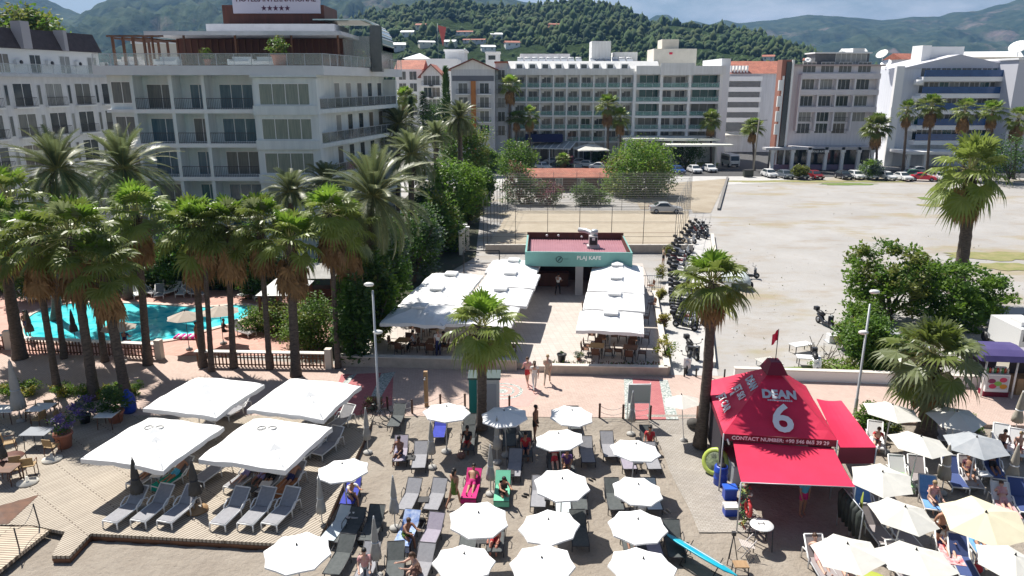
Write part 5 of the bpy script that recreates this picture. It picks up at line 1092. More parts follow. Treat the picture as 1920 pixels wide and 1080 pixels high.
# ---------------------------------------------------------------- leafy trees
def tree(label, base, c, rad, leaf, seed, ncl=70, nl=60, size=.32, trunk_r=.2, group=None, name='broadleaf_tree', sub=None, cat='tree', spread=.34):
    base = Vector(base); t = thing(name, label, cat, base, 0, group); q = random.Random(seed); c = Vector(c) - base; m = MB(); fork = Vector((c.x * .3, c.y * .3, max(.3, (c.z - rad[2]) * .9)))
    m.path([(0, 0, -.1), fork * .5, fork], [trunk_r * 1.3, trunk_r, trunk_r * .85], 9)
    for k in range(8):
        d = Vector((q.uniform(-1, 1), q.uniform(-1, 1), q.uniform(-.3, .9))); e = c + Vector((d.x * rad[0], d.y * rad[1], d.z * rad[2])) * .75; md = fork.lerp(e, .5) + Vector((q.uniform(-.2, .2), q.uniform(-.2, .2), rad[2] * .15)); m.path([fork, md, e], [trunk_r * .55, trunk_r * .35, trunk_r * .12], 6)
    m.build('trunk', barkt, t); leafball('crown', t, c, rad, ncl, nl, size, leaf, seed, spread); return t
def bush(label, p, rad, leaf, seed, ncl=30, nl=40, size=.2, name='bush', cat='bush', group=None):
    t = thing(name, label, cat, p, 0, group); m = MB()
    for k in range(5): a = k * 1.26; m.path([(0, 0, -.05), (math.cos(a) * rad[0] * .2, math.sin(a) * rad[1] * .2, rad[2] * .8), (math.cos(a) * rad[0] * .5, math.sin(a) * rad[1] * .5, rad[2] * 1.3)], [.04, .03, .01], 5)
    m.build('stems', barkt, t); leafball('foliage', t, (0, 0, rad[2] * .95), rad, ncl, nl, size, leaf, seed); return t
q = random.Random(77)
for i, px in enumerate((20, 95, 150, 215, 290, 350, 400, 445, 505, 550)):
    p = G(px, 543 + q.uniform(-4, 3)); bush(['leafy garden bush beyond the pool, at the far left', 'leafy garden bush beyond the pool near the left trunks', 'leafy bush beyond the pool left of its middle', 'leafy bush behind the left pool loungers', 'leafy bush behind the middle pool loungers', 'leafy bush behind the right pool loungers', 'leafy bush beyond the pool right of its middle', 'leafy bush beyond the right pool half', 'leafy bush behind the pale kiosk roof', 'leafy bush between kiosk roof and pavilion'][i], p, (2.2, 1.3, q.uniform(1.2, 1.9)), ((4, 2, 1), (1, 2, 3), (2, 4, 7))[i % 3], 300 + i, 60, 44, .32, 'garden_bush', 'bush', 'bushes behind the pool')
def tpx(label, bp, cp, Y_off, rpx, ry, rz_, leaf, seed, **k):
    b_ = G(*bp); c = D(cp[0], cp[1], b_.y + Y_off); d = b_.y * math.cos(PITCH) + (CAM_H - c.z) * math.sin(PITCH); rx = rpx * d / FPX; return tree(label, b_, c, (rx, ry or rx, rz_ or rx * .8), leaf, seed, **k)
tpx('spreading bright green tree on open ground behind the sand court', (1196, 366), (1198, 322), 0, 60, None, 4.6, (0, 0, 1, 3), 21, ncl=190, nl=70, size=.42, trunk_r=.3, spread=.26)
tpx('large dark green spreading tree on the dirt lot left of the tall palm base', (1672, 600), (1660, 525), 0, 82, 3.0, 2.7, (0, 0, 1, 3), 22, ncl=105, nl=64, size=.34, trunk_r=.16, spread=.16)
tpx('large dark green spreading tree on the dirt lot under the tall palm', (1790, 605), (1800, 555), 0, 92, 3.2, 2.4, (0, 1, 1, 0), 23, ncl=115, nl=64, size=.34, trunk_r=.16, spread=.16)
tpx('sparse low tree between the two dark spreading trees', (1745, 590), (1740, 520), .8, 45, 1.8, 1.3, (3, 1, 0), 24, ncl=50, nl=40, size=.3, trunk_r=.1, spread=.25)
bush('tall bright green bush behind the white low wall beside the street lamp', G(1625, 690), (1.6, 1.1, 1.7), (0, 1, 1), 25, 70, 60, .26); bush('rounded green bush left of the street lamp behind the wall', G(1598, 655), (1.1, 1, 1.1), (0, 1, 3), 26, 40, 50, .24); bush('low green weeds spilling over the white wall', G(1575, 700), (1.5, .6, .45), (0, 3), 27, 30, 30, .18); bush('green bush behind the broad palm near the drinks kiosk', G(1690, 690), (1.1, 1, 1.0), (3, 1), 28, 40, 40, .24); bush('green bush in front of the dark spreading trees', G(1620, 625), (1.3, 1, 1.1), (1, 0), 36, 40, 50, .26)
tpx('bright green rounded tree above the dark garden', (850, 440), (855, 352), 0, 52, None, 3.2, (0, 0, 1), 31, ncl=120, nl=60, size=.36, spread=.24)
tpx('olive green tree behind the bright rounded one', (868, 380), (872, 285), 0, 46, None, 4.6, (3, 1, 1), 32, ncl=110, nl=60, size=.42, spread=.26)
tpx('bright green small tree beside the parked cars', (975, 345), (972, 300), 0, 38, None, 3.0, (0, 0, 1), 33, ncl=80, nl=50, size=.42, spread=.26)
tpx('reddish leaved tree next to the red roofed hut', (975, 380), (972, 350), 0, 34, None, 3.0, (6, 1, 2, 1), 34, ncl=70, nl=50, size=.36, spread=.3)
bush('pink flowering shrub at the corner of the sand court', G(1026, 384), (2.2, 1.6, 1.7), (5, 1, 1, 6), 35, 60, 50, .3, 'flowering_shrub', 'shrub')
bush('rounded dark green shrub in front of the red roofed hut', G(1096, 384), (1.8, 1.4, 1.7), (1, 0, 2), 37, 70, 50, .26, 'shrub', 'shrub'); bush('low green shrub right of the rounded dark one', G(1126, 384), (1.4, 1.2, 1.0), (1, 0), 38, 50, 40, .26, 'shrub', 'shrub')
g = 'dark trees of the hotel garden'
DT = [((700, 655), (705, 560), 34, 3.0, (4, 2, 4), 'dark tree directly left of the cafe canopies behind the lamp'), ((735, 590), (735, 500), 38, 3.2, (4, 2, 7), 'dark tree above the outer cafe canopies'), ((775, 530), (785, 450), 42, 3.0, (7, 2, 4), 'silvery dark tree with white blossoms in the garden middle'), ((825, 480), (825, 415), 34, 2.6, (4, 2), 'dark tree left of the pale garden posts'), ((660, 680), (665, 600), 34, 2.6, (4, 2), 'dark tree behind the stone wall start'), ((800, 455), (800, 390), 30, 2.6, (2, 7, 4), 'deep green tree behind the silvery one'), ((880, 420), (885, 380), 26, 2.2, (4, 2), 'dark tree by the left side of the sand court'), ((905, 400), (908, 352), 20, 2.4, (2, 1), 'small green tree beside the street end'), ((850, 470), (848, 440), 26, 1.6, (4,), 'low dark tree behind the garden posts'), ((640, 560), (645, 480), 36, 3, (4, 2), 'dark tree under the large drooping date palm'), ((470, 560), (470, 490), 34, 2.6, (4, 2), 'dark tree between the pool and the hotel'), ((330, 545), (330, 480), 40, 2.4, (4, 2), 'dark tree behind the pool loungers'), ((60, 560), (50, 490), 44, 2.8, (4, 2), 'dark tree behind the left palms'), ((190, 540), (180, 480), 40, 2.6, (4, 2), 'dark tree left of the pool loungers'), ((815, 330), (815, 235), 24, 4, (2, 4), 'deep green tree before the gabled house'), ((730, 330), (728, 270), 26, 4, (2, 1), 'green tree at the end of the hotel wing'), ((920, 330), (915, 300), 22, 2.2, (1, 0), 'green tree beside the white van')]
for i, (bp_, cp_, r_, rz_, lf, lab) in enumerate(DT): tpx(lab, bp_, cp_, 0, r_, None, rz_, tuple(1 if (i % 2 and x == 4) else x for x in lf) + ((0, 3) if i % 3 == 0 else (1,)), 50 + i, ncl=80, nl=55, size=.34, group=g, spread=.3)
bush('large round clipped green bush behind the pale fan palm trunk', G(585, 650), (1.9, 1.5, 1.6), (1, 0, 3), 71, 110, 60, .2); bush('bush at the right end of the pool beside the deck chair', G(485, 620), (1.2, 1, .8), (1, 0), 72, 50, 50, .18); bush('green hedge shrub beside the white kiosk roofs', G(530, 625), (1.4, 1, 1.2), (1, 3), 73, 60, 50, .2)
for i, (px, py, rx, lab) in enumerate(((225, 745, .55, 'clipped bush at the foot of the stout trunk by the blue bottle'), (250, 742, .5, 'clipped round bush right of the blue bottle'), (120, 742, .55, 'clipped bush at the foot of the slender leaning palm'), (160, 748, .5, 'clipped bush left of the stout leaning trunk'), (55, 740, .6, 'clipped bush behind the tall folded parasol'), (20, 742, .6, 'clipped bush at the left edge'), (205, 748, .5, 'clipped bush between the two stout trunks'))): bush(lab, G(px, py), (rx, rx, .42), (0, 0, 8, 1), 80 + i, 34, 34, .12, 'clipped_bush', 'bush', 'clipped bushes round the palms')
def conifer(label, base, top, r, seed, wide=False, group=None):
    base = Vector(base); h = top.z - base.z; t = thing('conifer', label, 'tree', base, 0, group); m = MB(); m.tube((0, 0, 0), (0, 0, h * .9), .2, .05); m.build('trunk', barkt, t); q = random.Random(seed); m = MB(); n_ = 1500
    for i in range(n_):
        u = q.random() ** .8; z = h * (.1 + .9 * u); rr = r * (1 - u) ** (.8 if wide else .5) * (q.random() ** .5 if wide else q.uniform(.6, 1)); a = q.random() * 6.283
        if wide: rr *= .55 + .45 * abs(math.sin(u * 22))
        p = Vector((rr * math.cos(a), rr * math.sin(a), z)); d = Vector((math.cos(a), math.sin(a), -.25 if wide else 1.2)).normalized(); sd = d.cross(Vector((0, 0, 1))).normalized() * .16; s_ = .8; m.add([p - sd, p + sd, p + d * s_], [(0, 1, 2)], q.randrange(2))
    m.build('crown', [lfs[4], lfs[2]], t)
b_ = G(840, 330); conifer('slim dark cypress standing left of the grey gabled block', b_, D(841, 128, b_.y), 1.1, 1)
b_ = G(797, 330); conifer('dark spruce with tiered branches before the white houses', b_, D(794, 170, b_.y), 3.2, 2, True)
b_ = G(775, 330); conifer('smaller dark spruce left of the tiered one', b_, D(822, 178, b_.y), 1.6, 3, True)
p = D(35, 40, 108); tree('large yellow green pine rising behind the far left wing', (p.x, p.y, 0), (p.x, p.y, 20.5), (7.5, 5, 5.5), (3, 0, 1, 3), 91, 170, 60, .75, .5, None, 'pine_tree', spread=.24)
p = D(100, 70, 104); tree('lower golden green tree over the dark roof of the far left wing', (p.x, p.y, 0), (p.x, p.y, 18.6), (3.2, 3, 3.2), (3, 8, 0), 92, 70, 50, .6, .3, None, 'pine_tree', spread=.28)
# street trees and hedge at the far right
for i, (px, py, rx, lf, lab) in enumerate(((1285, 316, 3.2, (4, 2), 'grey leafless-looking dark tree before the entrance canopy'), (1215, 314, 2.5, (2, 1), 'small dark tree under the white hotel entrance'), (1890, 345, 5, (4, 2), 'dark hedge tree at the far right behind the tall palm'), (1845, 340, 4, (4, 2), 'dark hedge tree just right of the tall palm crown'), (1630, 336, 2, (7, 0), 'pale leaved shrub among the parked cars'), (1500, 336, 1.3, (3,), 'olive shrub between the red car and the black car'), (1060, 314, 1.6, (5, 2), 'reddish tree beside the cream parasol roof'), (1122, 310, 2.0, (4, 2), 'dark tree behind the cream parasol roof'))):
    b_ = G(px, py); tree(lab, b_, b_ + Vector((0, 0, rx * .8 + .4)), (rx, rx * .8, rx * .75), lf, 120 + i, 40, 50, .4, .15)
# planting along the cafe wall and alley
for i, (px, py, s_, lf) in enumerate(((1248, 670, .62, (8, 0, 8)), (1243, 610, .4, (6, 8)), (1240, 560, .4, (3, 8)), (1238, 520, .5, (8, 3)), (1252, 480, .5, (3, 8)))):
    p = G(px, py, .35); bush(['yellow green bush in the flower bed beside the front canopy corner', 'orange tinted small shrub behind the yellow bush', 'small straggly shrub halfway along the cafe flower bed', 'yellowish shrub near the rear cafe canopy', 'yellowish shrub at the rear corner by the scooters'][i], p, (s_, s_, s_ * 1.1), lf, 140 + i, 26, 34, .14, 'shrub', 'shrub', 'shrubs in the cafe flower bed')
# ---------------------------------------------------------------- loungers, chairs, tables
def resin_lounger(frame, fab, name, label, cat, group, back=42):
    t = thing(name, label, cat, (0, 0, 0), 0, group); a = R(back); ca, sa = math.cos(a), math.sin(a)
    m = MB()
    for s in (-1, 1):
        x = s * .33; m.path([(x, -.95, .3), (x, .25, .34), (x, .25 + .78 * ca, .36 + .78 * sa)], .032, 6)
        m.path([(x, -.95, .3), (x * 1.05, -.97, .02)], .03, 6); m.path([(x * 1.12, .05, .02), (x * 1.15, .02, .42), (x * 1.15, .3, .58), (x * 1.15, .62, .5), (x * 1.1, .72, .02)], .03, 6)
    m.tube((-.33, -.95, .3), (.33, -.95, .3), .032); m.tube((-.33, .25 + .78 * ca, .36 + .78 * sa), (.33, .25 + .78 * ca, .36 + .78 * sa), .03)
    m.build('frame', frame, t)
    m = MB(); m.box(-.305, -.93, .31, .305, .25, .345); m.build('seat', fab, t)
    m = MB(); M_ = Matrix.Translation((0, .26, .345)) @ Matrix.Rotation(a, 4, 'X'); m.box(-.305, .0, -.015, .305, .76, .02, 0, M_); m.build('backrest', fab, t)
    return proto(t)
def sling_bed(frame, fab, name, label, group, back=36):
    t = thing(name, label, 'sunbed', (0, 0, 0), 0, group); a = R(back); ca, sa = math.cos(a), math.sin(a); m = MB()
    for s in (-1, 1):
        x = s * .31; m.path([(x, -.95, .33), (x, .28, .33)], .022, 6); m.path([(x, .28, .33), (x, .28 + .7 * ca, .33 + .7 * sa)], .02, 6)
        for y in (-.75, .2): m.tube((x, y, .33), (x * 1.04, y - .05, 0), .02)
        m.path([(x * 1.15, -.1, .33), (x * 1.22, .0, .52), (x * 1.22, .35, .54), (x * 1.1, .45, .36)], .017, 5)
    m.tube((-.31, -.95, .33), (.31, -.95, .33), .02); m.tube((-.31, .28 + .7 * ca, .33 + .7 * sa), (.31, .28 + .7 * ca, .33 + .7 * sa), .02); m.build('frame', frame, t)
    m = MB(); m.box(-.295, -.93, .325, .295, .28, .345); m.build('seat', fab, t)
    m = MB(); M_ = Matrix.Translation((0, .29, .335)) @ Matrix.Rotation(a, 4, 'X'); m.box(-.295, 0, -.008, .295, .69, .01, 0, M_); m.build('backrest', fab, t); return proto(t)
g = 'white framed grey loungers on the deck'
rl = resin_lounger(plas, meshg, 'deck_lounger', 'lounger', 'lounger', g)
for px, py, rz, lab in ((243, 966, -16, 'empty white framed lounger, first at the left of the front deck row'), (293, 964, -14, 'empty white framed lounger in the front row just right of the dark folded parasol'), (342, 966, -16, 'empty white framed lounger in the front row left of the tan parasol base'), (437, 970, -14, 'empty white framed lounger, fourth in the front deck row'), (487, 970, -14, 'empty white framed lounger, second from the deck right edge in front'), (532, 970, -16, 'empty white framed lounger nearest the right edge of the deck in front'),
                        (402, 893, -20, 'white framed lounger under the near right parasol, empty and left of the sunbathers'), (330, 905, -22, 'lounger under the bather lying on the green towel'), (283, 900, -20, 'lounger behind the white side table under the near left parasol'), (462, 906, -22, 'lounger under the bather with the lilac towel'), (510, 912, -18, 'lounger under the two bathers in the middle of the shaded row'), (545, 915, -16, 'lounger under the bather at the right end of the shaded row'), (617, 845, -22, 'lounger with brown cushions near the deck right edge'), (585, 850, -22, 'lounger mostly under the near right parasol back edge'), (640, 800, -24, 'white framed lounger beside the path side of the deck rear'), (372, 835, -28, 'lounger between the two near deck parasols, its frame catching light'), (445, 775, -22, 'lounger in the shade below the rear left parasol'), (410, 780, -22, 'lounger below the rear left parasol next to its pole'), (600, 790, -22, 'lounger below the rear right parasol')):
    place(rl, G(px, py, .03), R(rz), lab)
sb = {k: sling_bed(dark, mm, 'sunbed', 'sunbed', 'grey sling sunbeds on the sand') for k, mm in (('g', meshg), ('m', meshp), ('d', meshd), ('b', bluef), ('w', mat('pale_towel', (.6, .66, .68), .9, (.5, .58, .6), 3., .1)))}
SBL = [(752, 858, 4, 'm', 'mauve grey sunbed left of the folded pale parasol near the seated person'), (788, 870, 2, 'g', 'grey sunbed directly left of a folded pale parasol'), (770, 945, -8, 'g', 'grey sunbed, left one of the empty pair on the open sand'), (818, 945, -8, 'g', 'grey sunbed, right one of the empty pair beside the woman in green'), (745, 795, -4, 'd', 'dark green grey sunbed behind the mauve one'), (965, 885, -4, 'g', 'grey sunbed right of the small palm'), (942, 930, -2, 'd', 'dark sunbed right of the folded parasol near the pink towel'), (885, 925, -6, 'm', 'sunbed carrying the pink towel'), (635, 1000, -14, 'w', 'sunbed covered by a pale towel beside the deck corner parasol'), (660, 1005, -10, 'd', 'dark sunbed under the tray of cups near the pale towel'), (765, 1010, -8, 'b', 'sunbed with a blue and white striped towel'), (810, 1015, -10, 'm', 'lilac sunbed behind the seated woman'), (700, 1000, -4, 'd', 'dark sunbed with raised back beside the person in pink'), (660, 935, 0, 'b', 'blue sunbed under the parasol by the deck edge'), (825, 815, 0, 'b', 'dark blue sunbed under the parasol by the shower post'), (880, 815, 0, 'd', 'sunbed with a brown cover under the palm-side parasol'), (955, 830, 0, 'd', 'dark sunbed in the shade of the bluish parasol'), (985, 850, 0, 'd', 'dark sunbed left of the reclining bather'), (1010, 940, -4, 'g', 'grey sunbed left of the middle sand column'), (1085, 945, -2, 'd', 'dark sunbed between the second and third parasol of the middle column'), (1055, 950, -2, 'w', 'pale sunbed between the second and third parasols'), (1150, 945, 0, 'd', 'dark sunbed left of the path row, between second and third parasol'), (1175, 872, 0, 'm', 'sunbed below the first parasol of the path row'), (1220, 872, 0, 'g', 'sunbed right of the first parasol of the path row'), (1220, 945, 0, 'w', 'sunbed with a pale towel below the second path parasol'), (1180, 1025, 0, 'd', 'dark sunbed with a bag below the third path parasol'), (1220, 1030, 0, 'm', 'pale sunbed below the third path parasol'), (1262, 1030, -4, 'd', 'dark sunbed at the right below the third path parasol'), (1085, 1010, 0, 'd', 'dark sunbed right of the middle column third parasol'), (880, 1015, -2, 'd', 'dark sunbed under the parasol of the seated red brown person'), (930, 1020, -2, 'd', 'dark sunbed beneath the red brown seated person'), (1140, 850, 0, 'g', 'sunbed in the shade of the parasol below the standing man'), (640, 1060, -8, 'd', 'dark sunbed at the lower edge right of the deck corner parasol'), (690, 1075, -4, 'g', 'grey sunbed cut by the lower edge near the folded parasol'), (742, 1075, 6, 'd', 'dark table-like sunbed before the man in brown'), (792, 1078, -8, 'g', 'grey sunbed in front of the seated woman'), (1075, 800, 0, 'd', 'sunbed under the parasol next to the standing man'), (1100, 860, 0, 'g', 'sunbed between the upper parasols of the middle column')]
for px, py, rz, k, lab in SBL: place(sb[k], GB(px, py), R(rz), lab)
towel_m = {}
def towel(label, p, rz, col, col2=None, l=1.7, back=36):
    mm = mat('towel_' + label.split()[0], col, .95, col2, 5., .2); a = R(back); pts = [(-.95, .362), (-.3, .36), (.28, .37), (.28 + .66 * math.cos(a), .37 + .66 * math.sin(a))]; m = MB()
    for (y0, z0), (y1, z1) in zip(pts[:-1], pts[1:]): m.add([(-.32, y0, z0), (.32, y0, z0), (.32, y1, z1), (-.32, y1, z1)], [(0, 1, 2, 3)])
    m.add([(-.32, -.95, .362), (.32, -.95, .362), (.33, -.99, .1), (-.33, -.99, .1)], [(3, 2, 1, 0)]); o = m.build('towel', mm, None, p, rz); return tag(o, label, 'towel')
towel('pink towel spread over the sunbed near the woman in green', GB(885, 925), R(-6), (.6, .03, .2), (.45, .02, .14)); towel('green towel hanging on the dark sunbed beside the nearest parasol', GB(942, 930), R(-2), (.16, .5, .33)); towel('turquoise green towel under the bather on the deck', G(330, 905, .03), R(-22), (.0, .28, .2)); towel('white and blue striped towel on the sunbed behind the man in brown', GB(765, 1010), R(-8), (.5, .58, .75), (.1, .2, .5))
towel('orange brown towel on the lounger at the right end of the shaded row', G(545, 915, .03), R(-16), (.4, .17, .07))
# white plastic loungers, right hand beach
WL = {k: resin_lounger(plas, mm, 'plastic_lounger', 'lounger', 'lounger', 'white plastic loungers at the right', 48) for k, mm in (('b', mat('sky_blue_sling', (.12, .3, .62), .7, (.18, .38, .7), 4.)), ('g', mat('taupe_sling', (.3, .27, .27), .8)), ('w', plas), ('n', mat('navy_sling', (.05, .08, .22), .8)))}
for px, py, rz, k, lab in ((1740, 945, 18, 'b', 'bright blue lounger with white armrests above the man in trunks'), (1785, 905, 12, 'n', 'navy lounger behind the folded beige parasol'), (1720, 905, 14, 'g', 'taupe lounger below the cream parasol by the palm'), (1815, 905, 16, 'g', 'taupe lounger with a bather in a dark shirt'), (1860, 890, 16, 'n', 'lounger right of the little white table'), (1685, 905, 10, 'w', 'lounger with a green patterned towel'), (1640, 835, 20, 'w', 'white lounger by the red awning, used by the person in red'), (1790, 840, 24, 'w', 'white lounger between the cream and the grey parasol'), (1875, 840, 28, 'w', 'white lounger right of the grey parasol'), (1905, 850, 28, 'w', 'white lounger at the right edge above the folded parasol'), (1880, 960, 14, 'w', 'lounger with a pink towel right of the yellowish parasol'), (1910, 950, 14, 'n', 'dark lounger at the right edge beside the pink towel'), (1620, 960, 6, 'b', 'blue lounger behind the right side of the red tent'), (1640, 1005, 0, 'g', 'grey lounger between tent and cream parasols'), (1690, 1015, 0, 'g', 'taupe lounger under the cream parasol left of the man'), (1775, 1045, 14, 'n', 'lounger with the red towel right of the man in trunks'), (1800, 1065, 14, 'n', 'lounger with a maroon bag in the lower right'), (1830, 1030, 10, 'b', 'light blue lounger behind the lower right cream parasol'), (1760, 820, 10, 'g', 'lounger behind the palm-side cream parasol'), (1690, 1080, 0, 'g', 'taupe lounger at the lower edge under the cream parasol')):
    place(WL[k], GB(px, py), R(-rz), lab)
towel('red towel on the lounger beside the man in dark trunks', GB(1775, 1045), R(-14), (.55, .02, .05), (.7, .6, .6), back=48); towel('rosy towel on the lounger right of the yellowish parasol', GB(1880, 960), R(-14), (.6, .33, .33), back=48); towel('lime patterned towel on the lounger under the cream parasol', GB(1685, 905), R(-10), (.55, .65, .5), (.15, .42, .12), back=48)
def table(name, label, p, w, d, h, top, leg, group=None, rz=0., round_=False):
    t = thing(name, label, 'table', p, rz, group); m = MB()
    if round_: m.lathe([(w / 2, h - .03), (w / 2 + .01, h - .015), (w / 2, h)], 22)
    else: m.box(-w / 2, -d / 2, h - .035, w / 2, d / 2, h)
    m.build('tabletop', top, t); k = .36
    for sx in (-1, 1):
        for sy in (-1, 1): m = MB(); m.tube((sx * w * k, sy * d * k, h - .03), (sx * w * (k + .05), sy * d * (k + .05), 0), .022, .018); m.build('leg', leg, t)
    return t
def chair(name, label, seatm, legm, group, arms=True, h=.88):
    t = thing(name, label, 'chair', (0, 0, 0), 0, group); m = MB(); m.box(-.24, -.24, .42, .24, .22, .46); m.build('seat', seatm, t); m = MB(); M_ = Matrix.Translation((0, .22, .47)) @ Matrix.Rotation(R(8), 4, 'X').inverted(); m.box(-.23, -.02, .04, .23, .015, h - .47, 0, M_); m.build('backrest', seatm, t)
    for sx in (-1, 1):
        for sy in (-1, 1): m = MB(); m.tube((sx * .22, sy * .21, .45), (sx * .23, sy * .25, 0), .022, .018); m.build('leg', legm, t)
    if arms:
        for sx in (-1, 1): m = MB(); m.path([(sx * .25, -.22, .44), (sx * .26, -.2, .65), (sx * .25, .2, .66)], .018, 5); m.build('armrest', legm, t)
    return proto(t)
# terrace tables left of the deck
rc = chair('rattan_chair', 'chair', rattan, wood, 'rattan chairs on the left terrace'); 
for px, py, rz, lab in ((58, 888, 200, 'tan rattan chair nearest the deck ramp at the left'), (20, 845, 120, 'tan rattan chair by the low round table at the left edge'), (100, 775, 190, 'tan rattan chair behind the pale square table under the palms'), (120, 800, 100, 'rattan chair right of the dark table'), (75, 800, 260, 'rattan chair left of the dark table'), (60, 785, 300, 'rattan chair left of the pale square table'), (30, 895, 20, 'rattan chair facing the one by the deck ramp'), (100, 852, 170, 'rattan chair in shade beside the terracotta planter')): place(rc, G(px, py, .03), R(rz), lab)
table('square_table', 'pale square table under the palms at the left', G(82, 788, .03), 1.0, 1.0, .74, white, wood); table('dark_table', 'dark square table in palm shade at the left', G(75, 835, .03), 1.2, .9, .74, mat('shaded_top', (.22, .24, .27), .5), dark); table('wooden_table', 'dark table between the two rattan chairs at the left edge', G(14, 905, .03), 1.0, .8, .72, wood, wood); table('round_table', 'low reddish round table at the left edge', G(22, 875, .03), 1.1, 1.1, .5, redwood, wood, None, 0, True)
table('pale_table', 'second pale table in dappled shade right of the violet flowers', G(205, 800, .03), .9, .9, .72, white, wood); table('glass_table', 'greyish table at the far left under violet flowers', G(15, 790, .03), 1.1, .9, .72, white, wood)
for px, py, lab in ((52, 905, 'pale umbrella base disc beside the deck ramp'), (98, 862, 'pale umbrella base disc near the terracotta planter')): m = MB(); m.lathe([(.42, 0), (.42, .06), (.08, .1), (.05, .3)], 18); tag(m.build('umbrella_base', cream, None, G(px, py, .03)), lab, 'umbrella base')
m = MB(); m.lathe([(.42, 0), (.42, .08), (.08, .12), (.05, .3)], 18); tag(m.build('umbrella_base', woodl, None, G(370, 957, .03)), 'round tan base under the folded dark grey parasol', 'umbrella base')
bp_ = pot_plant('tall leafy dark plant in a brick red pot by the blue water bottle', G(218, 790, .02), .42, .6, .75, (4, 2), 201, terra); pot_plant('violet flowers in a terracotta planter at the left terrace', G(122, 838, .02), .4, .75, .5, (9, 2, 9), 202, terra); pot_plant('violet flowering bush in a dark pot beside the stout trunk', G(160, 792, .02), .3, .4, .6, (9, 7, 2), 203, black)
t = thing('water_bottle', 'large blue water bottle covered in cloth beside the stout palm trunk', 'bottle', G(243, 772, .02)); m = MB(); m.lathe([(.3, 0), (.38, .2), (.36, .7), (.3, .95), (.14, 1.12), (.1, 1.25)], 16); m.build('body', bluep, t); m = MB(); m.box(-.16, -.40, .45, .16, -.36, .75); m.build('paper_label', mat('pale_blue_label', (.3, .5, .75), .6), t)
# cafe tables and chairs
cc = chair('cafe_chair', 'chair', wood, dark, 'dark cafe chairs under the white canopies'); q = random.Random(4); ci = 0
ORD = ['front', 'second', 'third', 'rear']
for row, cs in (('right', ((5.2, 41.9), (7.2, 41.6), (5.9, 44.6), (7.9, 44.4), (6.6, 48.6), (8.6, 48.4))), ('inner left', ((-2.6, 42.6), (-.7, 42.6), (-1.6, 46.2))), ('outer left', ((-6.8, 42.9), (-4.9, 42.7), (-5.9, 46)))):
    for ti, (x, y) in enumerate(cs):
        rz = R(q.uniform(-6, 6)) + CR; where = {'right': 'by the alley', 'inner left': 'behind the small palm', 'outer left': 'by the dark trees'}[row]
        table('cafe_table', '%s cafe table %s' % (['nearest left', 'nearest right', 'second left', 'second right', 'third left', 'third right'][ti] if row == 'right' else ['front left', 'front right', 'rear'][ti], where), (x, y, .35), .85, .85, .74, wood if (ti % 2) else rattan, dark, 'cafe tables under the white canopies', rz)
        for k in range(4):
            a = rz + k * math.pi / 2; d = Vector((math.sin(a), -math.cos(a))) * -.72
            place(cc, (x + d.x, y + d.y, .35), a, 'dark cafe chair on the %s side of the %s table %s' % (['far', 'left', 'near', 'right'][k], ['nearest left', 'nearest right', 'second left', 'second right', 'third left', 'third right'][ti] if row == 'right' else ['front left', 'front right', 'rear'][ti], where))
for px, py, rz, lab in ((1101, 660, 80, 'dark chair standing out in the sun left of the front canopy'), (1098, 588, 80, 'dark chair at the sunlit edge below the second canopy'), (1222, 580, -80, 'dark chair between the canopies and the flower bed'), (1220, 545, -80, 'dark chair by the flower bed further back')): place(cc, G(px, py, .35), R(rz), lab)
pot_plant('dark empty looking planter bucket on the cafe step', G(1053, 678, .35), .28, .5, .12, (4,), 210, black); pot_plant('small spiky plant on the cafe patio corner', G(1085, 675, .35), .14, .15, .28, (7, 3), 211)
m = MB(); q = random.Random(9)
for i in range(260):
    u = q.random(); p = Vector((2.3 + 6.5 * u, 40.45 - .2 * u + q.uniform(-.14, .2), .36 + q.uniform(0, .16))); a = q.random() * 6.28; m.add([p, p + Vector((.09 * math.cos(a), .09 * math.sin(a), .1)), p + Vector((.05 * math.cos(a + 1), .05 * math.sin(a + 1), .13))], [(0, 1, 2)], q.randrange(2))
setting(m.build('flower_bed_plants', [lfs[2], lfs[6]]), 'stuff')['label'] = 'low dark planting in the bed behind the cafe wall'
# ---------------------------------------------------------------- promenade furniture
def lamp(label, bp, tp, lantern, z0=0.):
    b_ = G(*bp, z0); tz = D(tp[0], tp[1], b_.y).z; t = thing('street_lamp', label, 'lamp', b_, 0, 'grey street lamps on the promenade'); h = tz - z0; m = MB(); m.path([(0, 0, 0), (0, 0, 1.0), (0, 0, 1.05), (0, 0, h)], [.09, .09, .065, .05], 10); m.build('pole', galv, t)
    for sx, z in lantern:
        m = MB(); m.path([(0, 0, z), (sx * .15, 0, z + .1), (sx * .25, 0, z + .1)], .025, 6); o = m.build('arm', galv, t); m = MB(); m.ball((sx * .38, 0, z + .1), (.26, .17, .11), 14); m.build('lamp_head', mat('lamp_white', (.75, .75, .72), .3), o)
    m = MB(); m.lathe([(.16, 0), (.16, .06), (.1, .1)], 10); m.build('foot', galv, t); return t
lamp('white street lamp pole standing between the deck and the dark trees', (711, 772), (703, 545), ((-.45, 7.25 - .45), (.4, 4.3))); lamp('grey street lamp pole between the red tent and the green bushes', (1602, 782), (1634, 570), ((.35, 6.6), (-.35, 4.5)), 0)
for o in [o for o in COL.objects if o.name.startswith('street_lamp') and 'red tent' in o['label']]: o.rotation_euler = (0, 0, 0)
g = 'dark bollards with slack chain along the paving edge'
BP = [(727, 769), (773, 775), (826, 765), (872, 764), (955, 768), (1124, 783), (1168, 785), (1219, 787)]
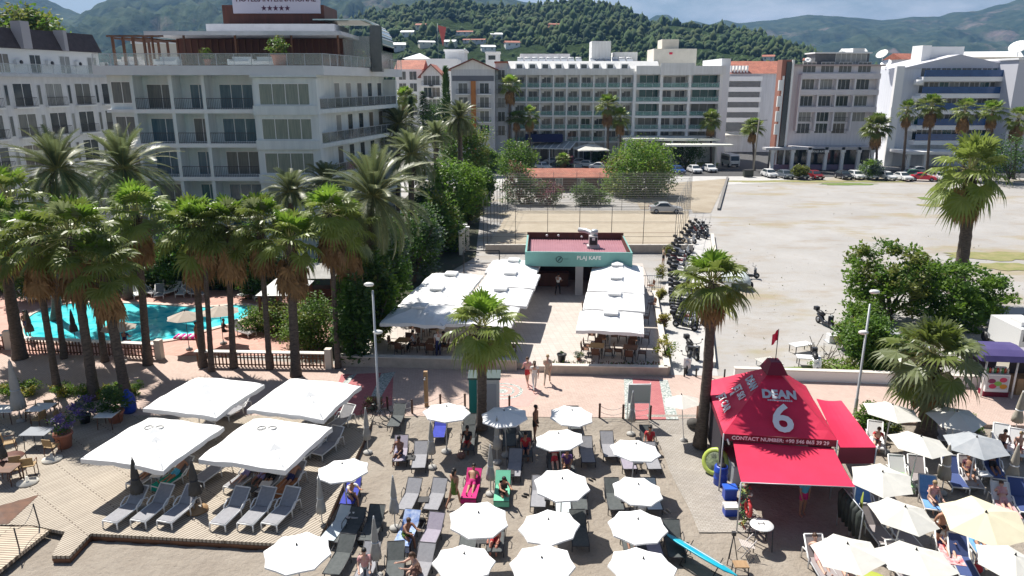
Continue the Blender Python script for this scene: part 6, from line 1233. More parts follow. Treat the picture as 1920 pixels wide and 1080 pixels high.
for i, (px, py) in enumerate(BP):
    t = thing('bollard', ['bollard nearest the white lamp pole', 'bollard left of the timber shower post', 'bollard behind the parasol by the shower post', 'bollard just left of the teal cabin', 'bollard behind the bluish parasol', 'bollard right of the standing man and parasol', 'bollard at the left leg of the white board', 'red topped bollard right of the white board'][i], 'bollard', GB(px, py), 0, g); m = MB(); m.lathe([(.055, 0), (.055, .7), (.065, .71), (.065, .76), (.03, .8)], 10); m.build('post', mat('bollard_brown', (.07, .035, .025), .6), t)
    if i + 1 < len(BP) and i not in (3, 4):
        nx = GB(*BP[i + 1]) - t.location; m = MB()
        for zz, sg_ in ((.68, .22), (.35, .18)): m.path([nx * (k / 10) + Vector((0, 0, zz - sg_ * 4 * (k / 10) * (1 - k / 10))) for k in range(11)], .012, 4)
        m.build('chain', mat('chain_grey', (.2, .2, .2), .5, metal=.6), t)
for i, (px, py) in enumerate(((1283, 706), (1305, 707), (1332, 708), (1358, 709))): t = thing('alley_bollard', ['short black bollard at the alley mouth by the scooter', 'short black bollard left of the palm trunk at the alley mouth', 'short black bollard right of the palm trunk', 'short black bollard above the left corner of the red tent'][i], 'bollard', G(px, py), 0, 'black bollards across the alley mouth'); m = MB(); m.lathe([(.05, 0), (.05, .5), (.06, .52), (.03, .56)], 10); m.build('post', black, t)
t = thing('shower_post', 'brown timber shower post behind the first white parasol', 'shower', GB(800, 762)); m = MB(); m.box(-.1, -.1, 0, .1, .1, 2.0); m.build('post', woodl, t); m = MB(); m.tube((0, -.1, 1.75), (-.02, -.3, 1.7), .025); m.lathe([(.03, 0), (.07, .05)], 8, (-.02, -.3, 1.62)); m.build('shower_head', galv, t)
t = thing('changing_cabin', 'teal and white changing cabin behind the small palm trunk', 'cabin', G(908, 775)); cb = mat('cabin_teal', (.0, .2, .19), .5); m = MB(); m.box(-.75, -.5, .0, -.35, .5, 2.1); m.build('side_panel', cb, t); m = MB(); m.box(-.34, -.5, 0, .8, .5, 2.1); m.build('body', mat('cabin_white', (.62, .64, .65), .5), t); m = MB(); m.box(-.8, -.56, 2.1, .86, .56, 2.2); m.build('roof', mat('cabin_dark_top', (.05, .08, .08), .6), t); m = MB(); m.box(-.2, -.53, .1, .65, -.505, 1.85); m.build('door', mat('cabin_grey', (.42, .45, .5), .5), t)
t = thing('notice_board', 'blank pale board on white legs seen from behind at the start of the grey path', 'board', G(1196, 788)); m = MB(); m.box(-.55, -.03, 1.0, .55, .03, 2.0); m.build('panel', mat('board_grey', (.36, .4, .39), .6), t)
for sx in (-.55, .55): m = MB(); m.tube((sx, 0, 0), (sx, 0, 2.05), .03); m.build('leg', whiter, t)
m = MB(); m.tube((-.55, -.045, 1.98), (.55, -.045, 1.98), .025); m.tube((-.55, -.045, .98), (.55, -.045, .98), .025); m.build('frame', whiter, t)
# white topped timber fences beside the pool
def pool_fence(label, a, b_):
    a = G(*a); b_ = G(*b_); ln = (b_ - a).length; t = thing('pool_fence', label, 'fence', a, heading(a, b_), 'white topped fences by the pool'); m = MB(); k = int(ln / .22)
    for i in range(k + 1): m.box(ln * i / k - .035, -.03, 0, ln * i / k + .035, .03, .93)
    m.box(0, -.02, .1, ln, -.0, .18); m.box(0, .0, .55, ln, .02, .62); m.build('slats', wood, t); m = MB(); m.box(-.1, -.2, .93, ln + .1, .2, .99); m.build('top_board', mat('top_board_white', (.7, .67, .62), .6), t)
    m = MB(); m.box(ln + .12, -.2, 0, ln + .5, .2, 1.25); m.build('end_post', mat('post_cream', (.6, .55, .48), .7), t)
pool_fence('brown slatted fence with white top before the left part of the pool', (50, 660), (292, 672)); pool_fence('brown slatted fence with white top right of the pool gap', (372, 686), (608, 690)); pool_fence('short brown slatted fence at the far left edge', (-60, 660), (8, 655))
# pool furniture
for i, (px, py) in enumerate(((300, 556), (322, 552), (278, 553), (345, 553), (365, 556), (255, 556), (85, 560), (60, 565), (500, 560), (470, 556))): place(WL['w'] if i % 2 else rl, G(px, py), R((20, -30, 60, 5, 80, 40, 70, 80, -60, -40)[i]), ['white lounger, middle one behind the pool', 'lounger behind the pool right of the middle one', 'lounger behind the pool left of the swimmer', 'lounger behind the pool under the dark tree', 'lounger at the right end of the row behind the pool', 'lounger at the left end of the row behind the pool', 'lounger in shade beyond the left pool end', 'lounger farthest left beyond the pool', 'lounger beyond the right pool end', 'lounger between the pool and the white kiosk roofs'][i], 'loungers round the pool')
place(WL['g'], G(455, 628), R(60), 'white deck chair at the right end of the pool beside the bush', 'loungers round the pool')
t = thing('pool_float', 'pink and white striped pool float lying at the near pool edge', 'float', G(357, 634)); m = MB()
for i in range(9): m.path([(-.9 + .2 * i, -.35, .12), (-.9 + .2 * i, .35, .12)], .1, 8, i % 2)
m.build('mattress', [mat('hot_pink', (.75, .02, .3), .5), plas], t)
for i, (px0, px1, py, lab) in enumerate(((478, 560, 552, 'flat white kiosk roof behind the pale trunk'), (530, 625, 520, 'grey white flat roof behind the round bush'), (360, 440, 478, 'pinkish tiled pavilion roof behind the pool palms'), (210, 270, 440, 'pink roofed pavilion behind the left palms'))):
    a = G(px0, py, 2.7); b_ = G(px1, py, 2.7); t = thing('pavilion', lab, 'pavilion', (a.x, a.y, 0)); w_ = b_.x - a.x; m = MB(); m.add([(0, 0, 2.6), (w_, 0, 2.6), (w_, 4, 2.6), (0, 4, 2.6), (w_ * .3, 2, 3.3), (w_ * .7, 2, 3.3)], [(0, 1, 5, 4), (1, 2, 5), (2, 3, 4, 5), (3, 0, 4), (3, 2, 1, 0)]); m.build('roof', tileR if i > 1 else concrete if i == 1 else white, t); m = MB()
    for x in (.2, w_ - .2):
        for y in (.2, 3.8): m.box(x - .08, y - .08, 0, x + .08, y + .08, 2.6)
    m.build('posts', wood, t)
    m = MB(); m.box(.4, 2.5, 0, w_ - .4, 3.6, 1.1); m.build('counter', redwood, t)
# ---------------------------------------------------------------- red water sports tent
FL, FR, BL, BR = Vector((8.85, 27.6, 2.42)), Vector((13.35, 27.0, 2.42)), Vector((9.5, 33.1, 2.42)), Vector((14.2, 32.6, 2.42)); AP = Vector((11.6, 30.1, 4.45))
T = thing('market_tent', 'red pyramid tent with a big white 6 and phone number on it', 'tent', (11.5, 30, -.1)); O = Vector((11.5, 30, -.1))
def face(a, b_, c, m, N=8, sag=.1, mi=0):
    V = []; F = []; idx = {}
    for i in range(N + 1):
        for j in range(N + 1 - i):
            u, w = i / N, j / N; p = a + (b_ - a) * u + (c - a) * w; nn = (b_ - a).cross(c - a).normalized(); k = 27 * u * w * (1 - u - w) + .0
            idx[i, j] = len(V); V.append(p - nn * sag * k - O + nn * .02 * noise.noise(p * 1.7))
    for i in range(N):
        for j in range(N - i):
            F.append((idx[i, j], idx[i + 1, j], idx[i, j + 1]))
            if i + j < N - 1: F.append((idx[i + 1, j], idx[i + 1, j + 1], idx[i, j + 1]))
    m.add(V, F, mi)
m = MB(); face(FL, FR, AP, m); face(FR, BR, AP, m); face(BR, BL, AP, m); face(BL, FL, AP, m); cn = m.build('canopy', red, T)
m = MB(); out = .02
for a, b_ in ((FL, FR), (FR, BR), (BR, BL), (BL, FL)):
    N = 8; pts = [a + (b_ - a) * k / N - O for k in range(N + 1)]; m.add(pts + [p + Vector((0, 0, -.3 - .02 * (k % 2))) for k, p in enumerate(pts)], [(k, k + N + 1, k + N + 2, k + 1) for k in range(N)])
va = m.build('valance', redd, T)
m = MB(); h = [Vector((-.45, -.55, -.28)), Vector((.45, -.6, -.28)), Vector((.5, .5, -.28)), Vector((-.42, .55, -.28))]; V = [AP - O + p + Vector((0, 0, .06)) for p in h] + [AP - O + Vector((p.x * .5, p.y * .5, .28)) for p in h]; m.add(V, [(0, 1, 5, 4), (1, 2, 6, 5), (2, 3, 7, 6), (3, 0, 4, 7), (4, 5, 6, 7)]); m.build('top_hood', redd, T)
lw = mat('print_white', (.8, .82, .82), .7); lg = mat('print_pale_grey', (.5, .54, .6), .7, (.62, .66, .7), 4.)
def on_face(body, size, a, b_, c, u, up, bold, mm, off=.05, name='lettering', sx=1.):
    me = text_mesh(body, size, mm, .004, bold); x = (b_ - a).normalized(); nrm = (b_ - a).cross(c - a).normalized(); y = nrm.cross(x); o = put(me, name, cn); p = a + (b_ - a) * u + y * up + nrm * off - O; M_ = frame_at(p, x, y); o.matrix_local = M_ @ Matrix.Diagonal((sx, 1, 1, 1)); return o
on_face("6", 1.85, FL, FR, AP, .54, .8, .035, lw, .045); on_face("DEAN", .56, FL, FR, AP, .54, 2.0, .03, lg, .04, 'logo', .95)
x = (FR - FL).normalized(); nrm = (FR - FL).cross(AP - FL).normalized(); y = nrm.cross(x); m = MB()
for i in range(13): p = FL + (FR - FL) * .54 + x * (i - 6) * .08 + y * 1.72 + nrm * .04 - O; m.add([p - x * .03 - y * .04, p + x * .03 - y * .04, p + x * .03 + y * .03, p - x * .03 + y * .03], [(0, 1, 2, 3)])
m.build('logo_fringe', lg, cn)
on_face("JET CAR", .5, BL, FL, AP, .56, .5, .014, lw, .03); on_face("&", .34, BL, FL, AP, .5, .98, .015, lw, .0); on_face("JET SKI", .47, BL, FL, AP, .54, 1.3, .014, lw, -.02); on_face("DEAN", .5, BL, FL, AP, .53, 1.95, .025, lg, .0, 'logo')
me = text_mesh("CONTACT NUMBER: +90 546 865 39 29", .225, lw, .003, .006); o = put(me, 'lettering', va); o.matrix_local = frame_at((FL + FR) / 2 + Vector((0, -.03, -.155)) - O, FR - FL, Vector((0, 0, 1)))
m = MB(); N = 10; V = []; a0, a1, b0, b1 = FL + Vector((.4, -.05, -.33)), FR + Vector((-.15, -.05, -.33)), Vector((8.75, 24.7, 1.85)), Vector((12.95, 24.35, 1.85))
for i in range(N + 1):
    for j in range(N + 1):
        p = a0.lerp(a1, i / N).lerp(b0.lerp(b1, i / N), j / N); p.z -= .12 * math.sin(math.pi * j / N) * (.6 + .4 * math.sin(math.pi * i / N)); V.append(p - O)
m.add(V, [(i * (N + 1) + j, i * (N + 1) + j + 1, (i + 1) * (N + 1) + j + 1, (i + 1) * (N + 1) + j) for i in range(N) for j in range(N)]); m.build('front_awning', red, T)
m = MB(); R0, R1, R2, R3 = Vector((14.35, 31.6, 2.2)), Vector((15.45, 31.4, 2.2)), Vector((15.1, 27.2, 2.0)), Vector((13.45, 27.0, 2.1)); V = []
for i in range(7):
    for j in range(7): p = R0.lerp(R1, i / 6).lerp(R3.lerp(R2, i / 6), j / 6); p.z -= .07 * math.sin(math.pi * i / 6); V.append(p - O)
m.add(V, [(i * 7 + j, i * 7 + j + 1, (i + 1) * 7 + j + 1, (i + 1) * 7 + j) for i in range(6) for j in range(6)]); m.build('side_awning', red, T)
m = MB(); 
for a, b_ in ((R3, R2), (R2, R1)): m.add([a - O, b_ - O, b_ - O - Vector((0, 0, .75)), a - O - Vector((0, 0, .75))], [(0, 1, 2, 3)])
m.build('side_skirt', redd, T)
for p in (FL, FR, BL, BR, b0, b1, R1, R2): m = MB(); m.tube(p - O, Vector((p.x, p.y, -.3)) - O, .03); m.build('pole', galv, T)
m = MB(); m.tube(b0 - O, b1 - O, .02); m.build('crossbar', galv, T)
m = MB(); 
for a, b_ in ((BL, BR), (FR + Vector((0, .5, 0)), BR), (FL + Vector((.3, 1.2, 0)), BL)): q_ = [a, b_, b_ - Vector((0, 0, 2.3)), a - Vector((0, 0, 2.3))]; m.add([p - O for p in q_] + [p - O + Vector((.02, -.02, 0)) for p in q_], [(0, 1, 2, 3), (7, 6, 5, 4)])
m.build('side_wall', mat('tent_dark_wall', (.03, .025, .035), .9), T)  # the left wall is added to keep the tent inside dark
m = MB()
for k in range(14):
    a = Vector((9.0 + .045 * k, 27.55 + .38 * k, 2.2)); m.tube(a - O, a - O + Vector((.1, 0, -.25)), .04, n=5)
m.build('white_edge_ties', whiter, T)
t = thing('flag', 'small red flag on a thin pole on top of the red tent', 'flag', AP + Vector((.1, .1, .2))); m = MB(); m.tube((0, 0, 0), (0, 0, 1.5), .018); m.build('pole', dark, t); m = MB(); V = []
for i in range(6):
    for z in (1.48, .98): V.append((-.05 * i, .06 * math.sin(i * 1.3), z - .05 * i))
m.add(V, [(2 * i, 2 * i + 1, 2 * i + 3, 2 * i + 2) for i in range(5)]); m.build('cloth', red, t)
def simple(name, label, cat, p, parts, rz=0., group=None):
    t = thing(name, label, cat, p, rz, group)
    for nm, mm, f in parts: m = MB(); f(m); m.build(nm, mm, t)
    return t
m_lime = mat('lime_vinyl', (.5, .6, .12), .4, (.4, .5, .08), 2.)
o = simple('inflatable_ring', 'lime and black inflatable ring leaning beside the tent', 'inflatable', GB(1340, 888), [('tube', m_lime, lambda m: m.path([(.62 * math.cos(a), .62 * math.sin(a), 0) for a in [k * math.pi / 10 for k in range(21)]], .17, 10, 0, True, False)), ('cover', mat('inflatable_cover', (.35, .42, .22), .5, (.03, .04, .03), 3.5), lambda m: m.lathe([(.6, -.06), (.62, .06), (.5, .15), (.1, .17)], 20))]); o.rotation_euler = (R(58), R(-25), R(-20)); o.location.z += .6; o.scale = (.8,) * 3
simple('drum', 'tall blue plastic drum beside the tent', 'drum', GB(1350, 908), [('barrel', bluep, lambda m: m.lathe([(.27, 0), (.29, .05), (.29, .3), (.31, .33), (.29, .36), (.29, .6), (.31, .63), (.29, .66), (.29, .88), (.2, .92)], 18)), ('lid', black, lambda m: m.lathe([(.2, .92), (.2, .96)], 14))])
simple('storage_box', 'blue plastic box standing in front of the blue drum', 'box', GB(1367, 935), [('body', bluep, lambda m: m.box(-.25, -.2, 0, .25, .2, .5)), ('lid', mat('blue_lid', (.03, .12, .6), .4), lambda m: m.box(-.28, -.23, .5, .28, .23, .58))])
simple('cooler', 'blue and white picnic cooler nearest the round white table', 'cooler', GB(1369, 965), [('body', bluep, lambda m: m.box(-.27, -.2, 0, .27, .2, .36)), ('lid', plas, lambda m: m.box(-.29, -.22, .36, .29, .22, .46)), ('handle', plas, lambda m: m.path([(-.3, 0, .3), (-.32, 0, .5), (.32, 0, .5), (.3, 0, .3)], .015, 5))])
simple('side_counter', 'grey metal counter under the left edge of the tent', 'counter', GB(1374, 895), [('body', galv, lambda m: m.box(-.25, -.8, 0, .25, .9, .95)), ('top', steel, lambda m: m.box(-.28, -.83, .95, .28, .93, 1.0))])
t = thing('equipment_net', 'dark net with red and green buoys hanging at the left front of the tent', 'net', GB(1400, 990)); m = MB(); q = random.Random(5)
for i in range(150):
    u, w = q.random(), q.random(); p = Vector((-.25 + .5 * u + .1 * math.sin(w * 9), 1.6 * u - .2 + .0, .1 + 1.65 * w)); d = Vector((q.uniform(-1, 1), q.uniform(-1, 1), q.uniform(-1, 1))).normalized() * .16; m.tube(p - d, p + d, .022, n=4, m=q.choice((0, 0, 1, 2, 3)))
m.build('ropes', [black, mat('rope_green', (.1, .22, .08), .8), mat('rope_olive', (.4, .42, .12), .8), mat('rope_red', (.4, .03, .03), .8)], t); m = MB()
m.path([(-.05, -.1 + .3 * math.cos(a), .95 + .3 * math.sin(a)) for a in [k * math.pi / 8 for k in range(17)]], .07, 8, 0, True, False); m.build('life_ring', mat('buoy_red', (.6, .05, .05), .5), t)
for i in range(6): 
    m = MB(); m.ball((.1, .2 + i * .22, 1.35 - .12 * (i % 3)), .085, 8); m.build('buoy', mat('buoy_white', (.6, .6, .55), .5), t)
t = thing('rack', 'dark rack of hanging wetsuits at the right front of the tent', 'rack', GB(1592, 1010)); m = MB(); m.tube((-.1, -.9, 1.75), (-.1, .9, 1.75), .025)
for y in (-.9, .9): m.tube((-.1, y, 0), (-.1, y, 1.75), .025)
m.build('rail', galv, t)
for i in range(6):
    m = MB(); y = -.75 + i * .3; m.path([(-.1, y, 1.72), (-.1, y, 1.5), (-.1, y + .02, 1.0), (-.1, y, .45)], [.05, .17, .13, .06], 8); m.build('wetsuit', mat('neoprene', (.02, .025, .025), .7, (.05, .06, .05), 3.), t)
o = simple('surfboard', 'lime green surfboard standing behind the wetsuit rack', 'surfboard', GB(1606, 1000), [('board', m_lime, lambda m: m.lathe([(.02, 0), (.2, .25), (.27, .9), (.24, 1.5), (.1, 1.85), (.01, 1.95)], 14))]); o.scale = (1, .16, 1); o.rotation_euler = (0, R(-6), R(70))
o = simple('surfboard', 'olive green board lying under the near cream parasol', 'surfboard', GB(1556, 1065), [('board', mat('olive_board', (.35, .4, .06), .5), lambda m: m.lathe([(.02, 0), (.2, .25), (.27, .9), (.24, 1.5), (.1, 1.85), (.01, 1.95)], 14))]); o.scale = (1, .16, 1); o.rotation_euler = (R(80), 0, R(50)); o.location.z += .12
o = simple('paddle_board', 'turquoise paddle board tilted on a dark stand at the lower edge', 'paddle board', GB(1312, 1068), [('board', mat('turquoise_board', (.0, .3, .5), .35, (.02, .5, .6), .7), lambda m: m.path([(0, -1.5, .12), (0, -1.1, .03), (0, -.2, 0), (0, .9, .0), (0, 1.4, .05), (0, 1.62, .12)], [.06, .3, .38, .34, .2, .02], 16)), ('deck_pad', mat('board_white_stripe', (.7, .75, .78), .5), lambda m: m.box(-.05, -.9, .375, .05, .8, .395))])
for c_ in kids(o): c_.scale = (1, 1, .22); c_.location = (0, 0, .62); c_.rotation_euler = (0, R(28), 0)
m = MB()
for y in (-.7, .6):
    m.tube((-.4, y, 0), (.32, y, .75), .02); m.tube((.35, y, 0), (-.3, y, .5), .02)
m.tube((-.4, -.7, .05), (-.4, .6, .05), .02); m.build('stand', black, o); o.rotation_euler = (0, 0, R(38))
table('round_table', 'round white topped table in front of the tent', GB(1424, 1025), .85, .85, .95, plas, dark, None, 0, True)
m = MB(); m.box(-.12, -.02, .957, -.09, .14, .962); m.box(.09, -.02, .957, .12, .14, .962); m.box(-.09, .05, .957, .09, .07, .962); o = m.build('printed_letter', black); o.parent = [c for c in COL.objects if c.name.startswith('round_table') and 'tent' in c['label']][0]
t = thing('director_chair', 'folding wooden director chair lying by the round white table', 'chair', GB(1398, 1040)); m = MB()
for s in (-1, 1): m.tube((-.25, s * .22, 0), (.28, s * .22, .75), .02); m.tube((.25, s * .22, 0), (-.25, s * .22, .55), .02)
m.build('frame', mat('pale_frame', (.55, .5, .48), .6), t); m = MB()
for k in range(7): m.box(-.24 + k * .075, -.22, .5 - .02 * k, -.19 + k * .075, .22, .52 - .02 * k)
m.build('slats', mat('slat_pale', (.5, .45, .42), .7), t)
t = thing('easel_stand', 'thin dark folding stand with a camera-like top before the tent', 'stand', GB(1371, 1055)); m = MB()
for x, y in ((-.2, -.15), (.2, -.15), (0, .25)): m.tube((x, y, 0), (0, 0, 1.15), .018)
m.build('tripod', dark, t); m = MB(); m.cbox((0, 0, 1.22), (.14, .12, .14)); m.build('head', dark, t)
t = thing('wooden_stool', 'small wooden side chair at the lower edge by the thin stand', 'stool', GB(1387, 1078)); m = MB(); m.box(-.25, -.2, .42, .25, .2, .46); m.build('seat', woodl, t)
for sx in (-1, 1):
    for sy in (-1, 1): m = MB(); m.tube((sx * .22, sy * .17, .42), (sx * .24, sy * .19, 0), .02); m.build('leg', dark, t)
simple('crate_stack', 'dark brown boards leaning by the palm at the left corner of the tent', 'boards', GB(1318, 800), [('boards', wood, lambda m: [m.box(-.3 + .12 * k, -.3, 0, -.24 + .12 * k, .3, 1.2 + .1 * (k % 2)) for k in range(5)]), ('sacks', clothd, lambda m: [m.ball((-.5, -.1 * k, .2), (.35, .3, .25), 10) for k in range(2)])])
# purple drinks kiosk at the right edge
K = G(1868, 740); T = thing('drinks_kiosk', 'purple roofed juice kiosk with fruit pictures on its white counter', 'kiosk', (K.x, K.y + .6, 0), R(-6)); m = MB(); m.box(-.75, -.9, .28, .45, -.4, 1.3); m.build('counter', whiter, T); m = MB(); m.box(-.8, -.92, 0, .5, -.38, .28); m.build('plinth', redd, T)
m = MB(); V = []; 
for j in range(7):
    a = math.pi * j / 6
    for x_ in (-1.5, .85): V.append((x_, -.2 - 1.3 * math.cos(a), 2.25 + .55 * math.sin(a)))
m.add(V, [(2 * j, 2 * j + 1, 2 * j + 3, 2 * j + 2) for j in range(6)]); m.add([V[2 * j] for j in range(7)], [tuple(range(7))]); m.add([V[2 * j + 1] for j in range(7)], [tuple(range(6, -1, -1))]); m.build('roof', mat('purple_canvas', (.06, .045, .16), .6, (.09, .07, .2), 1.), T)
m = MB()
for x_ in (-.95, .62):
    for y_ in (-1.0, 1.0): m.tube((x_, y_, 0), (x_, y_, 2.25), .05)
m.build('post', whiter, T); m = MB(); m.box(-.95, .9, 0, .6, 1.0, 2.25); m.build('back_wall', mat('kiosk_inside', (.04, .03, .05), .8), T)
m = MB(); m.box(-.68, -.925, .45, .38, -.905, 1.2); pc = m.build('picture_panel', mat('panel_lilac', (.6, .58, .62), .6), T)
for nm, c_, col in (('green_slice', (-.15, .78), (.25, .5, .1)), ('red_fruit', (.1, 1.0), (.6, .05, .12)), ('plum', (-.48, .92), (.25, .03, .1)), ('orange', (.15, .62), (.7, .3, .03)), ('red_fruit', (-.4, .62), (.6, .08, .05))):
    m = MB(); k = 16; m.add([(c_[0] + .2 * math.cos(i * 6.283 / k), -.932, c_[1] + .14 * math.sin(i * 6.283 / k)) for i in range(k)], [tuple(range(k))]); m.build(nm, mat('fruit_' + nm, col, .6), pc)
for i in range(9): m = MB(); m.lathe([(.06, 0), (.06, .2), (.03, .3)], 8, (-.65 + i * .13, -.65, 1.3)); m.build('juice_bottle', mat('juice%d' % (i % 3), ((.1, .3, .1), (.6, .1, .05), (.6, .6, .55))[i % 3], .3), T)
m = MB(); m.box(-.2, -.6, 1.3, .35, -.45, 1.62); m.build('price_board', whiter, T)
simple('market_stall', 'brown market stall with grey awning at the right edge beside the juice kiosk', 'stall', G(1925, 735), [('table', woodl, lambda m: m.box(-.9, -.4, .0, 1.2, .4, .95)), ('back', mat('stall_dark', (.03, .025, .03), .8), lambda m: m.box(-.9, .41, 0, 1.2, .5, 2.2)), ('awning', mat('stall_grey', (.35, .33, .38), .8), lambda m: m.profile([(-1.0, 2.0), (.6, 2.35), (.6, 2.42), (-1.0, 2.07)], -1.1, 1.4, 0, 'x'))])
simple('white_van', 'white van parked behind the purple kiosk', 'van', G(1935, 672), [('body', plas, lambda m: m.box(-1.0, 0, .35, 1.0, 3, 1.9)), ('window', glassd, lambda m: m.box(-.8, -.02, 1.1, .8, -.005, 1.7)), ('roof_unit', plas, lambda m: m.box(-.7, .5, 1.91, .2, 1.6, 2.2)), ('wheels', black, lambda m: [m.tube((x, y, .33), (x + .2, y, .33), .33, n=12) for x in (-1.05, 1.05) for y in (.8, 3.2)])])
simple('ice_cream_board', 'white standing board with a red corner beside the juice kiosk', 'board', G(1820, 712), [('panel', whiter, lambda m: m.box(-.5, -.04, .5, .55, .04, 2.1)), ('red_corner', red, lambda m: m.box(-.1, -.06, .55, .5, -.045, .9)), ('legs', galv, lambda m: [m.tube((x, 0, 0), (x, 0, .5), .03) for x in (-.4, .45)])])
bush('round clipped shrub at the right corner of the red tent', GB(1628, 800), (.6, .6, .65), (1, 0), 230, 50, 50, .14); bush('cream flowering shrub below the first cream parasol', GB(1660, 812), (.6, .5, .45), (3, 7, 1), 231, 36, 40, .13); bush('small bush right of the stout palm among the loungers', GB(1815, 805), (.5, .5, .4), (0, 1), 232, 30, 40, .13)
# ---------------------------------------------------------------- cars, van, scooters
tyre = mat('tyre_rubber', (.015, .015, .016), .8); chrome = mat('alloy', (.4, .41, .43), .3, metal=.8); lens = mat('headlight_lens', (.6, .62, .64), .15); rear = mat('tail_light', (.4, .01, .01), .3)
def car(paint, name, label, kind='hatch'):
    t = thing(name, label, 'car'); L_ = 2.1; lower = [(-2.1, .32), (-2.12, .62), (-2.0, .78), (-1.05, .92), (1.6, .98), (2.05, .9), (2.12, .6), (2.08, .32)]
    top = {'hatch': [(-1.0, .92), (-.35, 1.42), (.2, 1.5), (1.2, 1.46), (1.85, 1.0)], 'sedan': [(-1.0, .92), (-.3, 1.4), (.25, 1.46), (.85, 1.4), (1.5, .97)], 'van': [(-1.7, .92), (-1.2, 1.75), (-.8, 1.95), (2.0, 1.95), (2.08, .9)]}[kind]
    m = MB()
    def loft(P, hw0, hw1, zc):
        n_ = len(P); V = []; 
        for s in (-1, 1):
            for (x, z) in P: V.append((s * (hw0 + (hw1 - hw0) * max(0, min(1, (z - zc[0]) / (zc[1] - zc[0])))), x, z))
        m.add(V, [tuple(range(n_)), tuple(range(2 * n_ - 1, n_ - 1, -1))] + [((i + 1) % n_, i, i + n_, (i + 1) % n_ + n_) for i in range(n_)], 0, False)
    loft(lower, .86, .8, (.6, 1.0)); zt = max(p[1] for p in top); loft(top, .8, .6, (.93, zt)); o = m.build('body', paint, t)
    bv = o.modifiers.new('round', 'BEVEL'); bv.width = .05; bv.segments = 2; bv.limit_method = 'ANGLE'
    def hw(z): return .8 - .2 * max(0, min(1, (z - .93) / (zt - .93))) + .012
    for s in (-1, 1):
        m = MB(); zz0, zz1 = 1.0, zt - .1; f0 = top[0][0] + .35; f1 = top[-1][0] - .3; g0 = top[1][0] + .12; g1 = top[-2][0] - .05; m.add([(s * hw(zz0), f0 + .12, zz0), (s * hw(zz0), f1, zz0), (s * hw(zz1), g1, zz1), (s * hw(zz1), g0, zz1)], [(0, 1, 2, 3) if s > 0 else (3, 2, 1, 0)]); m.build('side_window', glassd, t)
    for (a, b_), nm in (((top[0], top[1]), 'windscreen'), ((top[-1], top[-2]), 'rear_window')):
        m = MB(); d = -.02 if nm == 'windscreen' else .02; p0 = (a[0] + (b_[0] - a[0]) * .12 + d, a[1] + (b_[1] - a[1]) * .12 + .02); p1 = (a[0] + (b_[0] - a[0]) * .9 + d, a[1] + (b_[1] - a[1]) * .9 + .02)
        m.add([(-hw(p0[1]) * .92, *p0), (hw(p0[1]) * .92, *p0), (hw(p1[1]) * .9, *p1), (-hw(p1[1]) * .9, *p1)], [(0, 1, 2, 3) if d < 0 else (3, 2, 1, 0)]); m.build(nm, glassd, t)
    for s in (-1, 1):
        for y_ in (-1.32, 1.3):
            m = MB(); m.tube((s * .68, y_, .32), (s * .875, y_, .32), .32, n=16); w_ = m.build('wheel', tyre, t); m = MB(); m.tube((s * .87, y_, .32), (s * .885, y_, .32), .2, n=12); m.build('rim', chrome, w_)
        m = MB(); m.cbox((s * .6, -2.05, .68), (.36, .12, .14)); m.build('headlight', lens, t); m = MB(); m.cbox((s * .68, 2.08, .78), (.24, .06, .16)); m.build('tail_light', rear, t)
        m = MB(); m.cbox((s * .93, -.75, 1.0), (.14, .12, .12)); m.build('wing_mirror', paint, t)
    m = MB(); m.cbox((0, -2.115, .45), (1.2, .04, .16)); m.build('grille', black, t); m = MB(); m.cbox((0, -2.14, .45), (.5, .02, .11)); m.build('number_plate', plas, t)
    return proto(t)
def paint(nm, c): return mat('paint_' + nm, c, .3, spec=.5, coat=.4)
CARS = {('white', 'hatch'): 0, ('white', 'sedan'): 0, ('silver', 'sedan'): 0, ('grey', 'hatch'): 0, ('dark', 'hatch'): 0, ('red', 'sedan'): 0, ('maroon', 'hatch'): 0, ('blue', 'hatch'): 0, ('white', 'van'): 0, ('green', 'hatch'): 0}
cols_ = {'white': (.75, .75, .75), 'silver': (.5, .51, .53), 'grey': (.12, .14, .17), 'dark': (.02, .022, .03), 'red': (.6, .015, .04), 'maroon': (.2, .015, .02), 'blue': (.03, .08, .25), 'green': (.05, .2, .1)}
for k in CARS: CARS[k] = car(paint(k[0], cols_[k[0]]), 'parked_%s' % ('van' if k[1] == 'van' else 'car'), 'car', k[1])
g = 'cars parked along the street'
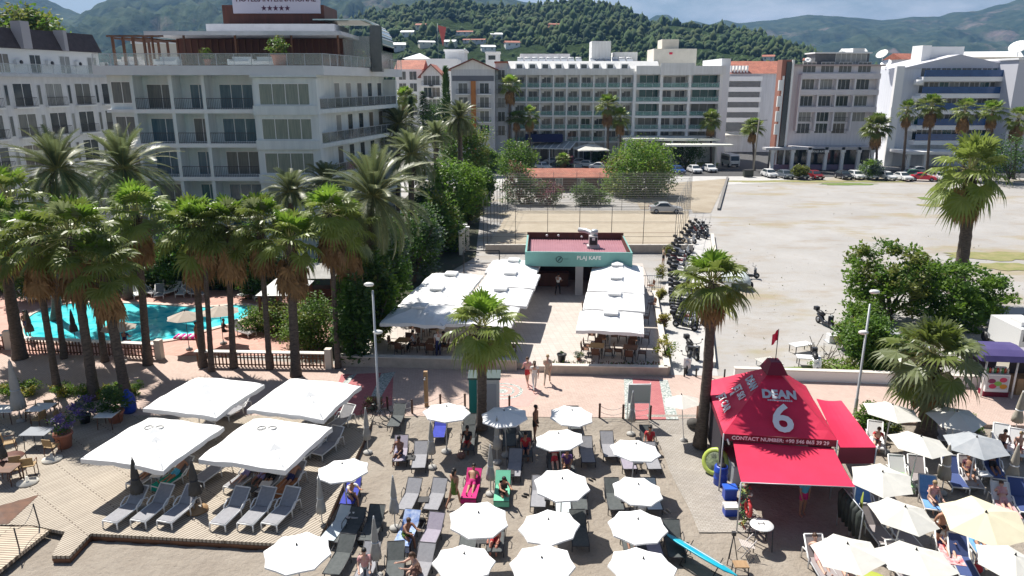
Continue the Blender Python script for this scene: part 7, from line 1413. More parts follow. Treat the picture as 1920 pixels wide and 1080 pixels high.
for px, py, rz, c_, k, lab in ((1442, 332, 4, 'white', 'hatch', 'white car at the left end of the row facing the dirt lot'), (1472, 334, 4, 'grey', 'hatch', 'grey car second in the row facing the dirt lot'), (1499, 334, 4, 'grey', 'hatch', 'dark grey car third in the row, left of the maroon one'), (1527, 335, 4, 'maroon', 'hatch', 'maroon car in the row below the black shop sign'), (1581, 335, 4, 'dark', 'hatch', 'black car left of a white one near the pale shrub'), (1604, 335, 4, 'white', 'hatch', 'white car just right of the black car'), (1628, 335, 4, 'white', 'hatch', 'white car half hidden by the pale leaved shrub'), (1661, 337, 6, 'white', 'hatch', 'white car first right of the pale leaved shrub'), (1691, 338, 6, 'white', 'sedan', 'white car left of the bright red one'), (1724, 326, 85, 'silver', 'sedan', 'silver car behind the bright red car'), (1729, 339, 70, 'red', 'sedan', 'bright red car at the right end of the row'), (1757, 338, 10, 'white', 'hatch', 'white car partly behind the tall palm crown'), (1714, 333, 85, 'green', 'hatch', 'green car squeezed between white and red cars'),
                           (1270, 325, 10, 'blue', 'hatch', 'blue car right of the spreading bright green tree'), (1302, 324, 6, 'white', 'hatch', 'white car first right of the blue one'), (1330, 322, 6, 'white', 'hatch', 'white car second right of the blue one by the street'), (1018, 318, 30, 'white', 'hatch', 'white car left of the low palm by the red roof'), (1104, 314, 60, 'white', 'hatch', 'white large car right of the low palm'), (1082, 322, 10, 'dark', 'hatch', 'dark car in front of the large white one'), (1125, 318, 70, 'white', 'sedan', 'white car behind the bright green tree left side'), (1075, 308, 80, 'dark', 'hatch', 'dark car behind the low palm'), (1105, 303, 80, 'silver', 'sedan', 'silver car farther behind under the cream parasol roof'), (1038, 308, 80, 'white', 'sedan', 'white car under the white framed pergola roof'), (1056, 312, 75, 'grey', 'hatch', 'grey car behind the low palm by the pergola'), (1090, 310, 85, 'white', 'hatch', 'white car between the low palm and the cream parasol roof'), (1140, 312, 80, 'red', 'sedan', 'red car behind the top of the bright green spreading tree'), (1250, 312, 85, 'silver', 'sedan', 'silver car behind the blue one by the lawn'), (1000, 312, 40, 'grey', 'hatch', 'grey car beside the bright green small tree'), (930, 306, 80, 'white', 'van', 'white van parked at the street end by the garden'), (1418, 268, 10, 'grey', 'hatch', 'grey car up the side street, lower of two'), (1398, 270, 10, 'dark', 'hatch', 'dark car up the side street left side'), (1390, 284, 100, 'dark', 'hatch', 'dark car turning in from the side street')):
    place(CARS[c_, k], G(px, py), R(rz), lab, g)
place(CARS['silver', 'sedan'], G(1247, 399), R(88), 'silver car with black windows parked alone by the sand court', 'cars near the sand court')
t = thing('minibus', 'white minibus truck coming out of the side street', 'minibus', G(1368, 312), R(6)); m = MB(); m.profile([(-2.6, .4), (-2.65, 1.3), (-2.3, 2.4), (-1.9, 2.6), (2.6, 2.6), (2.6, .4)], -1.0, 1.0, 0, 'x'); m.build('body', paint('white', (0, 0, 0)), t)
m = MB(); m.add([(-.88, -2.64, 1.4), (.88, -2.64, 1.4), (.85, -2.36, 2.3), (-.85, -2.36, 2.3)], [(0, 1, 2, 3)]); m.build('windscreen', glassd, t); m = MB(); m.cbox((0, -2.66, .62), (1.5, .06, .3)); m.build('grille', black, t)
for s in (-1, 1):
    m = MB(); m.box(s * 1.005 - .005, -1.8, 1.4, s * 1.005 + .005, 2.3, 2.2); m.build('side_window', glassd, t); m = MB(); m.cbox((s * .75, -2.66, .95), (.3, .06, .2)); m.build('headlight', lens, t)
    for y_ in (-1.7, 1.6): m = MB(); m.tube((s * .78, y_, .4), (s * 1.02, y_, .4), .4, n=14); m.build('wheel', tyre, t)
def scooter(paintm, seatm, name, label):
    t = thing(name, label, 'scooter', (0, 0, 0), 0, 'scooters'); m = MB(); m.path([(0, -.55, .75), (0, -.62, .45), (0, -.45, .25), (0, .1, .24), (0, .3, .45), (0, .75, .62)], [.1, .14, .13, .14, .17, .1], 10); m.box(-.2, -.62, .3, .2, -.55, .85); m.build('body', paintm, t)
    m = MB(); m.path([(0, .1, .72), (0, .45, .76), (0, .85, .82)], [.12, .16, .1], 10); m.build('seat', seatm, t)
    for y in (-.72, .62): m = MB(); m.tube((-.06, y, .24), (.06, y, .24), .24, n=16); w_ = m.build('wheel', tyre, t); m = MB(); m.tube((-.065, y, .24), (.065, y, .24), .13, n=12); m.build('rim', chrome, w_)
    m = MB(); m.path([(-.34, -.42, 1.0), (-.12, -.52, .98), (.12, -.52, .98), (.34, -.42, 1.0)], .02, 6); m.tube((0, -.52, .97), (0, -.72, .25), .03); m.build('handlebar', dark, t)
    m = MB(); m.ball((0, -.64, .86), (.1, .06, .08), 8); m.build('headlight', lens, t)
    for s in (-1, 1): m = MB(); m.tube((s * .3, -.44, 1.0), (s * .36, -.46, 1.2), .01); m.ball((s * .38, -.46, 1.22), (.07, .02, .05), 8); m.build('mirror', dark, t)
    m = MB(); m.cbox((0, .92, .95), (.3, .28, .25)); m.build('top_box', dark, t); return proto(t)
SC = [scooter(paint('white', (0, 0, 0)), black, 'scooter', 's'), scooter(paint('dark', (0, 0, 0)), black, 'scooter', 's'), scooter(paint('grey', (0, 0, 0)), black, 'scooter', 's'), scooter(paint('maroon', (0, 0, 0)), black, 'scooter', 's')]
sl_ = [((1290, 692), 0, -20, 'white scooter standing nearest the alley mouth bollards'), ((1297, 668), 1, 10, 'dark scooter just behind the nearest white one'), ((1283, 616), 1, 50, 'black scooter at the near end of the alley row'), ((1284, 604), 2, 60, 'grey scooter next to the black one at the near end'), ((1281, 592), 0, 55, 'white scooter in the middle of the near alley row'), ((1281, 580), 1, 62, 'dark scooter behind the white one of the near row'), ((1279, 569), 1, 58, 'dark scooter left of the shaggy palm trunk'), ((1278, 558), 2, 60, 'grey scooter below the palm crown'), ((1276, 540), 0, 60, 'white scooter beside the palm crown'), ((1270, 500), 2, 62, 'grey scooter behind the standing man by the cafe'), ((1272, 492), 3, 58, 'maroon scooter behind the cafe corner'), ((1274, 484), 1, 60, 'dark scooter beyond the maroon one'), ((1278, 476), 0, 60, 'white scooter beyond the cafe roof corner'), ((1283, 470), 1, 60, 'dark scooter at the end of the middle cluster'), ((1291, 455), 0, 40, 'white scooter first of the far cluster by the court fence'), ((1297, 447), 1, 50, 'dark scooter second of the far cluster'), ((1301, 440), 2, 50, 'grey scooter third of the far cluster'), ((1305, 433), 1, 40, 'dark scooter fourth of the far cluster'), ((1312, 430), 0, 20, 'white scooter at the back of the far cluster'), ((1321, 436), 1, 0, 'dark scooter at the right of the far cluster'), ((1324, 442), 2, -10, 'grey scooter at the right end of the far cluster'), ((1528, 695), 0, -15, 'white and black scooter parked behind the white low wall'), ((1545, 610), 1, 15, 'dark scooter standing alone on the dirt lot'), ((1285, 610), 0, 48, 'pale scooter wedged into the near end of the alley row'), ((1282, 598), 3, 58, 'maroon scooter in the near alley row between grey and white ones'), ((1282, 586), 2, 60, 'grey scooter in the near alley row behind a white one'), ((1279, 574), 0, 60, 'white scooter beside the lower trunk fibres of the shaggy palm'), ((1277, 549), 1, 60, 'dark scooter under the left fronds of the shaggy palm'), ((1275, 530), 2, 60, 'grey scooter left of the shaggy palm crown centre'), ((1272, 515), 1, 58, 'dark scooter level with the top of the shaggy palm crown'), ((1274, 507), 0, 62, 'white scooter just in front of the standing man by the cafe'), ((1280, 462), 2, 50, 'grey scooter between the two far clusters'), ((1309, 437), 3, 30, 'maroon scooter in the middle of the far cluster'), ((1316, 446), 1, 20, 'dark scooter at the front of the far cluster'), ((1402, 522), 1, 90, 'dark scooter half behind the tall palm crown')]
for (px, py), k, rz, lab in sl_: place(SC[k], G(px, py), R(rz), lab, 'scooters parked in the alley and lot', 1.05)
t = thing('parked_buggy', 'car under a pale cover partly behind the dark fan palm crown', 'car', G(1378, 535), R(12)); m = MB(); m.ball((0, 0, .55), (.95, 2.0, .85), 18); m.build('cover', mat('car_cover', (.55, .6, .6), .6, (.48, .53, .53), 2.), t); m = MB(); 
for s in (-1, 1):
    for y_ in (-1.2, 1.2): m.tube((s * .6, y_, .3), (s * .85, y_, .3), .3, n=12)
m.build('wheels', tyre, t)
t = thing('bicycle', 'bicycle parked below the white lamp pole with bushy luggage', 'bicycle', GB(706, 788), R(80)); bk = mat('bike_black', (.02, .02, .02), .4)
for y in (-.5, .5): m = MB(); m.path([(0, y + .32 * math.cos(a), .33 + .32 * math.sin(a)) for a in [k * math.pi / 10 for k in range(21)]], .022, 6, 0, True, False); m.build('wheel', tyre, t)
m = MB(); m.path([(0, -.5, .33), (0, -.38, .85), (0, .1, .8), (0, .5, .33), (0, .0, .3), (0, .1, .8)], .018, 6); m.tube((0, 0, .3), (0, -.38, .8), .018); m.build('frame', bk, t); m = MB(); m.tube((-.28, -.4, .95), (.28, -.4, .95), .016); m.build('handlebar', bk, t); m = MB(); m.ball((0, .12, .86), (.08, .13, .04), 8); m.build('saddle', bk, t)
bush('dry grey bush round the foot of the white lamp pole', GB(700, 768), (.5, .4, .4), (7, 6, 3), 240, 30, 30, .12)
# street side: pole, canopies, hut with red roof
def px_h(px, py, Y): return D(px, py, Y)
b_ = G(1411, 330); tp = D(1424, 222, b_.y); t = thing('telegraph_pole', 'grey wooden telegraph pole leaning at the street corner', 'pole', b_); m = MB(); m.tube((0, 0, 0), tp - b_, .17, .11, n=10); m.build('shaft', mat('pole_grey', (.25, .23, .2), .9), t); m = MB(); m.tube((-.6, 0, (tp - b_).z - .4), (1.8, 0, (tp - b_).z - .3), .05); m.build('crossarm', dark, t)
simple('waste_bin', 'dark green waste container at the foot of the telegraph pole', 'container', G(1402, 332), [('body', mat('bin_dark', (.04, .045, .035), .7), lambda m: m.box(-.8, -.5, .12, .8, .5, 1.2)), ('lid', black, lambda m: m.box(-.83, -.53, 1.2, .83, .53, 1.3)), ('wheels', tyre, lambda m: [m.tube((x, -.3, .08), (x + .06, -.3, .08), .08) for x in (-.6, .6)])])
a = G(1000, 345); T = thing('hut', 'low hut with red tiled roof behind the sand court', 'hut', (G(985, 360).x, G(985, 360).y, 0)); Wt = 14.5; m = MB(); m.box(0, 1.5, 0, Wt, 6, 2.3); m.build('wall', redwood, T); m = MB(); m.add([(-.3, .3, 2.25), (Wt + .3, .3, 2.25), (Wt + .3, 4, 3.3), (-.3, 4, 3.3), (-.3, 7, 2.3), (Wt + .3, 7, 2.3)], [(0, 1, 2, 3), (3, 2, 5, 4), (0, 3, 4), (1, 5, 2)]); m.build('roof', tileR, T)
for i in range(4): window(T, 2 + i * 3.4, 1.5, .9, 1.2, 1.1, 2, glassd)
c = G(1030, 310); t = thing('pergola', 'white framed pergola roof in front of the white hotel', 'pergola', c, R(-18)); m = MB(); 
for x in (-4, 0, 4):
    for y in (0, 5): m.box(x - .12, y - .12, 0, x + .12, y + .12, 3.4 + y * .2)
m.build('posts', whiter, t); m = MB(); 
for k in range(7): x = -4.4 + k * 1.46; m.profile([(-.5, 3.3), (5.6, 4.5), (5.6, 4.7), (-.5, 3.5)], x - .1, x + .1, 0, 'x')
m.profile([(-.6, 3.42), (-.5, 3.42), (-.5, 3.6), (-.6, 3.6)], -4.6, 4.6, 0, 'x'); m.build('beams', whiter, t); m = MB(); m.add([(-4.4, -.5, 3.45), (4.4, -.5, 3.45), (4.4, 5.6, 4.65), (-4.4, 5.6, 4.65)], [(0, 1, 2, 3)]); m.build('roof_panel', mat('pergola_grey', (.4, .42, .42), .5), t)
c = G(1107, 312); square_parasol('street_canopy', 'large cream square parasol roof over the parked cars by the white hotel', (c.x, c.y, 0), 3.2, 3.6, 1.3, R(8), None, clothc, True, 0)
# clutter on the dirt lot behind the white wall
for i, (px, py, rz, lab) in enumerate(((1500, 660, 20, 'white plastic board on a low frame behind the red tent'), (1515, 685, -10, 'pale sheet lying on a rusty frame near the scooter'))):
    simple('scrap_bench', lab, 'bench', G(px, py), [('top', plas, lambda m: m.box(-.7, -.35, .5, .7, .35, .56)), ('legs', dark, lambda m: [m.tube((x, y, 0), (x, y, .5), .03) for x in (-.6, .6) for y in (-.3, .3)])], R(rz))
simple('folded_lounger_stack', 'pale slatted loungers stacked left of the flag behind the tent', 'loungers', G(1443, 688), [('slats', clothc, lambda m: [m.box(-.6 + .13 * k, -.6, .3, -.52 + .13 * k, .7, .36) for k in range(9)]), ('frame', galv, lambda m: [m.tube((x, y, 0), (x, y, .3), .03) for x in (-.5, .5) for y in (-.5, .6)])], R(20))
t = thing('scrap_metal', 'tangled thin metal frames beside the green bush on the lot', 'frame', G(1555, 672)); m = MB(); q = random.Random(12)
for i in range(16): p_ = Vector((q.uniform(-.9, .9), q.uniform(-1.2, 1.2), .05)); d = Vector((q.uniform(-.8, .8), q.uniform(-.5, .5), q.uniform(.4, 1.6))); m.tube(p_, p_ + d, .02, n=5)
m.build('bars', mat('rust_dark', (.09, .07, .055), .8), t)
simple('stacked_sinks', 'white and grey scrap crates beside the bush on the lot', 'crates', G(1568, 640), [('crate', plas, lambda m: [m.box(-.6 + .5 * k, -.3, 0, -.15 + .5 * k, .3, .5 + .2 * (k % 2)) for k in range(3)]), ('frame', galv, lambda m: m.box(-.7, -.4, -.02, .95, .4, .02))])
for px, py, lab, c1 in ((1668, 660, 'silver car part hidden behind the bush left of the broad palm', 'silver'),): place(CARS[c1, 'sedan'], G(px, py), R(75), lab, 'cars near the sand court')
# ---------------------------------------------------------------- people
skinA, skinB, skinC = mat('skin_tan', (.42, .22, .14), .55, (.38, .19, .115), 6.), mat('skin_light', (.6, .38, .29), .55, (.54, .32, .24), 6.), mat('skin_brown', (.25, .12, .075), .55, (.22, .1, .06), 6.)
hairs = [mat('hair_dark', (.012, .009, .008), .6), mat('hair_brown', (.07, .035, .018), .6), mat('hair_fair', (.35, .24, .12), .6), mat('hat_white', (.75, .74, .7), .8)]
POSE = {  # pelvis height, torso lean, thigh angle L/R, knee bend L/R, upper arm L/R, elbow L/R  (degrees, forward positive)
    'stand': (.93, 2, (4, -3), (3, 4), (8, -4), (22, 14)), 'walk': (.92, 4, (24, -20), (12, 24), (-22, 24), (14, 28)), 'carry': (.93, 3, (14, -12), (8, 16), (20, 26), (70, 80)),
    'sit': (.47, 6, (84, 80), (82, 78), (28, 34), (48, 40)), 'lean': (.47, 26, (86, 80), (86, 74), (52, 46), (40, 50)), 'lie': (.47, -52, (80, 88), (-6, 22), (10, 14), (35, 30)), 'read': (.47, -38, (96, 84), (62, 14), (46, 52), (74, 70)), 'float': (.2, 4, (50, 40), (20, 30), (60, 60), (20, 20)), 'hips': (.93, 0, (5, -5), (3, 4), (-12, -14), (62, 66))}
BODY = {}
def joints(pose):
    h, lean, th, kn, ua, el = POSE[pose]; J = {}; d = lambda a: Vector((0, -math.sin(R(a)), math.cos(R(a)))); dn = lambda a: Vector((0, -math.sin(R(a)), -math.cos(R(a))))
    P = Vector((0, 0, h)); u = d(lean); J['pel'] = P; J['waist'] = P + u * .2; J['chest'] = P + u * .4; J['neck'] = P + u * .54; hu = d(lean * .45); J['chin'] = J['neck'] + hu * .09 + Vector((0, -.015, 0)); J['head'] = J['neck'] + hu * .17 + Vector((0, -.02, 0)); J['top'] = J['neck'] + hu * .265
    for i, s in enumerate((-1, 1)):
        k = 'LR'[i]; J['hip' + k] = P + Vector((s * .09, 0, -.03)); J['knee' + k] = J['hip' + k] + dn(th[i]) * .43 + Vector((s * .02, 0, 0)); J['ank' + k] = J['knee' + k] + dn(th[i] - kn[i]) * .42; J['toe' + k] = J['ank' + k] + (dn(th[i] - kn[i] + 82)) * .19
        J['sho' + k] = J['chest'] + u * .08 + Vector((s * .18, 0, 0)); a = ua[i] + lean * .6; out = .35 if pose == 'hips' else .14; J['elb' + k] = J['sho' + k] + (dn(a) + Vector((s * out, 0, 0))).normalized() * .29; ins = -.45 if pose == 'hips' else -.12; J['wri' + k] = J['elb' + k] + (dn(a + el[i]) + Vector((s * ins, 0, 0))).normalized() * .25; J['hand' + k] = J['wri' + k] + (J['wri' + k] - J['elb' + k]).normalized() * .08
    return J
EDG = [('pel', 'waist'), ('waist', 'chest'), ('chest', 'neck'), ('neck', 'chin'), ('chin', 'head'), ('head', 'top')] + [(a + k, b_ + k) for k in 'LR' for a, b_ in (('hip', 'knee'), ('knee', 'ank'), ('ank', 'toe'), ('sho', 'elb'), ('elb', 'wri'), ('wri', 'hand'))] + [('pel', 'hip' + k) for k in 'LR'] + [('chest', 'sho' + k) for k in 'LR']
RAD = {'pel': (.15, .115), 'waist': (.125, .095), 'chest': (.155, .11), 'neck': (.055, .055), 'chin': (.062, .07), 'head': (.082, .098), 'top': (.06, .07), 'hip': (.088, .09), 'knee': (.055, .055), 'ank': (.036, .038), 'toe': (.032, .024), 'sho': (.062, .062), 'elb': (.042, .042), 'wri': (.027, .03), 'hand': (.038, .02)}
def rad(n_): return RAD.get(n_) or RAD[n_[:-1]]
def skin_mesh(J, edges, grow, sub, name, mm, root='pel', override=None):
    names = []; [names.append(x) for e in edges for x in e if x not in names]
    me = bpy.data.meshes.new(name); me.from_pydata([J[n_] for n_ in names], [(names.index(a), names.index(b_)) for a, b_ in edges], [])
    o = bpy.data.objects.new('build', me); COL.objects.link(o); o.modifiers.new('s', 'SKIN'); sv = me.skin_vertices[0].data
    for i, n_ in enumerate(names):
        r_ = (override or {}).get(n_) or rad(n_); sv[i].radius = (r_[0] * grow, r_[1] * grow); sv[i].use_root = n_ == root
    ss = o.modifiers.new('ss', 'SUBSURF'); ss.levels = sub; ss.render_levels = sub
    bpy.context.view_layer.update(); out = bpy.data.meshes.new_from_object(o.evaluated_get(bpy.context.evaluated_depsgraph_get())); bpy.data.objects.remove(o); out.materials.clear(); out.materials.append(mm); out.name = name
    out.polygons.foreach_set('use_smooth', [True] * len(out.polygons)); return out
def body_mesh(pose):
    if pose in BODY: return BODY[pose]
    J = joints(pose); me = skin_mesh(J, EDG, 1., 1, 'body', skinA); bm = bmesh.new(); bm.from_mesh(me); m = MB()
    for k, s in (('L', -1), ('R', 1)):       # five fingers, unequal and a little curled, rooted in the palm
        a = J['hand' + k]; f = (J['hand' + k] - J['wri' + k]).normalized(); sd = Vector((0, 1, 0)) if abs(f.y) < .8 else Vector((1, 0, 0)); sd = (sd - f * sd.dot(f)).normalized(); nn = f.cross(sd)
        for i, ln in enumerate((.07, .08, .075, .06)): b0_ = a + sd * (-.026 + .0175 * i); m.path([b0_ - f * .02, b0_ + f * ln * .5, b0_ + f * ln * .85 + nn * s * .012, b0_ + f * ln + nn * s * .025], [.0095, .009, .008, .006], 5)
        b0_ = J['wri' + k] + f * .03; m.path([b0_ - sd * .02, b0_ - sd * .055 + f * .03, b0_ - sd * .06 + f * .06], [.012, .01, .008], 5)
    hd = J['head']; fw = Vector((0, -1, 0)); up = (J['top'] - J['neck']).normalized(); fw = (fw - up * fw.dot(up)).normalized(); rt = fw.cross(up)
    m.path([hd + fw * .085 + up * .02, hd + fw * .115 - up * .015, hd + fw * .085 - up * .03], [.008, .014, .012], 6)      # nose
    for s in (-1, 1): m.ball(hd + rt * s * .085 - up * .005, (.012, .025, .032), 8)                                          # ears
    e = bpy.data.meshes.new('e'); e.from_pydata(m.v, [], m.f); bm.from_mesh(e); bm.to_mesh(me); bm.free(); me.polygons.foreach_set('use_smooth', [True] * len(me.polygons)); BODY[pose] = me; return me
GAR = {'trunks': [('pel', 'waist'), ('pel', 'hipL'), ('pel', 'hipR'), ('hipL', 'thL'), ('hipR', 'thR')], 'trousers': [('pel', 'waist'), ('pel', 'hipL'), ('pel', 'hipR'), ('hipL', 'kneeL'), ('hipR', 'kneeR'), ('kneeL', 'ankL'), ('kneeR', 'ankR')], 'shirt': [('pel', 'waist'), ('waist', 'chest'), ('chest', 'nk'), ('chest', 'shoL'), ('chest', 'shoR'), ('shoL', 'uaL'), ('shoR', 'uaR')], 'top': [('chest', 'nk2'), ('waist2', 'chest')], 'dress': [('pel', 'waist'), ('waist', 'chest'), ('chest', 'nk'), ('pel', 'hem')]}
GM = {}
TAKEN = set()
def seat_for(label, p, rz, pose):          # find the bed, lounger or chair this person rests on, or set one out
    kinds = ('cafe_chair',) if abs(p.z - .35) < .02 else ('sunbed', 'deck_lounger', 'plastic_lounger'); best = None
    for o in COL.objects:
        if o.parent is None and o.name.split('.')[0] in kinds and o.name not in TAKEN:
            d = (o.location - p).length
            if d < (2.2 if kinds[0] == 'cafe_chair' else 1.1) and (best is None or d < best[0]): best = (d, o)
    if best: o = best[1]
    elif kinds[0] == 'cafe_chair': return p, rz
    else: o = place(sb['d'] if p.x < 11 else WL['g'], p, rz if pose in ('lie', 'read') else 0, 'sunbed carrying the ' + ' '.join(label.split()[:12]), 'occupied sunbeds')
    TAKEN.add(o.name); rb = o.rotation_euler.z; off = Vector((0, .1, 0)) if pose in ('lie', 'read') else Vector((0, -.3, 0))
    if kinds[0] == 'cafe_chair': return o.location + Vector((0, 0, .1)), rb
    return o.location + Matrix.Rotation(rb, 3, 'Z') @ off, rb if pose in ('lie', 'read') else rz
def person(label, p, rz, pose, clothes, skin=None, hair=0, group=None, sc=1., long=False):
    if pose in ('sit', 'lean', 'lie', 'read') and p.y < 46 and group != 'people by the pool': p, rz = seat_for(label, p, rz, pose)
    t = thing('person', label, 'person', p, rz, group); skin = skin or skinA; J = joints(pose); me = body_mesh(pose)
    o = put(me, 'body', t); o.material_slots[0].link = 'OBJECT'; o.material_slots[0].material = skin; t.scale = (sc,) * 3
    for k in 'LR': J['th' + k] = J['hip' + k].lerp(J['knee' + k], .55); J['ua' + k] = J['sho' + k].lerp(J['elb' + k], .6)
    J['nk'] = J['chest'].lerp(J['neck'], .55); J['nk2'] = J['chest'].lerp(J['neck'], .3); J['waist2'] = J['waist'].lerp(J['chest'], .7); kk = J['hipL'].lerp(J['kneeL'], .85); kk2 = J['hipR'].lerp(J['kneeR'], .85); J['hem'] = (kk + kk2) / 2
    ov = {'nk': (.1, .08), 'nk2': (.13, .1), 'waist2': (.14, .1), 'thL': (.085, .085), 'thR': (.085, .085), 'uaL': (.058, .058), 'uaR': (.058, .058), 'hem': (.22, .17)}
    for g_, mm in clothes:
        key = (pose, g_)
        if key not in GM: GM[key] = skin_mesh(J, GAR[g_], 1.1, 1, g_, mm, 'chest' if g_ == 'top' else 'pel', ov)
        c = put(GM[key], {'trunks': 'swim_trunks', 'top': 'bikini_top'}.get(g_, g_), t); c.material_slots[0].link = 'OBJECT'; c.material_slots[0].material = mm
    up = (J['top'] - J['neck']).normalized(); m = MB(); m.ball((0, 0, 0), (.092, .105, .085), 12)
    if long: m.path([(0, .05, .0), (0, .1, -.1), (0, .1, -.24)], [.07, .07, .03], 8)
    h = m.build('hair' if hair < 3 else 'hat', hairs[hair], t); h.location = J['head'] + up * .05 + Vector((0, .022, 0))
    if hair == 3: m = MB(); m.lathe([(.17, -.01), (.17, .005)], 14); b2_ = m.build('brim', hairs[3], h)
    return t
def cm(n_, c, c2=None): return mat('cloth_' + n_, c, .85, c2, 12.)
W_, BK, NV, PK, GN, RD, GY, BE, LB, BR_ = cm('white', (.72, .71, .68)), cm('black', (.015, .015, .018)), cm('navy', (.02, .025, .1)), cm('pink', (.55, .22, .24), (.6, .4, .38)), cm('green_print', (.08, .16, .02), (.15, .24, .04)), cm('red', (.5, .03, .04)), cm('grey', (.2, .2, .22)), cm('beige', (.5, .42, .33)), cm('light_blue', (.08, .4, .6)), cm('brown_print', (.16, .08, .06), (.3, .16, .13))
pw = 'walkers on the promenade'
person('person in pale pink top and red shorts walking, left of three on the promenade', G(989, 724), R(200), 'walk', [('shirt', PK), ('trunks', RD)], skinB, 1, pw); person('person in white trousers and white top walking, middle of three on the promenade', G(1002, 732), R(190), 'walk', [('shirt', W_), ('trousers', W_)], skinB, 1, pw, long=True); person('tall person in beige walking, right of three on the promenade', G(1026, 721), R(170), 'walk', [('shirt', BE), ('trousers', mat('cloth_sandy', (.45, .36, .28), .85))], skinB, 2, pw, 1.03)
person('shirtless tanned man in dark trunks standing beside the white parasol at the paving edge', GB(1003, 824), R(60), 'stand', [('trunks', BK)], skinC, 0, None, 1.05)
person('waiter in white shirt and black trousers standing before the dark cafe', G(1046, 553, .35), R(150), 'carry', [('shirt', W_), ('trousers', BK)], skinA, 0); person('man in light shirt and dark shorts standing between cafe and scooters', G(1243, 498, .1), R(100), 'stand', [('shirt', BE), ('trunks', BK)], skinA, 0)
person('woman in a green print dress walking on the sand', GB(852, 950), R(150), 'walk', [('dress', GN)], skinA, 0, None, 1.0, True)
person('heavy tanned man in dark trunks standing with hands on hips among the cream parasols', GB(1758, 1030), R(10), 'hips', [('trunks', BK)], skinA, 0, None, (1.16, 1.16, 1.04) if False else 1.06)
sg = 'people sitting on the beach'
person('seated person in white shirt and pale hat under the parasol at the deck edge', GB(672, 938), R(40), 'lean', [('shirt', W_), ('trunks', GY)], skinA, 3, sg); person('dark clothed person sitting beside the folded parasol at the deck side', GB(718, 868), R(-20), 'sit', [('shirt', BR_), ('trunks', NV)], skinC, 0, sg); person('tanned man sitting sideways before the striped towel', GB(748, 1035), R(40), 'lean', [('trunks', GN)], skinC, 1, sg); person('woman in brown print dress sitting at the right of the tanned man', GB(790, 1050), R(-60), 'lean', [('dress', BR_)], skinB, 1, sg, 1, True); person('person with long black hair and pink top sitting at the lower edge', GB(704, 1055), R(10), 'sit', [('shirt', PK), ('trousers', W_)], skinB, 0, sg, 1, True)
person('reddish tanned man sitting in parasol shade, lower middle', GB(932, 1040), R(-10), 'sit', [('trunks', RD)], mat('skin_sunburnt', (.5, .2, .14), .55), 0, sg); person('person in dark clothes sitting under the parasol by the small palm', GB(878, 838), R(-10), 'sit', [('shirt', BK), ('trunks', RD)], skinC, 0, sg); person('seated person with red bag in the shade of the bluish parasol', GB(968, 842), R(0), 'sit', [('shirt', RD), ('trunks', NV)], skinA, 0, sg); person('bather lying with arms raised above the second column parasol', GB(1040, 880), R(0), 'lie', [('trunks', RD), ('top', RD)], skinB, 1, sg, 1, True); person('person with dark hair leaning by the green towel', GB(932, 955), R(20), 'lean', [('top', BK), ('trunks', BK)], skinA, 0, sg, 1, True); person('bather in a pink wrap near the pink towel', GB(880, 935), R(0), 'lie', [('trunks', cm('magenta', (.55, .02, .18)))], skinA, 0, sg); person('person in purple under the shaded parasol beside the bather', GB(1062, 882), R(-10), 'sit', [('shirt', cm('purple', (.12, .06, .2)))], skinA, 0, sg); person('bather with dark skin in the shade of the third path parasol', GB(1168, 1036), R(0), 'lie', [('trunks', GY)], skinC, 0, sg); person('person in red just visible right of the topmost path parasol', GB(1215, 838), R(-20), 'sit', [('shirt', RD)], skinA, 0, sg)
dg = 'sunbathers lying on the deck loungers'
for px, py, rz, cl, sk_, hr, lg_, lab in ((330, 905, -22, [('trunks', LB)], skinA, 1, False, 'tanned bather lying on the turquoise green towel'), (283, 900, -20, [('trunks', RD), ('top', RD)], skinA, 0, True, 'reddish bather lying behind the white side table'), (462, 906, -22, [('trunks', cm('lilac', (.3, .25, .45))), ('top', cm('lilac', (0, 0, 0)))], skinB, 2, True, 'bather in lilac in the shaded deck row'), (510, 912, -18, [('trunks', BK), ('top', BK)], skinA, 1, True, 'tanned bather in black, middle of the shaded deck row'), (545, 915, -16, [('trunks', NV)], skinA, 0, False, 'bather with a navy towel at the right end of the shaded row')): person(lab, G(px, py, .05), R(rz), 'lie', cl, sk_, hr, dg, 1, lg_)
person('bather lying beside another in the middle of the shaded deck row', G(490, 912, .05), R(-18), 'read', [('trunks', cm('lilac', (0, 0, 0)))], skinC, 0, dg)
cg = 'guests at the cafe tables'
person('guest in checked light shirt at the front left cafe table', G(776, 662, .35), R(30), 'sit', [('shirt', cm('check', (.5, .5, .5), (.3, .3, .32))), ('trousers', BK)], skinA, 0, cg); person('person in white top and navy skirt standing at the front left cafe table', G(822, 668, .35), R(200), 'stand', [('shirt', W_), ('trousers', NV)], skinB, 2, cg); person('guest in dark shirt in the shade behind the small palm', G(835, 655, .35), R(0), 'sit', [('shirt', BR_), ('trousers', BK)], skinC, 0, cg)
pg = 'people by the pool'
person('person standing at the left end of the pool', G(52, 628), R(60), 'stand', [('trunks', NV)], skinC, 0, pg); person('swimmer with only head and shoulders above the pool water', Vector((*G(228, 576).xy, -.45)), R(0), 'float', [('trunks', BK)], skinA, 0, pg); person('person in dark blue sitting below the flatter taupe parasol', G(236, 652), R(180), 'sit', [('shirt', NV), ('trunks', NV)], skinA, 0, pg); person('person standing behind the striped pool float beside the trunks', G(371, 652), R(90), 'stand', [('trunks', RD)], skinC, 0, pg); person('person sitting by the table at the right end of the pool', G(420, 632), R(120), 'sit', [('shirt', BK), ('trunks', BK)], skinC, 0, pg)
rg = 'bathers among the cream parasols'
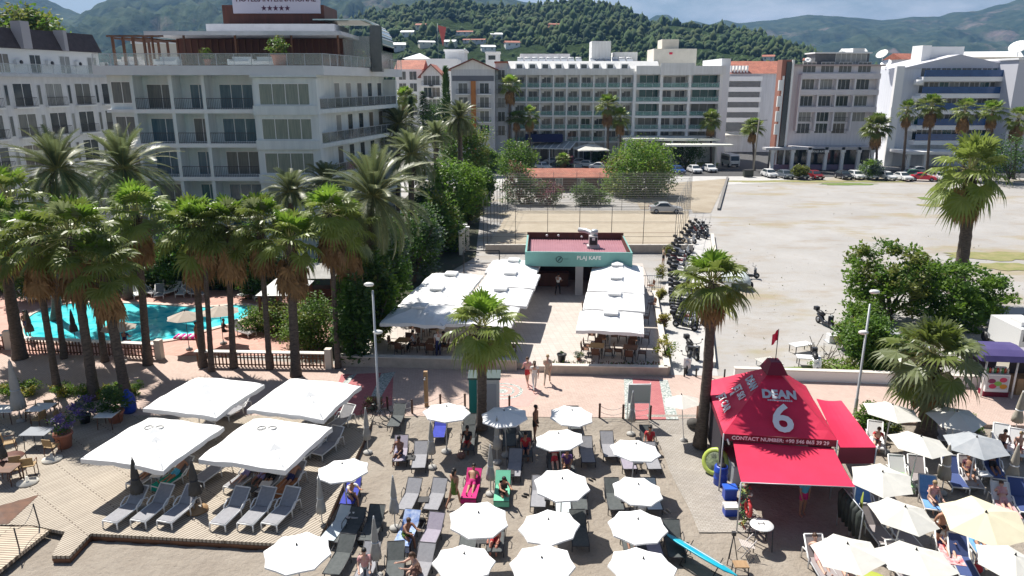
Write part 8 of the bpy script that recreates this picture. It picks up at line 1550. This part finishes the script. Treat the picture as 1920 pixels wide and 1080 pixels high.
for px, py, rz, pose, cl, sk_, hr, lab in ((1640, 838, -20, 'lean', [('shirt', RD), ('trunks', GY)], skinB, 1, 'person in a bright red top sitting beside the red awning'), (1815, 905, -16, 'read', [('shirt', cm('plum', (.12, .04, .06))), ('trunks', BK)], skinA, 0, 'bather in dark plum shirt reclining near the little white table'), (1696, 930, 0, 'sit', [('top', PK)], skinB, 2, 'fair person sitting between two cream parasols'), (1785, 1045, -14, 'read', [('shirt', W_), ('trunks', RD)], skinB, 3, 'person with white cap on the red towel'), (1838, 1022, -10, 'lie', [('trunks', LB)], skinA, 0, 'bather lying behind the lower right cream parasol'), (1888, 965, -14, 'lie', [('trunks', PK), ('top', PK)], skinB, 1, 'bather on the rosy towel at the right'), (1885, 838, -28, 'lean', [('trunks', NV)], skinA, 0, 'man with dark hair sitting right of the grey parasol'), (1897, 848, -28, 'sit', [('trunks', RD)], skinB, 2, 'fair skinned person sitting at the right edge above the folded parasol'), (1857, 905, -10, 'lie', [('trunks', BK), ('top', BK)], skinC, 0, 'bather in dark swimwear right of the little white table'), (1535, 1068, 0, 'lie', [('trunks', PK)], skinB, 1, 'person on a patterned chair at the lower edge before the tent'), (1575, 1078, 0, 'sit', [('shirt', PK)], skinB, 3, 'person with white cap at the lower edge beside the olive board')): person(lab, GB(px, py), R(rz), pose, cl, sk_, hr, rg)
person('person in light blue top and pink shorts inside the dark tent', GB(1503, 965), R(10), 'stand', [('shirt', LB), ('trunks', cm('magenta', (0, 0, 0)))], skinA, 0)
table('little_table', 'little white plastic table between loungers right of the yellow parasol', GB(1842, 905), .5, .5, .45, plas, plas); table('side_table', 'white plastic side table between the bathers on the deck', G(297, 908, .03), .45, .45, .48, plas, plas); table('side_table', 'white plastic side table in front of the lilac bather', G(500, 925, .03), .45, .45, .46, plas, plas); table('tray_table', 'small dark table with cups beside the pale towel', GB(663, 985), .5, .5, .5, mat('tray_grey', (.5, .48, .48), .6), dark)
for i in range(4):
    m = MB(); m.lathe([(.035, 0), (.045, .12)], 8); o = m.build('cup', RD if i % 2 else plas, None, GB(663, 985) + Vector((-.12 + .08 * i, .08 * (i % 2) - .04, .5))); tag(o, 'small paper cup on the little dark table beside the pale towel', 'cup', 'cups on the tray table')
for px, py, z, lab, mm in ((1055, 905, 0, 'dark beach bag at the foot of the middle sunbeds', NV), (790, 985, -.3, 'black bag between the pair of empty grey sunbeds', BK), (680, 1020, -.3, 'dark rucksack under the tray table', BK), (1205, 960, -.3, 'white plastic bag under the second path parasol', W_), (865, 860, -.3, 'brown straw bag in the shade of the first parasol', BR_), (1830, 1075, -.3, 'maroon beach bag between the lower right loungers', RD)):
    p = GB(px, py); t = thing('beach_bag', lab, 'bag', p); m = MB(); m.ball((0, 0, .17), (.22, .14, .18), 10); m.build('body', mm, t); m = MB(); m.path([(-.14, 0, .28), (-.08, 0, .48), (.08, 0, .48), (.14, 0, .28)], .013, 5); m.build('handle', mm, t)
t = thing('pole_railing', 'thin posts with slack rope at the gap in the deck', 'railing', G(55, 1005, .02)); m = MB(); pA, pB = Vector((0, 0, 0)), G(37, 1030, .02) - G(55, 1005, .02)
a_ = G(75, 985, .02) - G(55, 1005, .02); b2_ = G(37, 1030, .02) - G(55, 1005, .02)
m.tube(a_ - Vector((0, 0, .3)), a_ + Vector((-.1, 0, .95)), .025); m.tube(b2_ - Vector((0, 0, .3)), b2_ + Vector((-.05, 0, .9)), .025); m.build('posts', dark, t); m = MB(); s0, s1 = a_ + Vector((-.1, 0, .9)), b2_ + Vector((-.05, 0, .85)); m.path([s0.lerp(s1, k / 8) - Vector((0, 0, 1.1 * (k / 8) * (1 - k / 8))) for k in range(9)], .012, 4); m.build('rope', dark, t)
for px, py, lab in ((795, 952, 'added black side table between the empty pair of grey sunbeds'), (770, 872, 'added black side table between the mauve and the grey sunbed'), (1030, 948, 'added black side table among the sunbeds of the middle column'), (1172, 952, 'added black side table between the sunbeds below the second path parasol'), (1195, 880, 'added black side table below the first path parasol'), (905, 1030, 'added black side table beside the red brown seated man'), (955, 900, 'added black side table right of the folded parasol by the small palm'), (1200, 1040, 'added black side table below the third path parasol')):
    table('added_beach_table', lab, GB(px, py), .42, .42, .4, mat('table_black', (.03, .03, .032), .5), dark, 'black tables added for dark shadow and clutter between the sunbeds')  # tables added in place of dark shadow and clutter among the sunbeds
q = random.Random(8)
for i, (px, py, lab) in enumerate(((800, 975, 'pair of pale sandals on the sand by the black bag'), (720, 960, 'pair of pale sandals near the deck edge parasol shade'), (1110, 900, 'pair of dark sandals right of the middle column second parasol'), (985, 930, 'pair of dark sandals left of the middle column sunbeds'), (1250, 960, 'pair of pale sandals at the edge of the paver path'))):
    m = MB()
    for s in (-1, 1): m.path([(s * .09, -.13, .02), (s * .1, 0, .015), (s * .09, .12, .02)], [.03, .045, .035], 6)
    tag(m.build('sandals', BK if 'dark' in lab else BE, None, GB(px, py) + Vector((0, 0, .02)), q.random() * 6), lab, 'sandals')
# ---------------------------------------------------------------- air
hz = bpy.data.materials.new('haze'); hz.use_nodes = True; nn_ = hz.node_tree.nodes; nn_.remove(nn_["Principled BSDF"]); pv = nn_.new("ShaderNodeVolumePrincipled"); pv.inputs['Color'].default_value = (.2, .42, .85, 1); pv.inputs['Density'].default_value = .0001; pv.inputs['Anisotropy'].default_value = .2
hz.node_tree.links.new(pv.outputs[0], nn_["Material Output"].inputs['Volume']); m = MB(); m.box(-7200, -60, -8, 7200, 9700, 620); o = setting(m.build('haze', hz), 'stuff')
